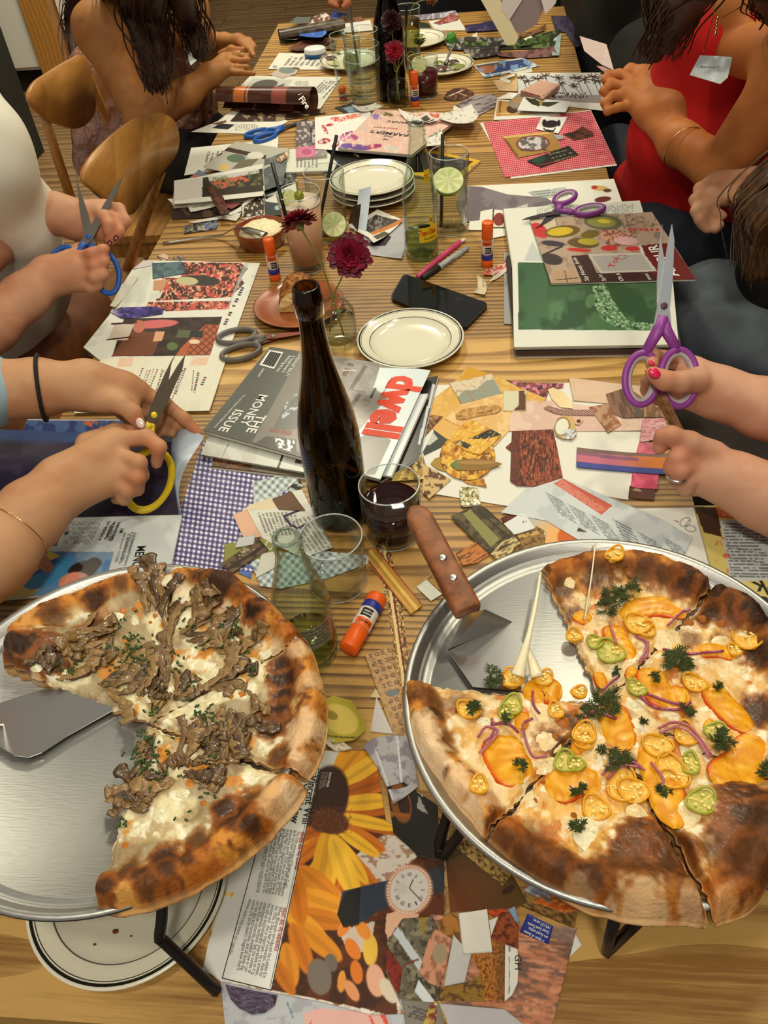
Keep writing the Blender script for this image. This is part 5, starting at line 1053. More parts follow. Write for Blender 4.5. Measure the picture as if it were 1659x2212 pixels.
sheet('teal denim pocket cutting on the collage board', [(329,569),(392,565),(404,590),(330,602)], .0034, lambda p: p.fill((84,114,120)).noise((60,84,92), 7,.5,.6).line((392,566),(403,590), 2,(40,50,54)))
sheet('shiny violet blue glove cutting on the collage board', [(238,674),(262,664),(330,662),(352,668),(352,678),(300,686),(262,688)], .0034, lambda p: p.fill((64,48,130)).noise((120,110,190), 6,.58,.66,1,3,(2,.6)).noise((36,26,84), 9,.5,.6).grad((262,675),(238,675),(214,200,214)))
sheet('lilac cream torn scrap at the corner of the collage board', [(286,582),(310,562),(330,564),(326,574)], .0030, f((214,200,206)))
sheet('small peach torn cutting above the denim pocket', [(339,554),(352,548),(364,552),(362,562),(354,565)], .0012, lambda p: p.fill((206,176,156)).line((339,554),(362,562), 2,(60,40,34)))
sheet('pink rose spray cutting above the denim pocket', [(366,562),(380,553),(396,552),(404,562),(392,568)], .0016, fn((190,130,130),(70,90,60), 5))
sheet('dark torn strip beside the cream menu sheet', [(184,752),(252,746),(240,772),(214,774),(192,768)], .0010, fn((48,40,36),(78,60,56), 8))
for q, (a, b) in enumerate(((700,618),(610,640))): pass
sheet('rolled white paper edge at the table edge by the collage board', [(262,616),(285,598),(300,600),(250,668),(238,664)], .0028, f((206,204,190)), curl=.006)
# ---------------------------------------------------------------- right middle: the stack of magazines with the green photograph
MG = []
mag('magazine at the bottom of the stack with the green photograph', [(1092,556),(1440,560),(1474,764),(1112,770)], .0055,.005, f((110,104,98)))
mag('dark edged magazine third in the stack with the green photograph', [(1094,552),(1440,556),(1470,756),(1114,762)], .0115,.0055, f((56,44,40)), edge=M('brown_edges', (92,62,50),.7))
sheet('grey page sliding out left of the photo book stack', [(1088,545),(1120,548),(1120,702),(1088,700)], .0012, f((150,148,146)), name='magazine_page')
mag('open white paged book lying above the green photograph', [(1087,451),(1382,433),(1424,575),(1106,572)], .0180,.0175, lambda p: p.fill((226,226,214)).text((1160,448),(1160,478),(1370,440), 40,(130,136,136),.6).poly([(1150,520),(1172,560),(1172,572),(1128,572)], (196,200,196)).line((1164,500),(1166,560), 2,(180,190,196)), name='photo_book')
def green(p):
    p.fill((224,224,212)); P_ = [(1119,566),(1440,572),(1450,714),(1120,712)]
    p.poly(P_, (74,112,76)).noise((46,78,52), 50,.42,.58,.9,3, P=P_).noise((96,136,96), 40,.52,.64,.7,8, P=P_).grad((1250,640),(1120,566),(50,84,56), P=P_, a=.7)
    p.poly([(1180,566),(1440,572),(1446,640),(1260,650),(1180,645)], (60,88,58),.55)
    Q = [(1280,612),(1306,612),(1325,650),(1360,700),(1340,710),(1300,690),(1285,660)]
    p.poly(Q, (112,150,108),.6); p.noise((156,190,146), 4,.46,.54,.95,3, P=Q); p.noise((36,60,42), 4,.58,.64,.8,7, P=Q); p.ell(1275,650,10,16,(96,134,94), 20,.7)
    Q = [(1340,690),(1420,700),(1420,712),(1350,712)]; p.noise((170,196,160), 3,.5,.56,.8,3, P=Q)
mag('photo book open at a green blurred plant photograph', [(1106,563),(1450,569),(1466,744),(1110,750)], .0185,.0065, green, name='photo_book', cell=.0015)
def amour(p):
    p.fill((176,154,134)).noise((150,126,104), 16,.5,.6,.8)
    p.poly([(1143,472),(1200,470),(1210,500),(1156,505)], (204,186,160)); p.line((1200,470),(1204,490), 2,(110,90,76)).line((1240,468),(1248,486), 2,(110,90,76)); p.ell(1163,497,20,14,(196,52,52), 30); p.ell(1176,505,12,9,(196,52,52), -20)
    p.ell(1215,500,38,13,(104,84,22), -6); p.ell(1210,500,28,9,(206,176,40), -6); p.ell(1275,506,20,9,(110,96,30), -10)
    p.ell(1303,480,42,16,(96,96,70), 4); p.ell(1300,480,32,11,(140,140,70), 4); p.ell(1305,478,14,4,(206,190,50), 4)
    p.ell(1260,525,34,11,(96,76,40), 4); p.ell(1270,522,22,7,(176,160,50), 4); p.ell(1195,526,26,6,(62,54,62), 6); p.line((1215,532),(1170,552), 4,(52,42,38)); p.ell(1192,560,24,12,(64,54,48), 10); p.ell(1250,540,26,4,(190,50,46), 4)
    for x in range(1356,1420,12): p.ell(x+4,495+(x-1356)*.02,4,3,(196,60,60))
    p.ell(1330,510,34,12,(206,150,130), 4).noise((120,60,40), 4,.55,.6,.8,3, P=[(1300,495),(1370,495),(1380,530),(1310,535)]).ell(1352,520,26,9,(214,170,170), 4).ell(1316,536,18,6,(190,50,46)).ell(1366,537,16,5,(190,50,46)).ell(1420,508,8,8,(130,126,110)).noise((110,90,76), 5,.6,.64,.8,6, P=[(1320,465),(1408,458),(1430,490),(1330,495)])
    p.poly([(1380,530),(1440,525),(1440,545),(1385,548)], (222,216,206))
    p.poly([(1233,553),(1270,550),(1290,590),(1440,586),(1506,603),(1258,612)], (60,38,34)); p.poly([(1385,530),(1450,524),(1506,603),(1440,606),(1418,588),(1400,565)], (104,34,34)).ell(1425,562,34,34,(104,34,34))
    p.poly([(1195,585),(1240,582),(1258,612),(1192,612)], (176,146,116)).line((1200,605),(1250,600), 2,(80,60,50)).line((1220,585),(1226,612), 2,(80,60,50))
    p.poly([(1270,549),(1390,546),(1420,586),(1297,590)], (196,190,180)).poly([(1277,553),(1386,549),(1410,583),(1300,586)], (168,164,160))
am = mag('magazine with spoons, hearts and white hand lettering on a dark red cover', [(1143,472),(1408,458),(1504,603),(1190,612)], .0225,.003, amour, cell=.0013)
hh = .0229
txtw([('Toi', at(1326,579, hh), at(1338,557, hh))], .016, M('ink_heart', (190,60,66),.6), am, 'hand_lettering', bold=.01)
ms = [tube(np.array([at(1345+8*math.sin(a)**3*1.2+4*math.cos(a), 555-5*(math.cos(a)-.3*math.cos(2*a)-.15*math.cos(3*a)), hh) for a in np.linspace(0,2*PI, 30)]),.0004,4)]
part('drawn_heart', *join(*ms), M('ink_heart'), am)
txtw([('AMOUR', at(1468,596, hh), at(1418,528, hh))], .026, WINK, am, 'title', bold=.025)
txtw([('Say Honey, lovin', at(1273,606, hh), at(1244,556, hh)), ('Say luv', at(1310,606, hh), at(1298,592, hh)), ('Oh h', at(1348,606, hh), at(1338,590, hh)), ('mes', at(1408,604, hh), at(1398,590, hh))], .0105, WINK, am, 'hand_lettering', shear=.2)
sheet('white sheet with animal drawings under the lying purple scissors', [(996,403),(1326,387),(1345,440),(1090,470),(1000,415)], .0006, lambda p: p.fill((226,226,214)).poly([(1140,416),(1200,408),(1208,426),(1160,430)], (180,186,180)).text((1142,414),(1200,408),(1150,430), 3,(120,130,130)).poly([(1196,407),(1222,404),(1228,424),(1208,428)], (176,182,176)).ell(1295,407,18,6,(206,170,110), 4).ell(1284,405,7,4,(170,50,40)).ell(1312,412,9,4,(90,60,40)).ell(1302,431,18,6,(104,30,26), -6), name='white_sheet')
sheet('grey mauve torn page crossing the table beside the water glass', [(1000,402),(1040,404),(1096,420),(1180,428),(1196,440),(1160,448),(1092,466),(1060,478),(1000,480),(985,440)], .0014, lambda p: p.fill((108,98,102)).noise((124,116,120), 30,.5,.6), curl=.002)
sheet('white grid lined scrap right of the grey mauve page', [(1150,436),(1192,432),(1200,446),(1140,452),(1092,456)], .0018, lambda p: p.fill((196,198,190)).check(2,92,6,(196,198,190),(140,146,140),(140,146,140),.15))
sheet('white scraps with red and black drawing behind the upright glue stick', [(1012,497),(1014,478),(1036,476),(1038,457),(1062,452),(1086,455),(1092,510),(1060,516),(1056,497)], .0020, lambda p: p.fill((222,222,210)).ell(1078,474,12,14,(130,44,34), 10).line((1066,452),(1064,492), 3,(40,30,26)).line((1062,492),(1092,492), 3,(60,40,30)))
sheet('red and black torn scrap at the photo book corner', [(1040,597),(1050,583),(1078,572),(1100,560),(1112,560),(1096,582),(1066,597)], .0016, fn((176,80,60),(226,190,180), 4), curl=.006)
sheet('pale pointed scrap near the photo book stack', [(1057,612),(1066,596),(1094,578),(1098,584),(1074,602)], .0024, f((206,196,176)), curl=.004)
sheet('cream curved scrap between the phone and the photo book', [(1031,602),(1046,607),(1053,620),(1048,640),(1022,634),(1032,622)], .0014, fn((206,190,156),(160,150,130), 6), curl=.008)
# ---------------------------------------------------------------- right top
sheet('white page under the red gingham paper', [(1036,266),(1276,238),(1333,358),(1104,387)], .0006, f((222,220,208)), name='white_sheet')
def rg_(p): p.fill((206,66,82)).check(8,98,4.4,(226,160,164),(204,84,96),(176,36,56),.5)
sheet('red and white gingham paper beside the woman in red', [(1044,265),(1276,240),(1331,354),(1090,384)], .0012, rg_, name='patterned_paper', cell=.0011)
sheet('gold picture frame cutting with an oval photo on the red gingham', [(1085,295),(1195,283),(1213,322),(1117,342)], .0022, lambda p: p.fill((164,126,62)).line((1087,297),(1193,286), 5,(206,170,96)).line((1090,300),(1118,338), 5,(120,86,36)).ell(1151,310,36,17,(110,30,30), -3).ell(1151,310,32,15,(196,190,190), -3).noise((70,60,64), 6,.5,.56,.8,3, P=[(1122,296),(1180,296),(1182,326),(1124,326)]))
t = sheet('dark green and black label cutting below the gold frame', [(1138,348),(1228,315),(1250,334),(1168,362)], .0028, lambda p: p.fill((36,34,30)).ell(1164,345,14,8,(30,70,50), -20).line((1150,360),(1215,346), 3,(120,50,40)))
txtw([('ROURKE', at(1228,322,.0032), at(1184,333,.0032)), ('& 1915', at(1236,328,.0032), at(1190,341,.0032)), ('COOKER', at(1242,334,.0032), at(1195,348,.0032))], .009, M('ink_gold', (176,164,130),.6), t)
sheet('brown driftwood cutting on the right of the red gingham', [(1216,290),(1240,284),(1258,274),(1280,286),(1283,294),(1240,303)], .0024, fn((96,52,36),(44,26,20), 5, st=(2,.6), ang=-12))
sheet('small grey blue scrap beside the gold frame', [(1194,290),(1214,292),(1220,300),(1204,302)], .0030, f((160,160,160)))
sheet('white card with a black telephone drawing on the red gingham', [(1170,252),(1226,253),(1206,289),(1157,279)], .0034, lambda p: p.fill((226,226,220)).ell(1190,268,17,8,(40,26,30), -4).ell(1176,266,5,8,(34,24,26)).ell(1207,266,4,7,(34,24,26)).line((1178,282),(1196,284), 5,(40,26,30)).line((1174,276),(1180,284), 3,(40,26,30)).line((1196,284),(1200,276), 3,(40,26,30)))
def palm(p):
    p.fill((222,220,210)); P_ = [(1118,164),(1300,164),(1300,224),(1118,212)]; p.poly(P_, (204,206,206)).poly([(1118,208),(1300,205),(1300,224),(1118,214)], (150,140,138))
    for (x, y, r) in [(1128,168,12),(1160,170,16),(1178,164,14),(1205,168,14),(1212,180,12),(1245,168,16),(1262,172,18),(1280,166,16),(1292,176,14),(1240,185,12),(1140,176,10)]:
        for k in range(7):
            a = k*2.4+x; p.line((x, y), (x+math.cos(a)*r, y+math.sin(a)*r*.5), 2.2,(66,44,38))
        p.line((x, y), (x+16,206), 1.6,(60,44,38))
    p.noise((60,40,38), 4,.52,.58,.9,3, P=[(1190,200),(1270,200),(1270,212),(1190,212)])
sheet('brown and white palm tree photo under the hand of the woman in red', [(1117,158),(1302,157),(1302,240),(1120,216)], .0010, palm, name='palm_photo')
sheet('beige open envelope left of the palm tree photo', [(1065,174),(1090,172),(1104,178),(1118,168),(1118,198),(1078,196)], .0020, fn((206,172,128),(214,184,144), 9))
sheet('white ribbed tag over the beige envelope', [(1080,168),(1110,160),(1114,164),(1086,170),(1104,176),(1100,180),(1080,172)], .0026, f((222,220,206)))
sheet('driftwood grey striped cutting left of the framed portrait', [(984,226),(1024,206),(1064,203),(1076,214),(1068,232),(1030,252)], .0016, fn((160,148,148),(96,84,84), 5, st=(3,.5), ang=-16))
sheet('white envelope corner below the driftwood cutting', [(980,228),(1030,250),(1000,258),(978,246)], .0012, f((220,216,204)))
sheet('white strip above the framed portrait photo', [(1070,214),(1100,200),(1130,202),(1120,214)], .0020, f((222,220,208)))
sheet('glossy brown shoe shaped cutting in the middle of the far table', [(958,212),(965,200),(980,192),(1004,190),(1022,198),(1025,206),(1010,214),(984,218),(966,217)], .0014, lambda p: p.fill((66,38,26)).line((962,211),(1004,193), 2.4,(206,180,160)).noise((110,66,44), 6,.56,.62).line((990,200),(1008,208), 2,(196,150,120)))
sheet('white bordered photo of a gold frame with a dark oval', [(1074,215),(1208,226),(1212,240),(1210,250),(1066,260)], .0022, lambda p: p.fill((224,222,208)).poly([(1076,218),(1200,228),(1196,244),(1070,252)], (186,140,72)).line((1082,218),(1078,250), 4,(120,84,40)).line((1074,246),(1190,240), 3,(206,170,110)).ell(1107,236,13,9,(70,40,28)).poly([(1120,230),(1180,238),(1178,246),(1118,244)], (196,186,180)))
cs = mag('translucent tan card case under the pink wallet', [(1096,222),(1120,202),(1168,204),(1196,210),(1150,236),(1110,232)], .0060,.0035, lambda p: p.fill((150,136,120)).ell(1118,216,12,6,(176,140,104)), name='card_case', cat='case')
wl = mag('pale pink folded wallet on the palm tree photo', [(1124,196),(1168,172),(1210,183),(1172,213)], .018,.012, lambda p: p.fill((212,168,148)).line((1127,197),(1168,209), 3,(120,50,44)).line((1172,208),(1206,186), 2,(150,110,96)), name='wallet', cat='wallet', edge=M('wallet_edge', (176,140,120),.5))
sheet('white card printed with a dark butterfly', [(1131,210),(1234,220),(1222,243),(1117,239)], .0235-.012, lambda p: p.fill((226,228,222)).poly([(1133,211),(1156,214),(1170,222),(1166,230),(1150,226),(1142,220)], (56,56,30)).poly([(1170,220),(1210,220),(1196,227),(1184,231),(1170,228)], (56,56,30)).ell(1168,222,3,6,(176,150,70)), mat=GLOS)
sheet('blue landscape photo with an orange rock and white border', [(1022,141),(1060,134),(1130,125),(1166,143),(1046,169)], .0016, lambda p: p.fill((210,210,200)).poly([(1026,142),(1128,128),(1150,142),(1050,162)], (58,70,120)).poly([(1026,142),(1080,134),(1090,142),(1034,150)], (90,80,76)).ell(1052,150,20,8,(176,106,66), -6).noise((120,150,190), 9,.56,.62))
sheet('white page corner under the blue landscape photo', [(1098,155),(1148,146),(1150,156),(1104,160)], .0008, f((216,212,196)))
for lb, P, a, b, h in [('long dark green forest photo across the far end of the table', [(1000,92),(1130,80),(1210,66),(1196,104),(1080,108),(1004,104)], (38,46,30),(96,110,60),.0020),
                    ('brown mauve mountain photo with a pale blue border strip', [(1074,118),(1196,102),(1206,122),(1140,126),(1076,124)], (130,92,92),(92,60,54),.0024), ('pale blue torn border scrap at the far right', [(1196,84),(1212,76),(1208,122),(1192,121)], (150,170,166),(176,190,180),.0030),
                    ('dark violet torn sky strip at the far end', [(1003,57),(1060,46),(1100,44),(1090,64),(1008,70)], (52,44,80),(80,72,110),.0034), ('purple strip hanging over the far right table corner', [(1190,36),(1226,36),(1240,56),(1262,98),(1244,104),(1222,70),(1200,66)], (50,42,66),(72,64,86),.0030),
                    ('dark tangle of landscape strips at the far end', [(960,92),(1010,80),(1100,84),(1095,100),(1030,112),(970,108)], (54,52,46),(150,150,140),.0026), ('black and white photo strip beside the salad plate', [(1000,104),(1080,102),(1078,120),(1026,128),(1004,122)], (60,52,52),(130,124,120),.0030),
                    ('orange brown dune strip at the far end', [(1120,76),(1180,56),(1176,66),(1128,84)], (130,90,60),(90,60,40),.0034), ('mossy green photo scrap at the far end', [(1140,84),(1190,74),(1186,90),(1120,104)], (70,88,40),(40,56,26),.0036)]:
    sheet(lb, P, h, fn(a, b, 8), curl=.006, cell=.003)
for lb, P, h in [('cream crumpled scrap on the forest photo', [(1126,82),(1146,76),(1160,92),(1140,90)], .006), ('white folded bit left of the forest photo', [(1020,76),(1030,70),(1032,80),(1020,80)], .006), ('white pointed scrap at the far table end', [(1024,50),(1028,38),(1050,44),(1040,50)], .0012)]:
    sheet(lb, P, h-.003, f((214,210,186)), cell=.003)
sheet('white sheet under the pink rock cutting', [(925,46),(990,38),(1008,66),(940,66)], .0010, f((214,212,200)))
sheet('pink red rock shaped cutting at the far end', [(936,50),(950,44),(976,28),(992,38),(988,44),(950,53)], .0020, fn((140,70,66),(180,120,116), 5), cell=.0025)
sheet('lilac cloud strip at the far table edge', [(894,34),(984,23),(990,34),(900,45)], .0016, fn((130,120,140),(190,184,190), 6), cell=.0025)
sheet('dark torn photo strip left of the pink rock', [(893,46),(925,50),(932,62),(900,58),(892,54)], .0024, f((44,46,44)), cell=.003)
# ---------------------------------------------------------------- centre top: almanac, crumpled papers
mag('dark magazine lying under the almanac', [(672,330),(905,326),(915,372),(700,376)], .005,.0045, lambda p: p.fill((38,34,34)).ell(706,350,26,7,(60,80,110)).line((765,332),(775,338), 4,(200,190,130)).line((690,352),(720,350), 4,(190,200,60)))
mag('yellow bordered magazine with a black cover beyond the water glass', [(905,318),(1038,347),(986,394),(860,372)], .005,.0045, lambda p: p.fill((222,176,40)).poly([(905,326),(1022,349),(980,383),(880,366)], (46,42,46)).noise((120,112,116), 12,.58,.64,.6))
mag('white paged magazine left of the folded papers', [(617,322),(700,318),(728,352),(720,368),(611,372)], .008,.0075, lambda p: p.fill((222,222,206)).text((640,335),(640,362),(690,335), 6,(130,130,126)))
mag('magazine with a grey photo and a pink round label beside the almanac', [(640,264),(700,258),(706,336),(640,342)], .0135,.0055, lambda p: p.fill((150,140,140)).poly([(640,264),(682,262),(680,315),(640,318)], (104,92,92)).noise((190,180,180), 6,.55,.6).line((672,275),(672,306), 4,(50,44,46)).poly([(640,318),(682,314),(681,340),(640,343)], (206,120,150)).ell(662,328,16,10,(214,140,166)).ell(662,328,12,7,(190,96,130)))
def flw(p):
    p.fill((228,222,214))
    for (x, y, rx, ry, c, a) in [(700,305,14,6,(150,26,50), -10),(725,312,10,6,(140,30,60), -40),(702,280,12,4,(170,50,80), 60),(712,270,8,3,(170,50,80), -10),(754,290,16,6,(150,60,110), -10),(745,300,18,6,(206,130,170), 10),(772,318,16,7,(84,60,130), -10),(798,312,14,5,(96,70,140), 10),(745,318,14,6,(206,200,190), 10),(780,300,10,5,(190,60,90), 0),(810,316,12,5,(180,60,80), -20),(730,258,16,5,(206,90,80), 4),(760,252,20,5,(214,120,100), -8)]: p.ell(x, y, rx, ry, c, a);
    p.noise((236,230,224), 4,.56,.62,.8)
sheet('white page of cut flowers and red ribbons beside the almanac', [(680,254),(800,240),(812,300),(738,326),(681,322)], .0142, flw)
def alm(p):
    p.fill((226,186,170))
    for (x, y, rx, ry, c, a) in [(745,322-6,20,6,(120,90,160), -8),(775,318,26,6,(110,76,150), 6),(808,316,18,5,(170,60,110), -6),(812,252,12,6,(150,120,180), 20),(836,247,14,4,(120,110,60), 10),(780,275,12,4,(200,190,180), 30),(845,320,18,5,(206,200,190), 10),(930,250,30,6,(214,110,90), 4),(975,256,20,5,(120,130,90), 10),(890,240,26,3,(110,110,70), 10),(760,296,14,6,(176,80,130), 10)]: p.ell(x, y, rx, ry, c, a)
    p.noise((232,206,192), 7,.58,.64,.8)
al = mag('pink floral almanac with its title upside down', [(812,236),(1002,246),(890,334),(730,320)], .0215,.0075, alm, cat='book', name='almanac')
hh = .0219
txtw([('THE', at(841,300, hh), at(829,299, hh)), ('OLD', at(850,294, hh), at(830,292, hh))], .011, INK, al, 'title', bold=.02)
txtw([('FARMER\'S', at(884,290, hh), at(802,281, hh))], .022, INK, al, 'title', bold=.02)
txtw([('BIRDS & BEES', at(860,277, hh), at(808,273, hh))], .010, M('ink_rose', (190,80,80),.6), al, 'subtitle', bold=.01)
txtw([('ALMANAC', at(905,266, hh), at(838,260, hh))], .016, INK, al, 'title', bold=.02)
crum = [('crumpled white paper on the almanac nearest the water glass', [(860,244),(900,250),(955,262),(930,270),(880,262)]), ('crumpled white cutting heap at the right end of the almanac', [(950,250),(985,240),(1018,232),(1035,250),(1020,274),(975,270),(948,262)]), ('white scrap with a brown square on the almanac', [(888,258),(925,248),(940,262),(905,272)]), ('white scrap hanging over the near side of the almanac', [(925,300),(955,290),(962,312),(920,322)]), ('flat white paper bit left of the almanac flowers', [(760,236),(812,226),(830,236),(780,246)])]
for k, (lb, P) in enumerate(crum):
    sheet(lb, P, .0235+.0008*k if k < 4 else .0150,(lambda p: p.fill((220,214,204)).noise((120,110,96), 5,.64,.68,.6,4)) if k != 2 else (lambda p: p.fill((216,208,196)).poly([(908,256),(922,251),(932,260),(918,264)], (70,54,44))), curl=.014, cell=.0025, seed=k*3)
sheet('green leafy picture scrap at the near right side of the almanac', [(916,300),(950,282),(958,290),(930,318)], .0228, fn((130,140,110),(206,206,196), 5), curl=.006, cell=.0025)
sheet('dark cardboard square beside the stacked glasses', [(722,233),(764,221),(792,240),(750,248)], .0010, lambda p: p.fill((56,52,48)).poly([(740,234),(764,228),(776,240),(755,244)], (150,170,190)), cell=.0025)
# folded papers standing by the plate stack
def stand(label, base, top, paint, w=8):
    a, b = at(*base[0], .001), at(*base[1], .001); h = .055
    q = [at(*top[0], h), at(*top[1], h)]
    t_ = thing('folded_paper', label, 'paper', (a+b)/2)
    grid_sheet('panel', lambda u, v: (a*(1-u)+b*u)*(1-v)+(q[0]*(1-u)+q[1]*u)*v+np.array([0,.008*math.sin(PI*v), 0]), 12,16, lambda u, v: np.tile(np.array(paint, float), (len(u), 1)), t_, mat=PAPM); return t_
stand('pale blue folded paper standing beside the plate stack', [(765,500),(790,508)], [(775,410),(802,402)], (186,196,206))
stand('dark folded paper strip leaning on the pale blue folded paper', [(752,480),(772,505)], [(762,446),(780,440)], (70,54,50))
sheet('light grey paper under the framed photos by the mineral water bottle', [(785,512),(878,470),(884,500),(868,562),(792,550)], .0008, f((172,172,176)), curl=.004)
sheet('folded white bordered photo with an orange stripe', [(752,491),(816,458),(872,478),(838,508),(808,536),(796,516)], .0030, lambda p: p.fill((224,220,206)).poly([(775,488),(812,467),(862,478),(820,500),(800,505)], (56,50,48)).line((802,506),(872,478), 8,(196,116,50)).noise((150,140,130), 4,.54,.6,.8,3, P=[(775,488),(812,467),(850,476),(810,500)]).poly([(806,512),(830,500),(842,506),(815,524)], (90,80,66)), curl=.014)
sheet('black scrap behind the folded photo', [(790,528),(838,508),(845,512),(832,530),(800,532)], .0016, f((36,30,32)))
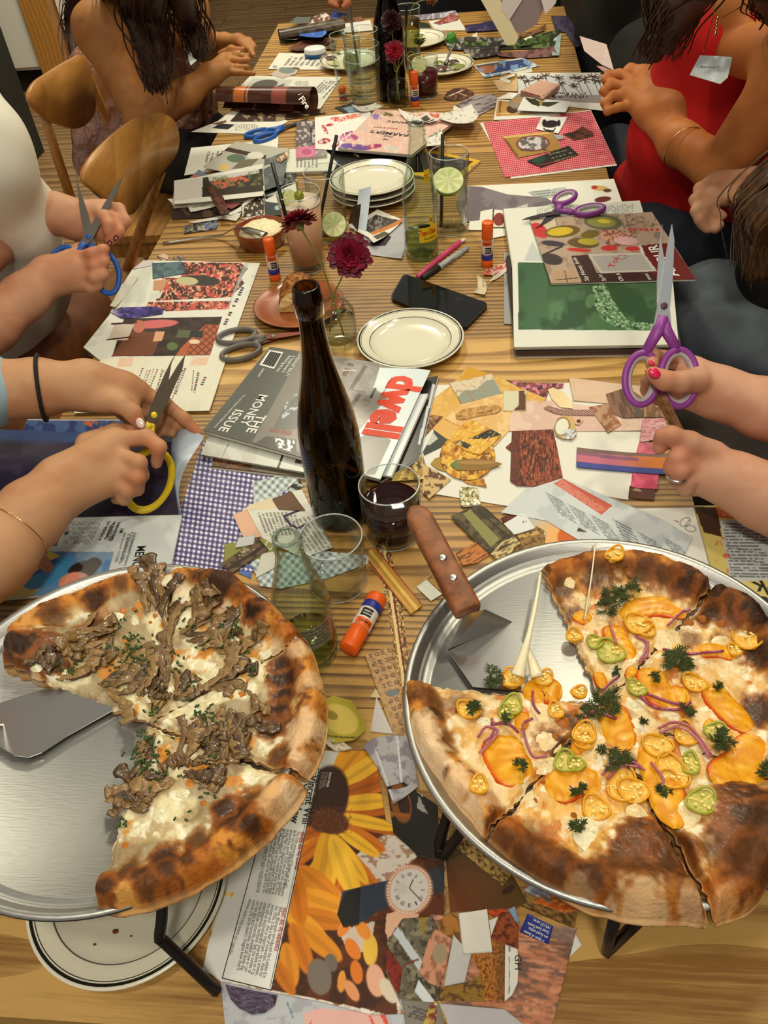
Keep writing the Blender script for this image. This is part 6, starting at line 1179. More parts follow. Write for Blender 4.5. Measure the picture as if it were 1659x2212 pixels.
# ---------------------------------------------------------------- left top and the papers by the empty chair
def lst(rows):
    for lb, P, h, fn__, *cl in rows: sheet(lb, P, h, fn__, cell=.0024, curl=cl[0] if cl else .002)
mag('thick pile of pale magazine pages by the empty chair', [(378,392),(570,352),(572,420),(372,442)], .012,.0115, lambda p: p.fill((222,220,206)))
lst([('white text page at the back of the pile by the empty chair', [(413,320),(602,300),(598,350),(398,380)], .0010, lambda p: p.fill((226,224,210)).text((448,328),(442,352),(500,324), 5,(110,110,106)).poly([(550,306),(575,303),(573,310),(552,312)], (226,196,180))),
     ('grey interior photo with a dark beam by the empty chair', [(438,362),(508,307),(626,322),(600,350),(560,372),(480,372)], .0135, lambda p: p.fill((176,174,160)).line((486,322),(575,340), 9,(60,40,32)).line((440,352),(480,332), 3,(40,32,28)).ell(552,336,18,8,(214,210,196)).ell(510,342,20,9,(90,110,90)).poly([(520,346),(560,342),(540,362),(500,366)], (110,104,84)).ell(484,362,12,8,(206,176,110))),
     ('dark grey fabric photo right of the interior photo', [(572,345),(622,326),(612,398),(562,416)], .0140, fn((84,90,92),(110,114,114), 9)),
     ('garden photo with red blossom and a white border', [(376,392),(568,355),(572,412),(568,424),(376,442)], .0160, lambda p: p.fill((222,220,208)).poly([(376,394),(436,384),(436,426),(376,436)], (206,200,190)).poly([(438,384),(568,365),(570,414),(436,426)], (50,44,32)).poly([(450,382),(560,366),(560,374),(452,392)], (190,190,186)).noise((206,100,74), 5,.46,.54,.9,3, P=[(450,394),(520,378),(540,390),(480,408)]).noise((110,110,60), 7,.52,.6,.8,5, P=[(450,385),(568,368),(568,400),(450,410)])),
     ('curled white page edge below the garden photo', [(362,432),(440,426),(570,412),(568,422),(470,438),(376,444)], .0060, f((214,210,200)),.004),
     ('dark brown photo strip at the table edge below the garden photo', [(372,452),(470,440),(545,436),(520,462),(430,470),(371,474)], .0030, fn((46,32,26),(84,64,48), 14)),
     ('small white card with ruled lines on the dark strip', [(404,444),(456,436),(470,446),(412,459)], .0060, lambda p: p.fill((216,214,200)).line((416,448),(452,442), 2,(130,130,120))),
     ('dark reddish brown branch cutting across the pile', [(446,404),(466,404),(482,424),(496,464),(478,464),(462,440)], .0180, fn((70,40,30),(110,66,50), 5)),
     ('dusty red scrap right of the branch cutting', [(484,434),(522,440),(500,452),(490,448)], .0070, f((140,76,72))),
     ('autumn hedge photo behind the butter dish', [(522,442),(548,420),(570,412),(572,468),(524,474)], .0080, lambda p: p.fill((206,200,184)).noise((56,40,26), 5,.3,.42,1,3, P=[(528,445),(570,415),(570,468),(524,472)])),
     ('white torn strip left of the butter dish', [(492,462),(522,446),(522,456),(498,466)], .0050, f((220,218,206))),
     ('white torn strip below the dark photo strip', [(406,480),(478,466),(522,460),(510,478),(520,466),(420,482)], .0040, f((218,214,202))),
     ('small blue and brown photo strip beside the butter knife', [(398,488),(470,474),(469,494),(396,506)], .0014, lambda p: p.fill((90,86,80)).poly([(440,479),(470,474),(469,494),(440,498)], (96,110,150)).noise((170,160,140), 4,.55,.6).noise((40,34,30), 5,.56,.6)),
     ('white folder corner behind the pink cocktail', [(570,424),(640,396),(652,430),(600,466),(574,440)], .0030, f((216,214,206))),
     ('dark slate card with a pale blue star behind the pink cocktail', [(571,436),(606,440),(614,464),(576,468)], .0040, lambda p: p.fill((56,62,62)).ell(600,449,7,5,(150,190,196))),
     ('black and white photo right of the pile by the empty chair', [(570,420),(590,398),(640,362),(640,395),(575,432)], .0026, lambda p: p.fill((90,92,90)).text((600,392),(600,376),(630,386), 5,(180,184,180)).noise((40,34,30), 14,.52,.6)),
     ('food photo corner beside the white paged magazine', [(596,345),(624,322),(622,338),(606,352)], .0160, fn((140,96,60),(206,190,160), 4)),
     ('blue and orange photo corner by the text page', [(410,384),(430,367),(448,378),(420,384)], .0165, lambda p: p.fill((110,124,150)).poly([(410,384),(424,376),(434,382)], (190,110,80))),
     ('white page with two small photos under the brown rolled magazine', [(413,286),(470,262),(500,240),(625,262),(570,290)], .0008, lambda p: p.fill((226,222,208)).poly([(458,277),(476,267),(508,269),(492,280)], (40,36,50)).poly([(456,268),(488,260),(490,264),(470,270)], (120,80,60)).text((510,268),(508,282),(560,268), 9,(150,150,146))),
     ('white newspaper page with an oval portrait behind the rolled magazine', [(541,164),(738,167),(690,240),(488,218)], .0010, lambda p: p.fill((212,210,198)).poly([(545,170),(634,172),(606,204),(510,212)], (186,186,176)).ell(572,183,28,10,(84,80,74), -8).poly([(598,186),(616,180),(606,198),(590,204)], (84,84,80)).text((640,175),(632,186),(690,175), 30,(150,148,140),.6).text((700,174),(672,200),(728,176), 4,(80,78,74)).line((735,172),(698,212), 2,(60,56,52))),
     ('dark mushroom photo page under the rolled magazine', [(498,262),(520,238),(700,236),(704,244),(600,262)], .0020, fn((56,34,28),(150,130,100), 12, lo=.54, hi=.66)),
     ('pink paper corner beyond the blue handled scissors', [(556,306),(602,296),(602,312),(560,318)], .0008, f((222,204,190))),
     ('white menu sheet with vertical lines of text at the far left', [(603,115),(768,118),(745,151),(579,150)], .0008, lambda p: p.fill((218,214,200)).text((628,122),(612,142),(752,124), 11,(120,116,110),.8).ell(594,145,5,3,(150,150,146))),
     ('grey oval stone photo scrap at the far left', [(582,162),(606,146),(648,146),(640,160),(610,170)], .0014, lambda p: p.fill((186,170,160)).ell(620,152,18,7,(120,128,122)).line((632,146),(646,150), 4,(90,70,50))),
     ('bright blue torn paper in the far left pile', [(646,78),(656,58),(680,62),(700,54),(706,72),(696,84),(668,82)], .0240, fn((56,96,176),(76,120,200), 9),.006),
     ('blue paper point at the back of the far left pile', [(712,36),(722,24),(752,32),(722,42)], .0150, f((70,96,170)),.004),
     ('grey green page at the back of the far left pile', [(624,50),(640,38),(672,38),(666,54)], .0160, f((92,96,90)),.006),
     ('white and dark torn scrap left of the blue paper', [(612,66),(634,70),(650,80),(640,88),(614,86)], .0100, lambda p: p.fill((196,196,186)).ell(634,80,12,5,(50,66,60)),.006),
     ('mottled seashell photo on the far left pile', [(668,52),(676,38),(700,28),(716,36),(714,50),(690,56)], .0260, fn((104,70,54),(206,196,190), 5),.004),
     ('grey pebble photo right of the seashell photo', [(704,62),(712,46),(730,42),(736,56),(716,66)], .0240, fn((84,72,64),(50,42,38), 5),.004),
     ('brown wood striped strip below the blue paper', [(622,106),(652,88),(700,84),(722,88),(690,106),(640,112)], .0060, fn((110,64,46),(70,40,30), 5, st=(3,.5), ang=-20),.004),
     ('grey photo scrap between the brown strip and the glasses', [(690,92),(726,86),(724,108),(690,104)], .0040, fn((120,100,80),(70,58,46), 5)),
     ('rose edged white page beyond the stacked glasses', [(738,52),(800,44),(806,66),(740,72)], .0020, lambda p: p.fill((214,210,200)).line((742,50),(738,72), 5,(190,110,110))),
     ('brown sheet at the far table edge', [(728,44),(780,36),(786,44),(740,52)], .0010, f((150,96,66)))])
# rolled magazines
def roll(label, a, b, r, col_, cat='magazine', open_=.75, band=None):
    a = np.array(a, float); b = np.array(b, float); t_ = thing('rolled_magazine', label, cat, (a+b)/2-[0,0, r]); d = b-a; L = np.linalg.norm(d); d /= L; s = np.array([-d[1], d[0], 0]); s /= np.linalg.norm(s)
    def fn_(u, v):
        an = -PI*.5+v*2*PI*open_; rr_ = r*(1+.25*u*math.sin(v*3)); p = a+d*L*u+s*(math.cos(an)*rr_)+np.array([0,0, math.sin(an)*rr_+r]); return p
    o = grid_sheet('cover_sheet', fn_, 60,40, col_, t_, label=None); return t_
def rc(u, v):
    c = np.tile(np.array((70,40,30.)), (len(u), 1)); c = mix(c, (110,70,52), sst(.5,.6, fbm(u*3, v*22,3))*.5); c = mix(c, (150,80,70), ((u > .60) & (u < .76)).astype(float)); c = mix(c, (196,110,50), ((u > .20) & (u < .31) & (v > .3)).astype(float)); c = mix(c, (186,130,120), (((u > .33) & (u < .345)) | ((u > .19) & (u < .2))).astype(float)); return c
ra, rb = at(480,236,.0), at(672,246,.0)
rm = roll('brown magazine rolling itself open on the newspaper', (ra[0], ra[1], TZ+.003), (rb[0]+.01, rb[1]+.005, TZ+.003),.026, rc)
txtw([('ls', at(640,196,.052), at(645,206,.050)), ('Fire', at(645,214,.045), at(662,236,.03))], .020, WINK, rm, 'title', bold=.02, up=(.1,-.8,.6))
ra, rb = at(606,96,0), at(745,74,0)
roll('dark brown curled magazine at the far left table corner', (ra[0], ra[1], TZ+.001), (rb[0], rb[1], TZ+.001),.020, lambda u, v: mix(np.tile((66,52,40.), (len(u), 1)),(120,112,96), sst(.5,.6, fbm(u*8, v*5,6))*.6))
# ---------------------------------------------------------------- plates
CER = M('cream_stoneware', (226,220,196),.18, attr=True, coat=.3)
def plate(label, c, R=.0855, z=0.0, group=None, crumbs=None, name='dinner_plate'):
    k = R/.0855
    pr = [(.0001,.0065),(.03,.0063),(.05,.0066),(.0575,.0085),(.0640,.0125),(.0650,.0132),(.0653,.0134),(.0660,.0137),(.0720,.0155),(.0780,.0170),(.0782,.0171),(.0788,.0172),(.0790,.0173),(.0800,.0175),(.0802,.0176),(.0826,.0181),(.0828,.0182),(.0840,.0184),(.0852,.0180),(.0856,.0170),(.0850,.0160),(.070,.0105),(.056,.004),(.053,.0),(.048,.0),(.047,.003),(.0001,.003)]
    V, F = lathe([(r*k, q*k) for r, q in pr], (c[0], c[1], TZ+z), 72); K = np.zeros((len(V), 3)); n = 72
    for i, (r, q) in enumerate(pr):
        cc = (226,221,198) if i < 19 else (206,199,174)
        if i in (5,6): cc = (44,38,32)
        if 10 <= i <= 11: cc = (50,44,38)
        if 14 <= i <= 15: cc = (30,34,28)
        K[i*n:(i+1)*n] = cc
    return solo(name, V, F, CER, label, 'plate', group, cols=K)
plate('small round plate alone in the middle of the table by the phone', (-.1029,1.1545),.0862)
pf = plate('small round plate with crumbs under the mushroom pizza pan', (-.3106,.2840),.0905)
for (x, y, r) in [(163,1985,.0022),(249,2012,.0022),(283,2022,.0008),(204,2040,.0011),(87,2011,.0009),(157,1984,.0016)]:
    p_ = at(x, y, .010); solo('crumb', *ball(p_, r, 8,5,(1.3,1,.5)), M('sauce_crumb', (110,40,24),.5), {163: 'largest dark red crumb on the plate under the mushroom pizza', 249: 'round red crumb in the middle of the plate under the mushroom pizza', 283: 'tiny orange crumb near the stand leg on the round plate', 204: 'small dark crumb low on the well of the round plate', 87: 'speck on the left rim of the plate under the mushroom pizza', 157: 'dark crumb cut off by the pan edge on the round plate'}[x], 'crumb')
sc_ = at(804,379,.045)
for k in range(3): plate(['bottom plate of the stack of three by the mineral water bottle', 'middle plate of the stack of three by the mineral water bottle', 'top plate of the stack of three by the mineral water bottle'][k], (sc_[0]-.001*k, sc_[1]),.088,.0002+.0125*k, group='stacked plates')
c3 = at(900,86,.012); plate('nearly empty plate at the far end with a curved stem on it', c3,.0880)
c4 = at(953,143,.012); plate('far plate with salad leftovers and a fork handle', c4,.0880,.0008)
c5 = at(757,131,.012); plate('far plate with salad behind the stacked glasses', c5,.0880)
GL = [M('lettuce_green', (120,130,50),.5), M('lettuce_pale', (190,186,120),.5), M('lettuce_red', (74,34,26),.5)]
def leaf(px, py, h, r, k, label):
    p_ = at(px, py, h); n = 14; V = [p_+np.array([0,0,.008])]; m = 3
    for i in range(1, m+1):
        for j in range(n): a = 2*PI*j/n; V.append(p_+np.array([math.cos(a)*r*i/m*(1+.2*math.sin(3*a+px)), math.sin(a)*r*.6*i/m, .008-.006*(i/m)**2+.004*math.sin(5*a+i+px)*(i/m)]))
    F = [(0,1+j, 1+(j+1) % n) for j in range(n)]+[(1+i*n+j, 1+(i+1)*n+j, 1+(i+1)*n+(j+1) % n, 1+i*n+(j+1) % n) for i in range(m-1) for j in range(n)]
    solo('salad_leaf', np.array(V), F, GL[k], label, 'salad')
for i, (x, y, r, k, lb) in enumerate([(978,136,.020,2, 'dark red salad leaf under the fork handle'),(1005,124,.018,1, 'pale lettuce rib at the right of the salad leftovers'),(990,146,.022,0, 'green salad leaf in front of the salad leftovers'),(956,150,.018,2, 'brown red salad leaf at the left of the fork handle'),(948,138,.014,0, 'small green salad leaf beside the dark red drink'),(712,128,.020,2, 'brown red salad leaf on the plate behind the stacked glasses'),(725,118,.016,0, 'bright green salad leaf on the plate behind the stacked glasses'),(700,124,.014,2, 'dark salad leaf at the left rim behind the stacked glasses'),(720,138,.018,1, 'pale salad leaf low on the plate behind the stacked glasses'),(905,80,.018,0, 'drooping green leaf over the nearly empty plate')]): leaf(x, y, .012, r, k, lb)
fk = solo('fork', *tube(spline([at(962,140,.022), at(970,118,.040), at(984,92,.062)], 6), [.007]*3+[.004]*10,8, flat=.4), M('dark_steel', (90,84,78),.4,.8), 'steel fork handle standing up from the salad leftovers', 'fork')
solo('green_twist', *ball(at(975,85,.014),.020,12,8,(.8,.6,1)), M('green_cellophane', (70,150,50),.2, coat=.5, bump=(90,1,.01)), 'crumpled bright green wrapper right of the far plate', 'wrapper')
tin = thing('tin', 'small round white tin with a blue base on the far menu sheet', 'tin', at(681,116))
cT = at(682,123); part('lid', *lathe([(.0001,.026),(.026,.0255),(.0285,.023),(.029,.012)], (cT[0], cT[1], TZ), 30,1.1,.9), M('white_plastic', (222,226,220),.4), tin); part('base', *lathe([(.029,.0125),(.029,.002),(.0001,.0015)], (cT[0], cT[1], TZ), 30,1.1,.9), M('blue_plastic', (24,84,150),.35), tin)

# ---------------------------------------------------------------- glass
GC = glassmat('clear_glass', (250,252,250)); GG = glassmat('green_tinted_glass', (243,249,244), 1.4); GBR = glassmat('brown_bottle_glass', (160,142,100), 1.5)
GDK = glassmat('dark_bottle_glass', (120,80,70), 1.4); WTR = glassmat('water', (244,244,234),.8)
STR = M('black_straw', (20,18,18),.45)
def tumbler(label, c, r0, r1, h, t=.0024, foot=.010, cat='glass', z=0, group=None, n=56):
    o = thing('drinking_glass', label, cat, (c[0], c[1], TZ+z), group)
    pr = [(.0001,.0005), (r0*.9,0), (r0,.003), (r0+(r1-r0)*.5, h*.5), (r1, h-.0012), (r1-t*.5, h), (r1-t, h-.0012), (r0+(r1-r0)*.5-t, h*.5), (r0-t, foot+.004), (r0*.8, foot),(.0001, foot-.002)]
    part('vessel', *lathe(pr, (c[0], c[1], TZ+z), n), GC, o)
    RM = M('glass_rim', (214,220,216),.06, alpha=.6, coat=1, spec=1); q = r1-t*.5
    part('rim', *lathe([(q+.0009*math.cos(a), h+.0009*math.sin(a)) for a in np.linspace(0,2*PI, 9)], (c[0], c[1], TZ+z), n), RM, o)
    part('foot_edge', *lathe([(r0*.98+.0007*math.cos(a),.002+.0007*math.sin(a)) for a in np.linspace(0,2*PI, 7)], (c[0], c[1], TZ+z), n), RM, o); return o
def liquid(o, c, r0, r1, z0, z1, mat, name='drink'):
    V, F = lathe([(.0001, z0), (r0, z0+.001), (r1, z1), (r1*.96, z1-.0006),(.0001, z1-.0008)], (c[0], c[1], TZ), 48); return part(name, V, F, mat, o)
wt = at(850,1149); o = tumbler('short tumbler of red wine beside the wine bottle', wt, .0355,.0378,.083)
wine = M('red_wine', (34,8,8),.05, spec=.6); liquid(o, wt, .0335,.0350,.011,.052, wine)
part('wine_rim', *lathe([(.0346,.0522),(.0356,.0535),(.0352,.0505)], (wt[0], wt[1], TZ), 48), glassmat('wine_edge', (170,80,50)), o)
et = at(731,1257); tumbler('empty clear short tumbler behind the glass bottle', et, .0350,.0372,.080)
pk = at(668,577); o = tumbler('tall glass of cloudy pink cocktail with lime and black straw', pk, .0300,.0390,.145, foot=.012)
liquid(o, pk, .0280,.0365,.014,.124, M('pink_cocktail', (206,154,122),.25, sss=.2, spec=.5)); liquid(o, pk, .0366,.0368,.122,.127, M('cocktail_foam', (214,190,172),.6), 'foam')
def straw(px0, py0, px1, py1, P, h0, h1, lb, r=.0032):
    a = at(px0, py0, h0); b = at(px1, py1, h1); a[:2] = a[:2]; V, F = tube([a, a*.5+b*.5, b], r, 12); return solo('straw', V, F, STR, lb, 'straw')
straw(618,470,588,352, None, .12,.190, 'short black straw leaning left in the pink cocktail')
lim = M('lime_flesh', (196,206,120),.4, attr=True, coat=.4)
def lime(label, c, nrm, r, t=.004, tilt=None):
    n = np.array(nrm, float); n /= np.linalg.norm(n); s, u = frame(n); V = []; K = []; m = 40
    rings = [(0, t),(.55, t),(.86, t),(.90, t),(1, t*.8),(1,-t*.8),(.9,-t),(0,-t)]
    for (q, z) in rings:
        for j in range(m):
            a = 2*PI*j/m; V.append(c+(s*math.cos(a)+u*math.sin(a))*r*max(q, .01)+n*z); seg = abs(((j % 5) - 2)) > 1
            K.append((200,208,130) if q < .88 and not seg else ((226,228,176) if q < .95 else (104,132,30)))
    F = [(i*m+j, i*m+(j+1) % m, (i+1)*m+(j+1) % m, (i+1)*m+j) for i in range(len(rings)-1) for j in range(m)]
    return solo('lime_slice', np.array(V), F, lim, label, 'lime', cols=np.array(K))
lime('lime wheel standing on the rim of the pink cocktail', at(625,432,.130),(.75,-.55,.3),.017)
ol = thing('cocktail_pick', 'green olive on a wooden pick in the pink cocktail', 'garnish', at(646,420,.13)); oc = at(646,424,.142)
part('olive', *ball(oc, .0088,16,10,(1,1,1.15)), M('olive_green', (132,140,30),.25, coat=.6), ol); part('pick', *tube([oc, at(641,402,.160), at(642,390,.172)], [.0012,.0014,.0038], 8), M('pick_wood', (176,150,90),.6), ol)
em = at(716,512); o = tumbler('tall nearly empty glass with a lime wheel at the bottom', em, .0310,.0385,.130, foot=.012); liquid(o, em, .0290,.0305,.013,.030, glassmat('lime_water', (214,200,130)))
lime('lime wheel at the bottom of the nearly empty tall glass', at(722,486,.036),(.1,-.75,.6),.024)
straw(682,522,727,292, None, .016,.196, 'long black straw in the nearly empty tall glass')
wg = at(973,497); o = tumbler('tall glass of water with a lime wheel beside the mineral water bottle', wg, .0320,.0365,.150, foot=.014); liquid(o, wg, .0300,.0340,.016,.112, WTR, 'water')
lime('lime wheel floating in the tall glass of water', at(968,392,.116),(.05,-.5,.85),.0285)
straw(953,490,956,290, None, .018,.185, 'long black straw in the tall glass of water')
sg = at(791,232)
for k in range(3): tumbler(['lowest', 'middle', 'uppermost'][k]+' glass of the nested stack of three pint glasses', sg, .0330,.0440,.115, t=.0022, z=k*.031, group='nested pint glasses')
bg = at(757,212); o = tumbler('tall glass behind the nested glasses with a black straw', bg, .0300,.0390,.150); straw(775,150,754,16, None, .05,.165, 'black straw rising behind the nested glasses'); lime('lime wheel in the glass behind the nested glasses', at(757,135,.09),(-.5,-.8,.2),.022)
dg = at(884,142); o = tumbler('tall pale drink glass behind the far bud vase', dg, .0300,.0370,.145); liquid(o, dg, .028,.034,.012,.115, glassmat('pale_lemonade', (196,190,140))); straw(876,130,878,10, None, .03,.20, 'black straw in the tall pale drink at the far end')
rd = at(916,206); o = tumbler('short glass of dark red drink beside the far glue stick', rd, .0360,.0385,.090); liquid(o, rd, .0340,.0362,.010,.058, M('dark_red_drink', (70,14,22),.1)); lime('lime wheel in the short glass of dark red drink', at(905,140,.072),(.2,-.8,.4),.020)
# bottles
def bottle(label, c, prof, mat, n=64, inner=.0022, name='glass_bottle'):
    o = thing(name, label, 'bottle', (c[0], c[1], TZ)); pi = [(max(r-inner, .0001), z if i > 2 else z+.006) for i, (r, z) in enumerate(prof)]
    part('shell', *lathe(prof+pi[::-1], (c[0], c[1], TZ), n), mat, o); r_, z_ = prof[-1]; r_ += .0012
    if mat is GG: part('lip', *lathe([(r_+.0018*math.cos(a), z_+.0014*math.sin(a)) for a in np.linspace(0,2*PI, 9)], (c[0], c[1], TZ), n), M('lip_glass', (120,136,122),.06, alpha=.6, coat=1, spec=1), o)
    return o
wb = at(737,1112)
o = bottle('dark brown wine bottle standing in the middle of the table', wb, [(.0001,.012),(.02,.008),(.030,.001),(.0345,.001),(.0368,.006),(.0372,.03),(.0372,.120),(.0365,.140),(.0335,.165),(.0280,.192),(.0215,.222),(.0165,.250),(.0142,.275),(.0136,.296),(.0138,.298),(.0138,.300),(.0158,.301),(.0160,.322),(.0152,.324),(.0150,.330),(.0138,.333),(.0128,.333)], GBR, inner=.0028)
lb = [(.0352*math.cos(a),.0352*math.sin(a)) for a in np.linspace(.2,2.6,30)]
V = np.array([[wb[0]+x, wb[1]+y, TZ+z] for z in (.058,.118) for x, y in lb]); part('back_label', V, [(i, i+1,31+i, 30+i) for i in range(29)], M('label_back', (34,28,22),.8), o)
part('wine_dregs', *lathe([(.0001,.010),(.031,.008),(.0342,.012),(.0342,.020),(.0001,.020)], (wb[0], wb[1], TZ), 40), wine, o)
tpc = at(912,551)
WP = [(.0001,.006),(.024,.001),(.0290,.001),(.0312,.006),(.0316,.03),(.0304,.034),(.0304,.095),(.0316,.102),(.0310,.115),(.0270,.142),(.0205,.172),(.0160,.196),(.0140,.212),(.0134,.218),(.0152,.220),(.0154,.226),(.0138,.228),(.0134,.231),(.0142,.233),(.0142,.237),(.0128,.2385),(.0110,.238)]
o = bottle('clear mineral water bottle with a yellow label beside the plate stack', tpc, WP, GG); part('water', *lathe([(.0001,.006),(.026,.004),(.0290,.008),(.0288,.048),(.0001,.049)], (tpc[0], tpc[1], TZ), 40), glassmat('bottle_water', (214,226,196)), o)
def patch(o, c, r, a0_, a1, z0, z1, mat, name='label', n=20):
    A = np.linspace(a0_, a1, n); V = np.array([[c[0]+r*math.cos(a), c[1]+r*math.sin(a), TZ+z] for z in (z0, z1) for a in A]); return part(name, V, [(i, i+1, n+i+1, n+i) for i in range(n-1)], mat, o)
def wraptext(o, c, r, amid, z, s_, size, mat, wid, bold=0):
    cu = bpy.data.curves.new('t', 'FONT'); cu.body = s_; cu.size = 1; cu.offset = bold; ob = bpy.data.objects.new('t', cu); me = bpy.data.meshes.new_from_object(ob)
    v = np.array([tuple(q.co) for q in me.vertices]); f_ = [tuple(p.vertices) for p in me.polygons]; bpy.data.objects.remove(ob)
    x = (v[:, 0]-v[:, 0].mean())/np.ptp(v[:, 0])*wid; a = amid+x/r; part('lettering', np.stack([c[0]+(r)*np.cos(a), c[1]+r*np.sin(a), TZ+z+v[:, 1]*size], -1), f_, mat, o, smooth=False)
yl = M('label_yellow', (232,196,20),.4); rl = M('label_red', (196,36,26),.5)
patch(o, tpc, .0308,-1.62,-.25,.040,.070, yl); patch(o, tpc, .0309,-1.62,-.95,.068,.073, INK); patch(o, tpc, .0309,-.98,-.75,.072,.090, yl); patch(o, tpc, .0245,-1.12,-.62,.146,.168, yl)
wraptext(o, tpc, .0312,-.98,.054, 'Topo Chico', .014, rl, .034,.03); wraptext(o, tpc, .0312,-.98,.045, 'AGUA MINERAL', .005, INK, .026,.01); wraptext(o, tpc, .0252,-.87,.154, 'TC', .009, rl, .009,.02); wraptext(o, tpc, .0312,-.87,.078, 'G', .009, INK, .006,.02)
spc = at(673,1405)
o = bottle('clear mineral water bottle with white nutrition print behind the mushroom pizza', spc, [(r, z*.78) for r, z in WP], GG); part('water', *lathe([(.0001,.005),(.026,.004),(.0290,.008),(.0288,.032),(.0001,.033)], (spc[0], spc[1], TZ), 40), glassmat('bottle_water2', (230,230,190)), o)
NP = M('nutrition_print', (214,216,206),.6); ND = M('nutrition_text', (36,38,36),.6)
patch(o, spc, .0318,-2.5,-.3,.042,.078, M('print_veil', (150,152,140),.5, alpha=.5), 'printed_panel', 30);
for k, (s_, sz) in enumerate([('Nutrition Facts Serv. Size 1 Bottle', .0046), ('Calories 0, Total Fat 0g (0% DV)', .0034), ('Sodium 15mg (1% DV), Total Carb. 0g', .0026), ('Not a significant source of nutrients', .0026), ('Bottled at the source, Mexico', .0026)]): wraptext(o, spc, .0321,-1.15,.0715-.0055*k, s_, sz*1.25, ND, .046,.014)
dbc = at(848,213); bottle('dark wine bottle behind the far bud vase', dbc, [(.0001,.012),(.030,.001),(.0368,.006),(.0372,.15),(.0365,.17),(.0300,.200),(.0215,.228),(.0165,.250),(.0142,.275),(.0138,.310),(.0155,.312),(.0150,.330),(.0128,.333)], GDK, inner=.003)
# bud vases and flowers
def vase(label, c, k=1.0, lv=.045):
    o = thing('bud_vase', label, 'vase', (c[0], c[1], TZ)); P = [(.0001,.004),(.026,.0005),(.0302,.003),(.0312,.010),(.0312,.050),(.0290,.064),(.0225,.074),(.0130,.0800),(.0085,.0815),(.0078,.0850),(.0100,.0880),(.0086,.0885),(.0062,.0850),(.0068,.0805),(.0120,.0780),(.0215,.0718),(.0275,.062),(.0296,.050),(.0296,.014),(.0240,.010),(.0001,.009)]
    part('vessel', *lathe([(r*k, z*k) for r, z in P], (c[0], c[1], TZ), 48), GC, o); part('water', *lathe([(.0001,.0105*k),(.026*k, .012*k),(.0290*k, .016*k),(.0290*k, lv),(.0001, lv)], (c[0], c[1], TZ), 40), WTR, o); return o
vc = at(733,742); vase('clear bud vase with two crimson flowers behind the wine bottle', vc, 1.0,.048)
fc = at(861,228); vase('clear bud vase with red and dark flowers at the far end', fc, .85,.036)
STM = M('flower_stem', (120,126,62),.5)
def ay(px, py, Y):
    d = ray(px, py); return CAM+(Y/d[1])*d
def flower(label, stem, nrm, r, pal, n=64, seed=1, sr=.0012):
    rr_ = random.Random(seed); S = spline(stem, 6); o = thing('flower', label, 'flower', S[0]); part('stem', *tube(S, sr, 7), STM, o)
    c = S[-1]; nn = np.array(nrm, float); nn /= np.linalg.norm(nn); s, u = frame(nn); ms = []; K = []
    for k in range(n):
        t = (k+.5)/n; ph = k*2.39996; el = math.acos(1-1.25*t) if t < .8 else math.acos(max(-1,1-1.25*t)); d = (s*math.cos(ph)+u*math.sin(ph))*math.sin(el)+nn*math.cos(el); l = r*(.55+.5*t)*rr_.uniform(.85,1.12)
        tn = np.cross(d, nn if abs(d@nn) < .95 else s); tn /= np.linalg.norm(tn); w = r*(.10+.13*t); tip = c+d*l; mid = c+d*l*.6; up_ = np.cross(tn, d)*w*.5
        V = np.array([c+d*l*.15, mid+tn*w*.8+up_, tip+tn*w*.9, tip+d*w*.6+up_*.6, tip-tn*w*.9, mid-tn*w*.8+up_, tip*1.0-up_*.4]); ms.append((V, [(0,1,6,5),(1,2,6),(2,3,6),(3,4,6),(4,5,6)])); a = mix(pal[0], pal[1], np.array(rr_.random()*.6+.4*(t > .5))); K.append(np.tile(a, (7,1)))
    V, F = join(*ms); part('petals', V, F, M('petals', (150,30,60),.5, attr=True, sss=.05), o, cols=np.concatenate(K), kind='stuff')
    part('calyx', *ball(c-nn*r*.18, r*.26,10,6), STM, o); return o
Yv = vc[1]; top = np.array([vc[0], vc[1], TZ+.086])
cr = ((170,34,66),(96,14,34))
flower('crimson scabiosa seen from the side in front of the pink cocktail', [vc+[.008,.006,.012], top+[-.001,0,0], ay(693,570, Yv-.01), ay(650,492, Yv-.02), ay(645,480, Yv-.02)], (-.3,.5,.8),.027, cr, 80,3)
flower('crimson scabiosa facing the camera above the bud vase', [vc+[-.014,.004,.02], top+[.001,0,0], ay(738,600, Yv-.01), ay(757,552, Yv-.02)], (.12,-.85,.5),.029, cr, 90,4)
Yf = fc[1]; tf = np.array([fc[0], fc[1], TZ+.074])
flower('bright red flower in the far bud vase', [fc+[.003,0,.012], tf, ay(852,150, Yf), ay(851,110, Yf-.01)], (0,-.8,.6),.024,((196,36,56),(130,20,40)), 60,5)
flower('dark maroon flower above the far bud vase', [fc+[-.004,0,.012], tf, ay(850,100, Yf), ay(846,45, Yf-.01)], (0,-.7,.7),.026,((60,14,22),(36,8,14)), 60,6)
flower('green seed head drooping beside the far plate', [fc+[.004,.003,.012], tf, ay(884,112, Yf), ay(905,125, Yf-.02), ay(906,88, Yf-.03)], (0,-.4,-.9),.017,((104,112,44),(70,78,30)), 40,7)
flower('orange brown flower at the top edge on a long stem', [fc+[.002,-.003,.012], tf, ay(877,70, Yf), ay(893,12, Yf), ay(932,-4, Yf)], (.3,-.6,.6),.016,((150,84,40),(96,50,24)), 40,8)
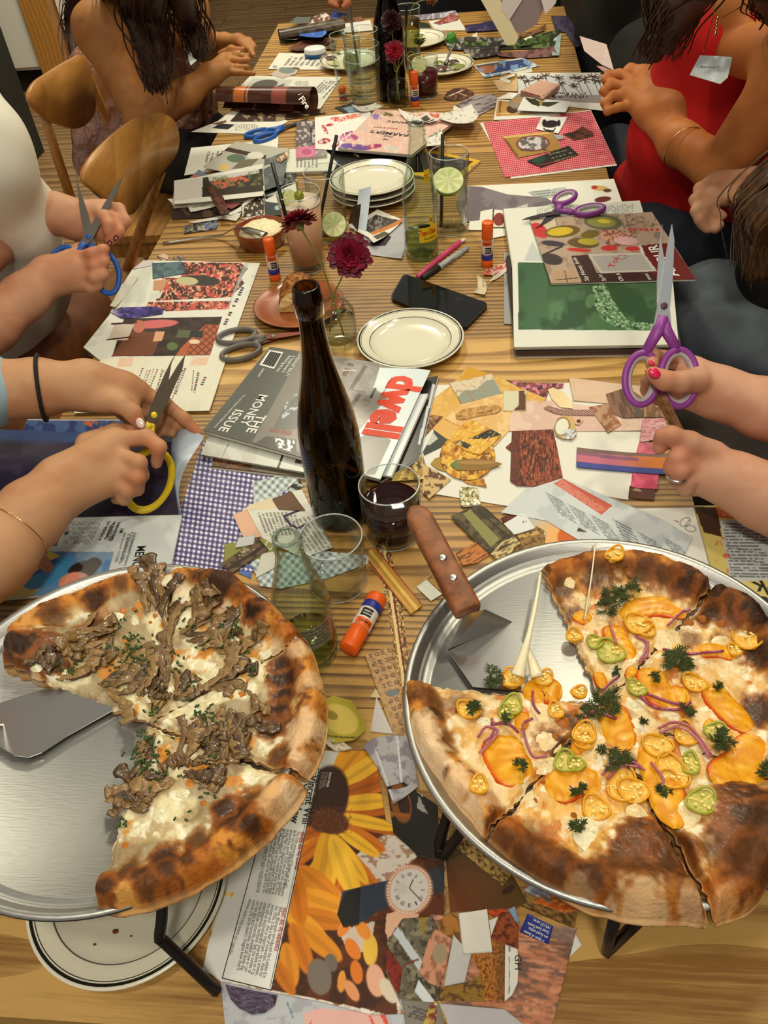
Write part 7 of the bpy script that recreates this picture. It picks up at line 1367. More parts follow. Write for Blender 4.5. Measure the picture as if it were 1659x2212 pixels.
# ---------------------------------------------------------------- glue sticks, pens, phone
GO = M('glue_orange', (236,96,22),.38); GP = M('glue_purple_blue', (44,50,140),.4); GW = M('glue_white', (226,214,206),.4)
def glue(label, a, b, r=.0105):
    """a = bottom, b = top of cap"""
    a = np.array(a, float); b = np.array(b, float); o = thing('glue_stick', label, 'glue stick', (a+b)/2 if abs(a[2]-b[2]) < .02 else a); L = np.linalg.norm(b-a); d = (b-a)/L
    def seg(n_, q0, q1, rr_, mat, cap=True):
        P = [a+d*L*q0, a+d*(L*q0+.0006), a+d*(L*q1-.0012), a+d*L*q1]; return part(n_, *tube(P, [rr_*.95, rr_, rr_, rr_*.9], 28), mat, o)
    seg('base', 0,.16, r*.98, GO); seg('blue_band', .16,.29, r*1.0, GP); seg('label', .29,.62, r*1.0, GW); seg('cap', .62,1.0, r*.96, GO)
    f_ = CAM-(a+b)/2; f_ -= d*(f_@d); f_ /= np.linalg.norm(f_); s = np.cross(f_, d); rr_ = r*1.01
    def arc(n_, q0, q1, t0, t1, mat, k=1.0):
        T = np.linspace(t0, t1,10); V = np.array([a+d*L*q+(f_*math.cos(t)+s*math.sin(t))*rr_*k for q in (q0, q1) for t in T]); part(n_, V, [(i, i+1,11+i, 10+i) for i in range(9)], mat, o)
    arc('orange_panel', .50,.62,-.9,.9, GO); arc('black_panel', .33,.47,-.75,.35, INK, 1.003)
    for (s_, q, mat, sz, w) in (('ELMER\'S', .535, INK, .0045,.36), ('Disappearing', .42, WINK, .0028,.28), ('Purple', .37, WINK, .0032,.2)):
        cu = bpy.data.curves.new('t', 'FONT'); cu.body = s_; cu.offset = .02; ob = bpy.data.objects.new('t', cu); me = bpy.data.meshes.new_from_object(ob); v = np.array([tuple(x.co) for x in me.vertices]); ff = [tuple(p.vertices) for p in me.polygons]; bpy.data.objects.remove(ob)
        th_ = (v[:, 0]-v[:, 0].min())/np.ptp(v[:, 0])*1.3-.75; V = np.array([a+d*(L*q+y*sz)+(f_*math.cos(t)-s*math.sin(t))*rr_*1.01 for t, y in zip(th_, v[:, 1])]); part('lettering', V, ff, mat, o, smooth=False)
for lb_, bpx, h in (('upright orange capped glue stick beside the photo book stack', (1052,573),.083), ('upright orange capped glue stick left of the pink cocktail', (595,603),.080), ('upright orange capped glue stick in front of the dark red drink', (897,228),.080)):
    a = at(*bpx); glue(lb_, a+[0,0,.0003], a+[0,0, h])
a = at(816,1290,.0118); b = at(752,1404,.0118); glue('glue stick lying on its side in front of the empty tumbler', a, b, .0118)
glue('glue stick half hidden behind the nested glasses', at(741,214)+[0,0,.0003], at(741,214)+[0,0,.03], .0105)
def pen(label, pts, mats, name='pen', r=.0045):
    P = [at(x, y, r) for x, y in pts]; o = thing(name, label, 'pen', (P[0]+P[-1])/2);
    for i, (n_, m_, r0, r1) in enumerate(mats): part(n_, *tube([P[i], P[i]*.97+P[i+1]*.03, P[i]*.03+P[i+1]*.97, P[i+1]], [r0*.85, r0, r1, r1*.85], 16), m_, o)
    return o
PM = M('pink_plastic', (206,70,116),.4); pen('pink click pen behind the phone', [(902,598),(944,562),(994,523),(1004,517)], [('barrel', PM, .0042,.0048), ('grip', PM, .0050,.0052), ('clicker', M('white_tip', (226,222,214),.4),.0034,.0034)])
mk_ = pen('grey permanent marker with a black cap beside the pink pen', [(912,602),(948,578),(996,545),(1010,536)], [('cap', INK, .0058,.0062), ('barrel', M('marker_grey', (170,170,166),.45),.0060,.0060), ('end', M('marker_grey2', (150,150,148),.45),.0052,.0048)], 'marker')
txtw([('Sharpie', at(961,577,.0124), at(985,558,.0124))], .009, INK, mk_, bold=.02)
ph = thing('smartphone', 'black smartphone lying face down by the single plate', 'phone', at(948,645)); q = [at(*x, .0085) for x in ((872,590),(1057,655),(1004,708),(842,642))]; rc_ = []
for i in range(4):
    a, b, c = q[i-1], q[i], q[(i+1) % 4]; rc_ += [tuple((b+(a-b)/np.linalg.norm(a-b)*.012*(1-t)**2+(c-b)/np.linalg.norm(c-b)*.012*t**2)[:2]) for t in np.linspace(0,1,7)]
part('body', *prism(rc_, TZ+.0003, TZ+.0080), M('phone_black', (14,13,14),.3, bump=(400,.1,.0005)), ph, smooth=False); cp = np.array(rc_).mean(0); part('back_glass', *prism([tuple(cp+(np.array(x)-cp)*.965) for x in rc_], TZ+.0079, TZ+.0085), M('phone_glass', (10,9,10),.08, spec=.7), ph, smooth=False)
# ---------------------------------------------------------------- butter dish, knife, bread
TER = M('terracotta_glaze', (120,50,26),.22, coat=.5, var=(30,(146,70,36)))
rc2 = at(564,505,.02); bd_ = thing('butter_dish', 'brown terracotta dish of whipped butter', 'dish', (rc2[0], rc2[1], TZ))
part('dish', *lathe([(.0001,.001),(.040,.0005),(.044,.003),(.0495,.030),(.0505,.034),(.0485,.0350),(.0465,.032),(.042,.008),(.0001,.006)], (rc2[0], rc2[1], TZ), 48), TER, bd_)
V, F = lathe([(.0001,.040),(.012,.039),(.024,.038),(.034,.034),(.041,.030),(.0445,.024),(.040,.01)], (rc2[0], rc2[1], TZ), 60); V[:, 2] += .014*(fbm(V[:, 0]*75, V[:, 1]*75,3)-.5)+.005*(fbm(V[:, 0]*220, V[:, 1]*220,6)-.5); part('butter', V, F, M('whipped_butter', (240,228,184),.45, sss=.2, bump=(200,.6,.002)), bd_)
P = spline([at(352,525,.004), at(440,512,.005), at(480,507,.010), at(505,494,.030), at(530,495,.042), at(572,507,.043)], 6); solo('butter_fork', *tube(P, [.0042]*9+[.0036]*10+[.005]*5+[.009]*(len(P)-24) if len(P) > 24 else .005,10, flat=.35, up=(0,0,1)), M('satin_steel', (170,164,152),.3,1), 'steel fork resting with its tines in the whipped butter', 'fork')
pb = at(645,655,.012); TP = M('terracotta_plate', (140,72,34),.35, coat=.3, var=(14,(166,94,52))); solo('bread_plate', *lathe([(.0001,.005),(.05,.005),(.066,.009),(.077,.014),(.079,.0135),(.070,.006),(.05,.0005),(.0001,.0005)], (pb[0], pb[1], TZ), 56), TP, 'small terracotta plate holding a piece of bread', 'plate')
br = thing('bread_piece', 'torn piece of golden focaccia standing on the terracotta plate', 'bread', (pb[0], pb[1], TZ+.006)); ax_ = np.linspace(0, PI, 26); V = []; K = []
for i, t in enumerate(np.linspace(-1,1,22)):
    for j, a in enumerate(ax_):
        r = .040*(1-.12*t*t)*(1+.10*(vn(np.array(i*.5), np.array(j*.6), 5)-.5)); V.append((pb[0]+.002+math.cos(a)*r*.95, pb[1]+.012+t*.030, TZ+.006+math.sin(a)*r*1.35*(1-.2*t*t))); n_ = float(fbm(np.array(i*.8), np.array(j*.8), 8)); K.append(mix((178,112,44),(110,60,22), np.array(sst(.4,.6, n_)))+np.array((20,20,10))*(j % 2))
F = [(i*26+j, i*26+j+1,(i+1)*26+j+1,(i+1)*26+j) for i in range(21) for j in range(25)]; part('crust', np.array(V), F, CRM, br, cols=np.array(K))
for t, y0 in ((-1,0),(1,21)):
    rim_ = [V[y0*26+j] for j in range(26)]; cv = np.mean(rim_, axis=0); VV = [cv];
    for s_ in (.35,.7,1): VV += [tuple(cv+(np.array(q_)-cv)*s_+np.array([0, t*.006*(1-s_)+.003*rp.uniform(-1,1)*(s_ < 1), 0])) for q_ in rim_]
    FF = [(0,1+j, 1+(j+1) % 26) for j in range(26)]+[(1+k*26+j, 1+(k+1)*26+j, 1+(k+1)*26+(j+1) % 26,1+k*26+(j+1) % 26) for k in range(2) for j in range(26)]
    part('crumb_face', np.array(VV), FF, M('bread_crumb', (222,184,112),.8, bump=(150,1,.003), var=(60,(240,214,150))), br)
# ---------------------------------------------------------------- scissors
def scissors(label, piv, d, s, L, open_, hc, inner=None, blade=(176,178,182), hl=.105, rw=.021, rl=.030, big=1.0, screw=None, name='scissors'):
    """piv pivot, d toward the tips, s sideways, L blade length, open_ half opening in radians"""
    piv = np.array(piv, float); d = np.array(d, float); d /= np.linalg.norm(d); s = np.array(s, float); s -= d*(s@d); s /= np.linalg.norm(s); n = np.cross(s, d)
    o = thing(name, label, 'scissors', piv); hm = M('handle_%d_%d_%d' % hc, hc, .42, bump=(300,.15,.0005)); bm_ = M('blade_%d_%d' % blade[:2], blade, .3,.75)
    for k in (1,-1):
        c_, s_ = math.cos(open_*k), math.sin(open_*k); D = d*c_+s*s_; S = -d*s_+s*c_; off = n*.0011*k
        pr = [(-.024,-.004*k-.006),(-.024,-.004*k+.006),(0,.0075), (L*.35,.0075 if k > 0 else .005), (L*.8,.004*k+.0015), (L, .0008*k), (L*.8,-.002+.004*k*.3-.001), (L*.3,-.005 if k > 0 else -.0075),(0,-.0075)]
        V = np.array([piv+off+D*a+S*b+n*z for z in (-.0007,.0007) for a, b in pr]); m_ = len(pr); part('blade', V, [tuple(range(m_))[::-1], tuple(range(m_, 2*m_))]+[(i, (i+1) % m_, m_+(i+1) % m_, m_+i) for i in range(m_)], bm_, o, smooth=False)
        kk = big if k < 0 else 1.0; rc3 = piv-D*(hl-rl*kk)-S*k*(rw*.95); A = np.linspace(0,2*PI, 37); ring_ = np.array([rc3+D*math.cos(a)*rl*kk+S*math.sin(a)*rw*kk for a in A])
        hn_ = part('handle', *join(tube(ring_, .0042,10, flat=1.25, cap=False), tube([piv-D*.012+off*2, piv-D*.03-S*k*.004, rc3+D*rl*kk*.93-S*0], [.0060,.0075,.0060], 10, flat=.75)), hm, o)
        if inner: part('inner_grip', *tube(np.array([rc3+D*math.cos(a)*(rl*kk-.0042)+S*math.sin(a)*(rw*kk-.0042) for a in A]),.0022,8, flat=1.9, cap=False), M('inner_grip', inner, .5), o)
    part('screw', *tube([piv-n*.003, piv+n*.003, piv+n*.0034], [.0042,.0042,.003], 18), M('screw_%d' % (screw or (90,60,70))[0], screw or (90,60,70),.4,.3), o); return o
sc1 = scissors('purple handled scissors held upright at the right', dp(1433,662,1.0), UU*.99+RR*.045, RR, .098,.045,(140,60,146),(176,166,170),(196,202,210), hl=.118, rw=.019, rl=.030, big=1.1)
a0_, b0_ = at(1195,462,.026), at(1118,494,.024); dd = b0_-a0_
scissors('purple handled scissors lying on the white sheet', a0_, dd, np.cross(dd, (0,0,1)),.062,.30,(128,50,136),(176,166,170),(84,80,84), hl=.095, rw=.017, rl=.028)
a0_, b0_ = at(590,728,.006), at(700,705,.006); dd = b0_-a0_
scissors('grey and brown handled scissors lying left of the wine bottle', a0_, dd, np.cross(dd, (0,0,1)),.085,.10,(108,102,96), None, (110,60,46), hl=.092, rw=.020, rl=.032, screw=(120,116,110))
a0_, b0_ = at(622,272,.005), at(662,258,.005); dd = b0_-a0_
scissors('blue handled scissors lying under the white page', a0_, dd, np.cross(dd, (0,0,1)),.06,.06,(30,90,176), None, (120,120,116), hl=.11, rw=.016, rl=.030)
scY = scissors('yellow handled scissors cutting the dark page', dp(333,896,1.09), UU*.88+RR*.42-FW*.1, RR*.85-UU*.4+FW*.3,.088,.05,(232,200,30), None, (110,100,84), hl=.125, rw=.024, rl=.036, big=1.15, screw=(240,214,50))
scB = scissors('blue handled scissors held open by the person in white', dp(192,512,1.42), UU*.93+RR*.15, RR, .118,.34,(30,84,170), None, (120,116,110), hl=.10, rw=.02, rl=.034, screw=(40,90,180))
scissors('purple handled scissors in the hand of the woman in red', dp(1342,172,1.78), -RR*.75+UU*.3, UU, .06,.1,(128,60,140),(160,150,160),(150,120,110), hl=.075, rw=.018, rl=.024)
# ---------------------------------------------------------------- chairs
def chair(label, bpts, posts, seat, legs):
    o = thing('wooden_chair', label, 'chair', (np.mean([s_[0] for s_ in seat]), np.mean([s_[1] for s_ in seat]), 0))
    B = np.array(bpts); c = B.mean(0); u_, s_, vt = np.linalg.svd(B-c); n = vt[2]; B = B-np.outer((B-c)@n, n)
    Q = [];  m_ = len(B)
    for i in range(m_): Q += list(spline([B[i-1], B[i], B[(i+1) % m_], B[(i+2) % m_]], 4)[4:8])
    Q = np.array(Q); m_ = len(Q); rs = [Q-n*.006, c+(Q-c)*1.012-n*.003, c+(Q-c)*1.012+n*.003, Q+n*.006]; V = np.concatenate(rs); F = [tuple(range(m_))[::-1], tuple(range(3*m_, 4*m_))]+[(k*m_+i, k*m_+(i+1) % m_, (k+1)*m_+(i+1) % m_, (k+1)*m_+i) for k in range(3) for i in range(m_)]
    part('backrest', V, F, MC, o)
    for a, b in posts: a = np.array(a)+FW*.022-[0,0,.01]; part('back_post', *tube([a, (np.array(a)+b)/2, b], [.011,.013,.014], 12), MC, o)
    sp_ = np.array(seat); part('seat', *prism(sp_, .43,.452), MC, o, smooth=False)
    for a, b in legs: part('leg', *tube([a, (np.array(a)+b)/2, b], [.018,.017,.013], 12), MC, o)
    for i in range(4): a, b = np.array(legs[i][0]), np.array(legs[(i+1) % 4][0]); part('rail', *obox((a[0], a[1], .40), (b[0], b[1], .40),.018,.05), MC, o, smooth=False)
    return o
def bd3(x, y): return dp(x, y, 1.70+.28*(x-182)/203.)
bp = [bd3(x, y) for x, y in [(181,388),(192,345),(240,292),(292,255),(338,245),(374,262),(386,300),(376,340),(338,382),(300,440),(276,464),(245,444),(212,416)]]
x0, y0 = -.92,1.78
chair('empty oak chair with an oval plywood back at the left of the table', bp, [(bd3(250,400),(-.97,1.66,.44)), (bd3(340,350),(-.93,2.0,.44))], [(-1.0,1.62),(-.60,1.66),(-.58,2.04),(-.96,2.04)],
      [((-.97,1.66,.43),(-1.0,1.62,0)), ((-.62,1.69,.43),(-.60,1.66,0)), ((-.61,2.0,.43),(-.58,2.04,0)), ((-.95,2.0,.43),(-.99,2.06,0))])
def be3(x, y): return dp(x, y, 2.02+.25*(x-60)/130.)
bp = [be3(x, y) for x, y in [(62,214),(72,180),(100,158),(150,128),(176,122),(196,160),(205,230),(190,262),(160,278),(120,268),(90,250)]]
chair('oak chair holding the woman in the satin top', bp, [(be3(75,205),(-1.12,2.2,.44)), (be3(185,150),(-1.10,2.6,.44))], [(-1.14,2.18),(-.74,2.18),(-.74,2.62),(-1.12,2.62)],
      [((-1.11,2.21,.43),(-1.15,2.16,0)), ((-.76,2.21,.43),(-.74,2.17,0)), ((-.76,2.58,.43),(-.73,2.63,0)), ((-1.10,2.58,.43),(-1.14,2.64,0))])
# ---------------------------------------------------------------- people: one continuous skin surface each, grown from tapered joints
def J(q):
    """joint: (photo x, photo y, height over table) or (photo x, photo y, depth) when the third number is above .7"""
    return q if isinstance(q, np.ndarray) else dp(*q) if q[2] > .7 else at(*q)
def surface(prims, res, wr=0, ws=30, seed=0):
    P = [(np.array(a, float), np.array(b, float), ra, rb, k) for a, b, ra, rb, k in prims]
    lo = np.min([np.minimum(a-ra, b-rb) for a, b, ra, rb, k in P], axis=0)-.03; hi = np.max([np.maximum(a+ra, b+rb) for a, b, ra, rb, k in P], axis=0)+.03
    N = 20; S = N*res; nb = np.ceil((hi-lo)/S).astype(int); big = nb*N+4
    cid = {}; CV = []; CI = []; Q = []
    for bi in np.ndindex(*nb):
        o = lo+np.array(bi)*S; c = o+S/2; rad = S*.9+.02; use = []; dm = 9
        for (a, b, ra, rb, k) in P:
            ab = b-a; t = np.clip((c-a)@ab/max(1e-9, ab@ab), 0,1); d = np.linalg.norm(c-a-ab*t)-(ra+(rb-ra)*t); dm = min(dm, d)
            if d < rad+.01: use.append((a, b, ra, rb, k))
        if not use or dm < -rad-.01: continue
        g = [o[i]+(np.arange(N+3)-1)*res for i in range(3)]; X, Y, Z = np.meshgrid(*g, indexing='ij'); D = np.full(X.shape, .2)
        for (a, b, ra, rb, k) in use:
            ab = b-a; t = np.clip(((X-a[0])*ab[0]+(Y-a[1])*ab[1]+(Z-a[2])*ab[2])/max(1e-9, ab@ab), 0,1)
            d = np.sqrt((X-a[0]-ab[0]*t)**2+(Y-a[1]-ab[1]*t)**2+(Z-a[2]-ab[2]*t)**2)-(ra+(rb-ra)*t); h = np.clip(.5+.5*(D-d)/k, 0,1); D = D*(1-h)+d*h-k*h*(1-h)
        if wr: D = D+wr*(np.sin(X*ws+seed+2*np.sin(Z*ws*.5))*np.sin(Y*ws*.9+Z*ws*.7+seed)+.5*np.sin(Z*ws*1.7+X*ws*.8+3*np.sin(Y*ws*.4)))
        I = D < 0
        if I.all() or not I.any(): continue
        base = np.array(bi)*N-1; c8 = [I[x:N+2+x, y:N+2+y, z:N+2+z] for x in (0,1) for y in (0,1) for z in (0,1)]; s8 = sum(q.astype(int) for q in c8); act = (s8 > 0) & (s8 < 8)
        ix = np.argwhere(act)
        if not len(ix): continue
        acc = np.zeros((len(ix), 3)); cnt = np.zeros(len(ix))
        for (e0, e1) in [((0,0,0),(1,0,0)), ((0,1,0),(1,1,0)), ((0,0,1),(1,0,1)), ((0,1,1),(1,1,1)), ((0,0,0),(0,1,0)), ((1,0,0),(1,1,0)), ((0,0,1),(0,1,1)), ((1,0,1),(1,1,1)), ((0,0,0),(0,0,1)), ((1,0,0),(1,0,1)), ((0,1,0),(0,1,1)), ((1,1,0),(1,1,1))]:
            A = ix+e0; B_ = ix+e1; da = D[A[:, 0], A[:, 1], A[:, 2]]; db = D[B_[:, 0], B_[:, 1], B_[:, 2]]; m = (da < 0) != (db < 0); t = np.where(m, da/np.where(m, da-db, 1), 0)
            acc += m[:, None]*(A+(B_-A)*t[:, None]); cnt += m
        v = o+(acc/cnt[:, None]-1)*res; gi = ix+base+1; key = (gi[:, 0]*big[1]+gi[:, 1])*big[2]+gi[:, 2]; CV.append(v); CI.append(key)
        own = slice(1, N+1)
        for ax in range(3):
            sh = [slice(1, N+1)]*3; s2 = [slice(1, N+1)]*3; s2[ax] = slice(2, N+2); a_ = I[tuple(sh)]; b_ = I[tuple(s2)]; w = np.argwhere(a_ != b_)
            if not len(w): continue
            ins = a_[w[:, 0], w[:, 1], w[:, 2]]; gg = w+1+base+1; u, v_ = [(1,2),(2,0),(0,1)][ax]; cs = []
            for du, dv in ((0,0),(-1,0),(-1,-1),(0,-1)):
                q = gg.copy(); q[:, u] += du; q[:, v_] += dv; cs.append((q[:, 0]*big[1]+q[:, 1])*big[2]+q[:, 2])
            q = np.stack(cs, 1); q[~ins] = q[~ins][:, ::-1]; Q.append(q)
    K = np.concatenate(CI); V = np.concatenate(CV); K, i0 = np.unique(K, return_index=True); V = V[i0]; Q = np.concatenate(Q); F = np.searchsorted(K, Q); F = np.clip(F, 0, len(K)-1); ok = (K[F] == Q).all(1); F = F[ok]
    return V, F
def skinmat(name, a, b):
    return M(name, a, .56, attr=True, sss=.06, spec=.28, bump=(700,.25,.0004))
def skin(name, prims, res, tone, parent, seed=1, red=()):
    V, F = surface(prims, res); n = fbm(V[:, 0]*26, V[:, 1]*26+V[:, 2]*26, seed); K = mix(tone, np.array(tone)*(.90,.80,.74), sst(.35,.7, n)*.6)
    for q, r in red: K = mix(K, np.array(tone)*(1.0,.84,.78), np.exp(-((V-q)**2).sum(1)/r**2)*.8)
    return part(name, V, F, skinmat('skin', tone, tone), parent, cols=K)
def cloth(name, prims, mat, parent, res=.007, wr=.003, ws=34, seed=0, k=None):
    V, F = surface(prims, res, wr, ws, seed); return part(name, V, F, mat, parent)
def chain(pts, rs, k=.004):
    P = [J(p) for p in pts]; rs = list(rs)
    if len(rs) < len(P): rs += [rs[-1]]*(len(P)-len(rs))
    rs = [r*.93 if r < .0145 else r for r in rs]
    return [(P[i], P[i+1], rs[i], rs[i+1], k) for i in range(len(P)-1)]
FR = (.0092,.0082,.0076,.0066)
def nail(parent, q, d, r, mat, n):
    s, u = frame(np.array(d, float)); V, F = ball((0,0,0), 1,10,6); n = np.array(n, float); n /= np.linalg.norm(n); d = np.array(d, float)/np.linalg.norm(d); s = np.cross(d, n); s /= np.linalg.norm(s); n = np.cross(s, d)
    part('nail', np.array(q)+V[:, :1]*s*r*.72+V[:, 1:2]*d*r+V[:, 2:]*n*r*.28, F, mat, parent)
def band(parent, name, c, d, r, w, mat, n=8):
    s, u = frame(np.array(d, float)); A = np.linspace(0,2*PI, 37); part(name, *tube(np.array([c+(s*math.cos(a)+u*math.sin(a))*r for a in A]), w, n, cap=False), mat, parent)
GOLD = M('gold_jewellery', (214,176,110),.25,1)
def head(c, r=.092):
    c = np.array(c); return [(c, c+[0,0,.05], r*.82, r*.86,.02), (c-[0,0,.06], c, r*.45, r*.7,.03)]
def hair(parent, curves, n, r, mat, spread=.02, seed=3, core=.034):
    rg = random.Random(seed); ms = []
    for crv in curves:
        C0 = spline([J(q) for q in crv], 6); ms.append(tube(C0, [core*(1-.55*t) for t in np.linspace(0,1, len(C0))], 10))
        for k in range(n*3):
            o_ = np.array([rg.gauss(0, spread), rg.gauss(0, spread), rg.gauss(0, spread*.5)]); ph = rg.random()*6; T_ = np.linspace(0,1, len(C0))[:, None]; W_ = np.stack([np.sin(T_[:, 0]*9+ph), np.cos(T_[:, 0]*8+ph), 0*T_[:, 0]], -1)*spread*.35; ms.append(tube(C0+o_*(1-.35*T_)+W_, [r*.42*(1-.5*t) for t in T_[:, 0]], 5, flat=.5))
    V, F = join(*ms); part('hair', V, F, mat, parent, kind='stuff')
HD = M('dark_brown_hair', (40,24,16),.55, var=(40,(60,36,22)), spec=.3); HB = M('brown_hair', (104,70,40),.42, var=(60,(70,46,28)), spec=.6); BLK = M('black_cloth', (20,19,18),.85, bump=(300,.3,.001))
# --- the person cutting with yellow scissors, lower left
t3 = (194,146,108); p3 = thing('person', 'person at the lower left whose two hands cut a dark page with yellow scissors', 'person', (-.85,.72,0))
sh = [(-.86,.72,1.12),(-.84,.70,.80)]
A1 = chain([(-230,850,.14),(-20,845,1.06),(80,838,1.07),(178,832,1.085)], (.040,.037,.034,.0275),.02)
A1 += chain([(178,832,1.085),(265,838,1.10)], (.026,.021),.02)+chain([(190,818,1.09),(300,846,1.11)], (.022,.015),.015)+chain([(195,850,1.085),(280,880,1.09)], (.022,.014),.015)
A1 += chain([(300,846,1.115),(352,868,1.12),(398,905,1.125),(428,936,1.13)], (.0125,.0100,.0088,.0068),.006)
A1 += chain([(300,862,1.12),(346,892,1.135),(378,916,1.14),(404,922,1.14)], (.0115,.0095,.0084,.0068),.005)
A1 += chain([(285,878,1.11),(322,908,1.13),(350,930,1.14),(372,936,1.14)], (.0110,.0090,.0080,.0066),.005)+chain([(262,890,1.10),(290,918,1.12),(315,936,1.13),(338,944,1.13)], (.0100,.0080,.0070,.0060),.005)
A1 += chain([(215,862,1.08),(262,872,1.07),(288,892,1.07),(302,915,1.075)], (.016,.0125,.0105,.0082),.008)
A2 = chain([(-150,1330,.08),(-10,1200,.97),(70,1108,1.0),(128,1050,1.03)], (.044,.041,.038,.029),.02)
A2 += chain([(128,1050,1.03),(225,985,1.05)], (.028,.022),.02)+chain([(140,1065,1.03),(255,1030,1.05)], (.026,.020),.02)+chain([(135,1030,1.03),(250,950,1.06)], (.022,.016),.02)
A2 += chain([(252,950,1.055),(318,945,1.05),(344,966,1.045),(338,1000,1.06)], (.0125,.0105,.0095,.0080),.006)+chain([(258,985,1.05),(300,1000,1.035),(306,1026,1.05),(290,1040,1.07)], (.013,.0105,.0092,.008),.006)
A2 += chain([(256,1012,1.045),(296,1032,1.035),(296,1056,1.05),(275,1062,1.07)], (.0125,.0100,.0088,.0078),.006)+chain([(248,1035,1.045),(276,1060,1.04),(268,1078,1.05),(250,1078,1.07)], (.0115,.0090,.0080,.0072),.006)+chain([(190,960,1.06),(250,935,1.08),(298,935,1.09),(318,948,1.09)], (.016,.012,.0105,.0088),.008)
ua = [(np.array(sh[0]), J((-230,850,.14)),.050,.042,.02), (np.array((-.74,.50,1.08)), J((-150,1330,.08)),.050,.045,.02), (np.array(sh[0]), np.array((-.74,.50,1.10)),.07,.07,.04), (np.array((-.80,.61,1.08)), np.array((-.86,.64,.52)),.12,.13,.05), (np.array((-.80,.61,1.12)), np.array((-.80,.61,1.24)),.05,.05,.03)]
b3 = skin('body', A1+A2+ua+head((-.80,.61,1.33)),.0030, t3, p3,3, [(J((330,975,1.04)),.02), (J((425,930,1.12)),.02), (J((300,912,1.07)),.015), (J((300,1040,1.03)),.02)])
cloth('shirt', [(np.array((-.80,.61,1.08)), np.array((-.86,.64,.55)),.135,.145,.05), (np.array(sh[0]), J((-230,850,.14)),.064,.056,.03), (J((-230,850,.14)), J((-25,845,1.06)),.052,.047,.02), (np.array(sh[0]), np.array((-.74,.50,1.10)),.082,.082,.04), (np.array((-.74,.50,1.08)), J((-170,1370,.08)),.062,.058,.02)], M('pale_blue_shirt', (150,176,190),.85, bump=(400,.3,.001)), p3)
wn = M('nail_pale', (232,206,200),.2, coat=.6); nail(b3, J((303,914,1.062)), J((303,918,1.07))-J((290,894,1.07)),.0075, wn, -FW)
band(b3, 'hair_tie', J((90,838,1.072)), J((178,832,1.085))-J((0,845,1.06)),.0415,.0026, M('hair_tie_black', (22,20,22),.8)); band(b3, 'bracelet', J((38,1148,.985)), J((128,1050,1.03))-J((-10,1200,.97)),.0405,.0007, GOLD, 5)
# --- person in white with blue scissors
t2 = (198,146,114); p2 = thing('person', 'person in a white t-shirt at the left edge opening blue scissors', 'person', (-1.0,1.38,0))
B1 = chain([(-160,640,.16),(60,470,.13),(120,462,1.44),(165,470,1.45)], (.042,.036,.032,.026),.02)+chain([(165,470,1.45),(225,458,1.45)], (.026,.020),.02)+chain([(170,490,1.45),(215,500,1.44)], (.022,.016),.02)
B1 += chain([(225,446,1.45),(258,452,1.44),(272,478,1.43),(262,500,1.44)], (.0125,.0105,.0092,.0076),.006)+chain([(226,462,1.45),(252,478,1.43),(258,500,1.42),(248,512,1.42)], (.012,.010,.009,.0075),.006)+chain([(215,480,1.45),(238,498,1.42),(242,514,1.42),(236,522,1.42)], (.0115,.0095,.0085,.0072),.006)+chain([(205,448,1.45),(228,470,1.42),(236,486,1.41),(234,500,1.41)], (.014,.0115,.010,.008),.007)
B2 = chain([(-160,800,.06),(-20,705,1.37),(55,640,1.40),(105,592,1.42)], (.042,.040,.035,.027),.02)+chain([(105,592,1.42),(165,575,1.42)], (.027,.024),.02)+chain([(108,605,1.42),(175,605,1.42)], (.024,.020),.02)
B2 += chain([(168,558,1.42),(200,548,1.40),(222,540,1.40),(228,536,1.41)], (.0125,.0105,.0092,.0078),.006)+chain([(175,578,1.42),(205,575,1.40),(224,566,1.40),(230,560,1.41)], (.013,.0105,.0092,.0078),.006)+chain([(178,596,1.42),(205,600,1.40),(222,594,1.40),(228,588,1.41)], (.0125,.010,.009,.0076),.006)+chain([(172,612,1.42),(196,622,1.41),(212,616,1.41),(218,610,1.41)], (.0115,.0092,.0082,.0072),.006)+chain([(140,560,1.42),(170,540,1.43),(196,528,1.44)], (.014,.0115,.009),.008)
s1, s2 = np.array((-.94,1.52,1.16)), np.array((-.98,1.20,1.16)); tc_ = np.array((-1.04,1.36,1.12))
bd2 = [(s1, J((-160,640,.16)),.05,.044,.03), (s2, J((-160,800,.06)),.05,.045,.03), (s1, s2,.065,.065,.04), (tc_, np.array((-1.06,1.38,.56)),.12,.13,.05), (tc_, tc_+[0,0,.14], .05,.05,.03)]
b2 = skin('body', B1+B2+bd2+head(tc_+[.02,0,.24]),.0034, t2, p2,5, [(J((245,500,1.42)),.03), (J((210,560,1.4)),.03)])
wt_ = M('white_cotton', (226,220,204),.85, sss=.03, bump=(500,.25,.0008)); cloth('t_shirt', [(tc_, np.array((-1.02,1.42,.60)),.145,.16,.06), (s1, s2,.085,.085,.05), (s1, J((-40,330,1.30)),.075,.070,.05), (J((-80,350,1.32)), J((40,470,1.44)),.085,.062,.06), (J((40,470,1.47)), J((62,600,1.56)),.062,.062,.06), (J((62,600,1.56)), J((50,720,1.60)),.062,.05,.06), (J((-60,450,1.6)), J((-40,690,1.62)),.12,.12,.06), (s2, J((-165,780,.08)),.07,.062,.04)], wt_, p2,.006,.0045,26)
rust = M('rust_trousers', (120,66,24),.7, var=(18,(92,48,18)), bump=(200,.3,.002)); cloth('trousers', [(np.array((-1.04,1.42,.52)), J((170,690,-.12)),.12,.075,.05), (np.array((-1.0,1.20,.50)), J((110,760,-.12)),.12,.08,.05), (J((170,690,-.12)), J((190,800,-.6)),.07,.05,.03)], rust, p2,.008,.003)
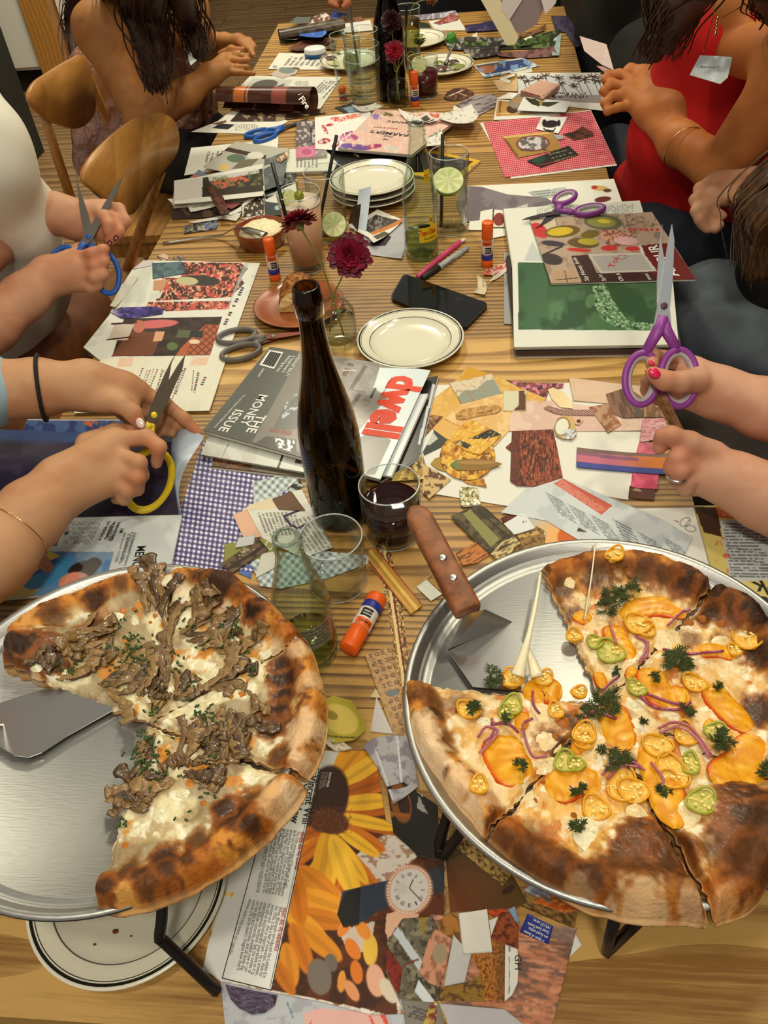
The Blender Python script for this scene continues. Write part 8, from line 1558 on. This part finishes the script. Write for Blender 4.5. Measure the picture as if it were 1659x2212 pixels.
rd_ = M('nail_wine', (104,24,26),.2, coat=.6); [nail(b2, J(a), J(b)-J(c),.0062, rd_, -FW) for a, b, c in (((250,514,1.412),(248,516,1.42),(256,500,1.42)), ((236,525,1.412),(236,528,1.42),(242,512,1.42)))]
# --- rust seat and lap of the person at the lower left
cloth('trousers', [(np.array((-.88,.66,.52)), J((150,880,-.13)),.12,.08,.05), (np.array((-.86,.56,.50)), J((60,1000,-.13)),.12,.08,.05)], rust, p3,.009,.003)
# --- woman in the satin top
t1 = (172,118,66); p1 = thing('person', 'woman at the upper left in a brown satin top with long dark hair', 'person', (-.93,2.32,0))
sA = J((215,62,.22)); el = J((308,258,.035)); C1 = [(sA, el, .054,.043,.02)]+chain([(312,262,.035),(400,205,.05),(452,165,.075)], (.042,.037,.026),.02)
C1 += chain([(452,165,.075),(486,132,.09)], (.025,.021),.02)+chain([(455,160,.08),(490,150,.085)], (.022,.018),.02)+chain([(486,118,.095),(512,120,.10),(534,122,.10)], (.011,.010,.008),.005)+chain([(490,130,.09),(514,132,.095),(536,130,.095)], (.011,.010,.008),.005)+chain([(490,143,.085),(512,146,.088),(534,145,.09)], (.0105,.0092,.0075),.005)+chain([(486,153,.08),(508,157,.08),(548,159,.08)], (.010,.0085,.0065),.005)+chain([(478,118,.095),(500,106,.11),(520,108,.11)], (.012,.010,.008),.006)
C1 += [(J((395,20,.24)), J((440,100,.07)),.048,.038,.03)]+chain([(440,100,.07),(486,92,.10)], (.036,.024),.02)+chain([(486,92,.10),(516,90,.115),(540,98,.115)], (.022,.018,.010),.012)+chain([(520,95,.115),(542,108,.11),(548,120,.105)], (.011,.009,.007),.005)+chain([(515,84,.12),(538,88,.12),(550,100,.115)], (.011,.009,.007),.005)
ch = J((325,60,.12)); hp_ = J((250,330,-.22)); C1 += [(ch, hp_, .115,.12,.05), (sA, J((395,20,.24)),.055,.055,.05), (ch, J((345,95,.12)),.08,.07,.04), (J((320,0,.24)), J((320,-150,.40)),.045,.045,.03)]
b1 = skin('body', C1+head(J((320,-250,.50))),.0038, t1, p1,7)
sat = M('brown_satin', (156,108,86),.25, spec=.9, bump=(16,1,.05), coat=.3); cloth('satin_top', [(J((225,170,-.02)), hp_, .105,.135,.05), (J((320,150,.02)), J((300,290,-.16)),.105,.12,.05), (J((378,120,.09)), J((400,240,-.08)),.062,.085,.05), (J((400,240,-.08)), J((300,300,-.16)),.085,.10,.05)], sat, p1,.006,.006,26)
for a in ([(398,112,.17),(392,60,.22),(380,5,.30)],): part('strap', *tube(spline([J(q) for q in a], 6),.004,6, flat=.4), sat, p1)
tg_ = ats([(400,108),(414,104),(428,128),(412,142)], .155); part('name_tag', *join((np.array([q+[0,0, z] for z in (0,.0006) for q in tg_]), [(3,2,1,0),(4,5,6,7),(0,1,5,4),(1,2,6,5),(2,3,7,6),(3,0,4,7)])), M('tag_white', (206,214,216),.6), p1, smooth=False)
cloth('trousers', [(hp_+[0,0,-.04], J((450,300,-.16)),.12,.08,.05), (hp_+[.05,.14,-.04], J((420,360,-.16)),.12,.08,.05)], BLK, p1,.010,.002)
hair(p1, [[(290,-60,.40),(290,20,.30),(318,100,.25),(345,190,.18)], [(320,-60,.40),(330,30,.30),(345,110,.24),(352,170,.20)], [(385,-50,.38),(395,10,.30),(415,60,.24),(430,118,.20)], [(250,-60,.38),(255,0,.26),(275,60,.20),(300,110,.16)], [(190,-60,.2),(160,20,.1),(156,70,.04),(170,150,-.02)]], 26,.0060, HD, .020)
band(b1, 'ring', J((521,120,.10)), J((534,122,.10))-J((512,120,.10)),.0100,.0015, GOLD)
# --- woman in the red top
t4 = (184,116,62); p4 = thing('person', 'woman in a sleeveless red top with a name tag cutting paper at the upper right', 'person', (.66,1.85,0))
sR = J((1735,130,.27)); eR = J((1558,368,.07)); D1 = [(sR, eR, .058,.044,.02)]+chain([(1558,368,.07),(1470,310,.08),(1405,245,.10)], (.044,.039,.027),.02)
D1 += chain([(1405,245,.10),(1358,205,.12)], (.028,.022),.02)+chain([(1410,225,.11),(1365,180,.13)], (.022,.018),.02)+chain([(1356,190,.125),(1322,180,.13),(1304,196,.12),(1312,208,.11)], (.012,.0105,.0092,.008),.006)+chain([(1360,210,.118),(1326,206,.12),(1306,222,.11),(1316,232,.10)], (.012,.0105,.0092,.008),.006)+chain([(1364,228,.108),(1334,232,.11),(1312,240,.10),(1308,232,.095)], (.0115,.0095,.0085,.0075),.006)+chain([(1372,178,.13),(1338,160,.14),(1314,162,.14),(1304,172,.135)], (.0125,.011,.0095,.008),.006)
D1 += chain([(1450,235,.12),(1420,195,.125),(1392,165,.13)], (.036,.030,.024),.02)+chain([(1392,165,.13),(1362,150,.14),(1345,160,.135)], (.018,.012,.009),.01)
ck = J((1580,100,.20)); D1 += [(ck, J((1500,430,-.14)),.09,.10,.05), (sR, J((1520,90,.20)),.050,.045,.04), (J((1595,5,.30)), J((1625,-160,.40)),.045,.045,.03), (ck, J((1590,20,.28)),.055,.05,.03)]
b4 = skin('body', D1+head(J((1640,-330,.52))),.0038, t4, p4,9)
red = M('red_knit', (196,14,14),.8, bump=(500,.5,.001,(1,1,.4))); cloth('red_top', [(J((1560,90,.21)), J((1500,300,.03)),.115,.125,.05), (J((1500,300,.03)), J((1450,420,-.10)),.125,.105,.05), (J((1450,420,-.10)), J((1385,400,-.13)),.10,.07,.05), (J((1600,60,.23)), J((1570,420,-.08)),.10,.12,.05), (J((1500,70,.23)), J((1640,70,.25)),.066,.062,.05), (J((1545,0,.27)), J((1510,60,.25)),.03,.05,.03), (J((1655,0,.29)), J((1650,60,.26)),.03,.05,.03)], red, p4,.006,.0022,24)
q = ats([(1512,120),(1582,124),(1572,168),(1556,182),(1490,162)], .315); tg_ = part('name_tag', np.concatenate([q, q+[0,0,.0006]]), [(4,3,2,1,0),(5,6,7,8,9)]+[(i, (i+1) % 5,5+(i+1) % 5,5+i) for i in range(5)], M('tag_white'), p4, smooth=False); txtw([('Adriana V', at(1512,146,.3165), at(1556,146,.3165))], .013, M('ink_pencil', (120,118,116),.7), tg_, shear=.3)
def wire(pts, r=.0008): return tube(spline([J(q) for q in pts], 6), r, 5)
part('necklace', *join(wire([(1545,10,.345),(1535,60,.335),(1520,110,.325)]), wire([(1600,15,.345),(1560,40,.34),(1545,75,.33)]), *[ball(J((1549-k, 40+k*8,.338)),.0028,8,5) for k in range(5)]), GOLD, b4)
band(b4, 'bracelet', J((1480,322,.08)), J((1405,245,.10))-J((1530,378,.07)),.0425,.0011, GOLD, 5)
cloth('jeans', [(J((1560,520,-.20)), J((1330,330,-.14)),.11,.07,.05), (J((1600,600,-.20)), J((1420,500,-.14)),.11,.075,.05)], M('dark_denim', (40,46,58),.8, bump=(500,.4,.001)), p4,.010,.002)
hair(p4, [[(1500,-60,.44),(1460,0,.36),(1440,60,.30),(1415,120,.24)], [(1530,-60,.44),(1490,0,.37),(1465,50,.32),(1440,100,.27)], [(1660,-60,.44),(1668,0,.36),(1672,40,.32)]], 30,.0060, HD, .022,5)
q = [J(x) for x in ((1252,78,.15),(1310,96,.15),(1326,152,.14),(1300,140,.14),(1262,110,.15))]; solo('paper_cutout', np.array(q+[x+[0,0,.0004] for x in q]), [(4,3,2,1,0),(5,6,7,8,9)]+[(i, (i+1) % 5,5+(i+1) % 5,5+i) for i in range(5)], M('pale_pink_paper', (206,184,178),.6), 'pale pink card held up by the woman in red', 'paper', smooth=False)
# --- person in black on the right
t5 = (196,146,112); p5 = thing('person', 'person in black with long brown hair resting one hand at the right edge', 'person', (.80,1.45,0))
E1 = chain([(1800,440,.10),(1700,400,.08),(1632,398,.08)], (.042,.036,.026),.02)+chain([(1632,398,.08),(1560,398,.085)], (.026,.024),.02)+chain([(1630,410,.08),(1545,425,.08)], (.022,.020),.02)
E1 += chain([(1548,384,.09),(1512,408,.09),(1530,448,.07),(1562,466,.06)], (.0135,.0115,.0098,.008),.006)+chain([(1536,400,.085),(1502,432,.08),(1520,468,.06),(1556,486,.05)], (.0135,.0112,.0096,.008),.006)+chain([(1532,420,.08),(1504,456,.07),(1518,484,.05),(1546,497,.045)], (.0125,.0105,.009,.0076),.006)+chain([(1532,436,.075),(1512,474,.06),(1526,496,.045)], (.0115,.0095,.0075),.006)+chain([(1600,400,.09),(1590,424,.09),(1602,440,.085)], (.015,.0115,.0086),.008)
sK = np.array((.86,1.30,1.12)); E1 += [(sK, J((1800,440,.10)),.052,.044,.03), (sK, np.array((.92,1.56,1.12)),.06,.06,.04), (np.array((.94,1.42,1.10)), np.array((.92,1.45,.55)),.12,.12,.05), (np.array((.92,1.42,1.12)), np.array((.92,1.42,1.24)),.05,.05,.03)]
skin('body', E1+head((.90,1.42,1.34)),.0036, t5, p5,11)
cloth('black_top', [(np.array((.94,1.42,1.08)), np.array((.86,1.42,.60)),.135,.16,.05), (J((1690,520,.02)), J((1690,640,-.06)),.07,.08,.05), (sK, J((1790,420,.12)),.066,.056,.03), (sK, np.array((.92,1.56,1.12)),.078,.078,.04)], BLK, p5,.008)
den = M('grey_denim', (92,100,108),.8, var=(14,(66,72,80)), bump=(500,.4,.001)); cloth('jeans', [(J((1760,700,-.14)), J((1530,650,-.10)),.10,.072,.05), (J((1760,800,-.14)), J((1530,730,-.12)),.10,.07,.05), (J((1530,650,-.10)), J((1520,690,-.5)),.06,.05,.03)], den, p5,.006,.0028,40)
hair(p5, [[np.array((.84,1.40,1.38)), np.array((.80,1.41,1.22)), np.array((.70,1.42,1.10)),(1665,380,.20),(1625,470,.12),(1622,570,.06)], [np.array((.86,1.36,1.38)), np.array((.82,1.37,1.22)), np.array((.74,1.38,1.08)),(1690,420,.20),(1650,520,.12),(1640,600,.06)]], 30,.0055, HB, .018,6)
# --- person with the purple scissors, lower right
t6 = (202,152,124); p6 = thing('person', 'person at the right edge whose hands hold purple scissors and a bark strip', 'person', (.80,.85,0))
G1 = chain([(1900,960,.10),(1760,915,1.0),(1650,882,1.01),(1560,848,1.02)], (.043,.038,.033,.027),.02)+chain([(1560,848,1.02),(1500,812,1.02)], (.026,.023),.02)+chain([(1560,858,1.03),(1480,850,1.04)], (.024,.018),.02)
G1 += chain([(1505,822,1.0),(1470,826,.985),(1436,822,.98),(1410,808,.98)], (.016,.0128,.0118,.0098),.007)+chain([(1500,790,1.03),(1452,776,1.04),(1410,770,1.02),(1408,786,.995)], (.013,.0110,.0098,.0084),.006)+chain([(1480,842,1.04),(1430,852,1.05),(1400,842,1.04),(1396,822,1.02)], (.0125,.0105,.0092,.008),.006)+chain([(1482,856,1.04),(1442,868,1.05),(1416,862,1.04)], (.0115,.0098,.0080),.006)
G2 = chain([(1900,1190,.06),(1740,1110,.97),(1650,1072,.98),(1590,1036,.99)], (.044,.040,.036,.028),.02)+chain([(1590,1036,.99),(1500,985,1.0)], (.027,.022),.02)+chain([(1585,1045,.99),(1490,1025,1.0)], (.025,.020),.02)
G2 += chain([(1500,970,1.0),(1458,950,.99),(1432,952,.985),(1424,968,.985)], (.0135,.0115,.0102,.0085),.006)+chain([(1498,985,.99),(1462,990,.97),(1452,1010,.975),(1470,1020,.99)], (.013,.011,.0098,.008),.006)+chain([(1500,1005,.99),(1470,1018,.97),(1462,1036,.98),(1480,1042,.99)], (.0125,.0105,.0092,.008),.006)+chain([(1506,1024,.99),(1484,1042,.98),(1480,1056,.985),(1496,1060,.995)], (.0115,.0095,.0085,.0075),.006)+chain([(1540,980,.99),(1490,955,.975),(1450,940,.97),(1428,942,.975)], (.016,.0125,.0105,.0086),.008)
s6, s7 = np.array((.72,1.02,1.12)), np.array((.74,.66,1.12)); G = G1+G2+[(s6, J((1900,960,.10)),.052,.045,.03), (s7, J((1900,1190,.06)),.052,.046,.03), (s6, s7,.06,.06,.04), (np.array((.80,.84,1.08)), np.array((.84,.84,.55)),.12,.13,.05), (np.array((.79,.84,1.1)), np.array((.79,.84,1.24)),.05,.05,.03)]
b6 = skin('body', G+head((.78,.84,1.33)),.0030, t6, p6,13, [(J((1412,806,.98)),.018), (J((1430,950,.98)),.02), (J((1465,1000,.97)),.02)])
pn = M('nail_hot_pink', (224,30,84),.2, coat=.6); nail(b6, J((1414,806,.969)), J((1405,803,.98))-J((1436,822,.98)),.0080, pn, -FW); nail(b6, J((1408,784,.986)), J((1408,790,.995))-J((1410,772,1.02)),.0064, pn, -FW)
band(b6, 'ring', J((1462,1030,.972)), J((1462,1040,.98))-J((1468,1014,.97)),.0108,.0016, M('silver', (200,196,188),.2,1))
cloth('dark_top', [(np.array((.80,.84,1.06)), np.array((.84,.84,.58)),.14,.15,.05), (s6, s7,.078,.078,.04), (s6, J((1900,960,.10)),.066,.056,.03), (s7, J((1900,1190,.06)),.066,.058,.03)], BLK, p6,.009)
cloth('trousers', [(np.array((.84,.90,.54)), J((1500,925,-.12)),.11,.075,.05), (np.array((.84,.72,.54)), J((1560,1060,-.12)),.11,.075,.05)], M('dark_brown_trousers', (44,34,28),.85), p6,.010)
q = [dp(x, y, d) for x, y, d in ((1392,800,1.0),(1412,800,1.0),(1444,868,1.0),(1486,946,.985),(1466,952,.985),(1424,880,1.0))]; n_ = -FW*.0005
V = np.array(q+[x+n_ for x in q]); solo('paper_cutout', V, [(5,4,3,2,1,0),(6,7,8,9,10,11)]+[(i, (i+1) % 6,6+(i+1) % 6,6+i) for i in range(6)], M('bark_print', (150,104,56),.6, var=(140,(92,56,28),(1,1,.3))), 'brown bark strip hanging between the hands at the right edge', 'paper', smooth=False)
# --- the people in black at the far end
p7 = thing('person', 'person in black seated beyond the woman in red', 'person', (.66,2.62,0)); V = [(J((1350,360,-.30)), J((1380,60,.02)),.15,.16,.06), (J((1380,60,.02)), J((1390,-120,.24)),.16,.12,.06), (J((1420,160,.0)), J((1480,330,-.30)),.14,.14,.06), (J((1390,230,-.24)), J((1370,270,-.3)),.10,.09,.05)]
cloth('black_clothes', V, BLK, p7,.012,.003); skin('body', [(J((1390,-110,.26)), J((1400,-260,.42)),.05,.05,.03)]+head(J((1400,-330,.5))),.008,(180,130,96), p7)
p8 = thing('person', 'person in black at the far end of the table reaching in with one hand', 'person', (-.02,3.45,0)); cloth('black_clothes', [(np.array((-.12,3.42,.5)), np.array((-.10,3.40,1.10)),.17,.17,.06), (np.array((.14,3.42,.5)), np.array((.10,3.40,1.10)),.17,.17,.06), (np.array((-.22,3.40,1.12)), np.array((.22,3.40,1.12)),.08,.08,.05), (np.array((.22,3.40,1.10)), np.array((.16,2.9,1.08)),.06,.05,.03), (np.array((-.22,3.40,1.10)), J((728,-60,.12)),.06,.045,.03)], BLK, p8,.012,.002)
tp8 = (150,92,60); skin('body', [(np.array((-.22,3.40,1.12)), np.array((.22,3.40,1.10)),.05,.05,.03), (np.array((-.22,3.40,1.10)), J((728,-60,.12)),.04,.034,.02), (np.array((.22,3.40,1.10)), np.array((.16,2.9,1.08)),.04,.034,.02), (np.array((0,3.40,1.1)), np.array((0,3.45,1.2)),.05,.05,.03), (np.array((.16,2.9,1.08)), J((1140,-60,1.95)),.036,.028,.02), (J((1140,-60,1.95)), J((1135,-25,1.92)),.028,.016,.02), (J((728,-60,.12)), J((735,-6,.06)),.036,.030,.02)]+chain([(720,-8,.06),(716,8,.05),(728,14,.045)], (.014,.012,.01),.008)+chain([(745,-4,.06),(752,8,.05),(742,15,.045)], (.014,.012,.01),.008)+[(np.array((0,3.45,1.15)), np.array((0,3.5,1.30)),.05,.05,.03)]+head((0,3.55,1.42)),.006, tp8, p8)
hp = thing('torn_page', 'torn cream and grey page held in the air over the far end of the table', 'paper', dp(1110,40,1.9))
for nm, P, c, dd_ in (('cream_border', [(1022,-30),(1066,-30),(1120,82),(1112,97),(1094,98)], (220,212,170), 1.90), ('grey_photo', [(1060,-30),(1190,-30),(1176,14),(1160,52),(1124,74),(1112,66)], (138,124,122), 1.905), ('white_inset', [(1086,-30),(1148,-30),(1100,44),(1084,22)], (206,200,196), 1.899), ('white_edge', [(1160,-30),(1212,-30),(1200,8),(1178,32),(1172,10)], (214,208,206), 1.897)):
    q = [dp(x, y, dd_+.0004*(y)) for x, y in P]; m_ = len(q); part(nm, np.array(q+[x-FW*.0006 for x in q]), [tuple(range(m_))[::-1], tuple(range(m_, 2*m_))]+[(i, (i+1) % m_, m_+(i+1) % m_, m_+i) for i in range(m_)], M('torn_'+nm, c, .7), hp, smooth=False)
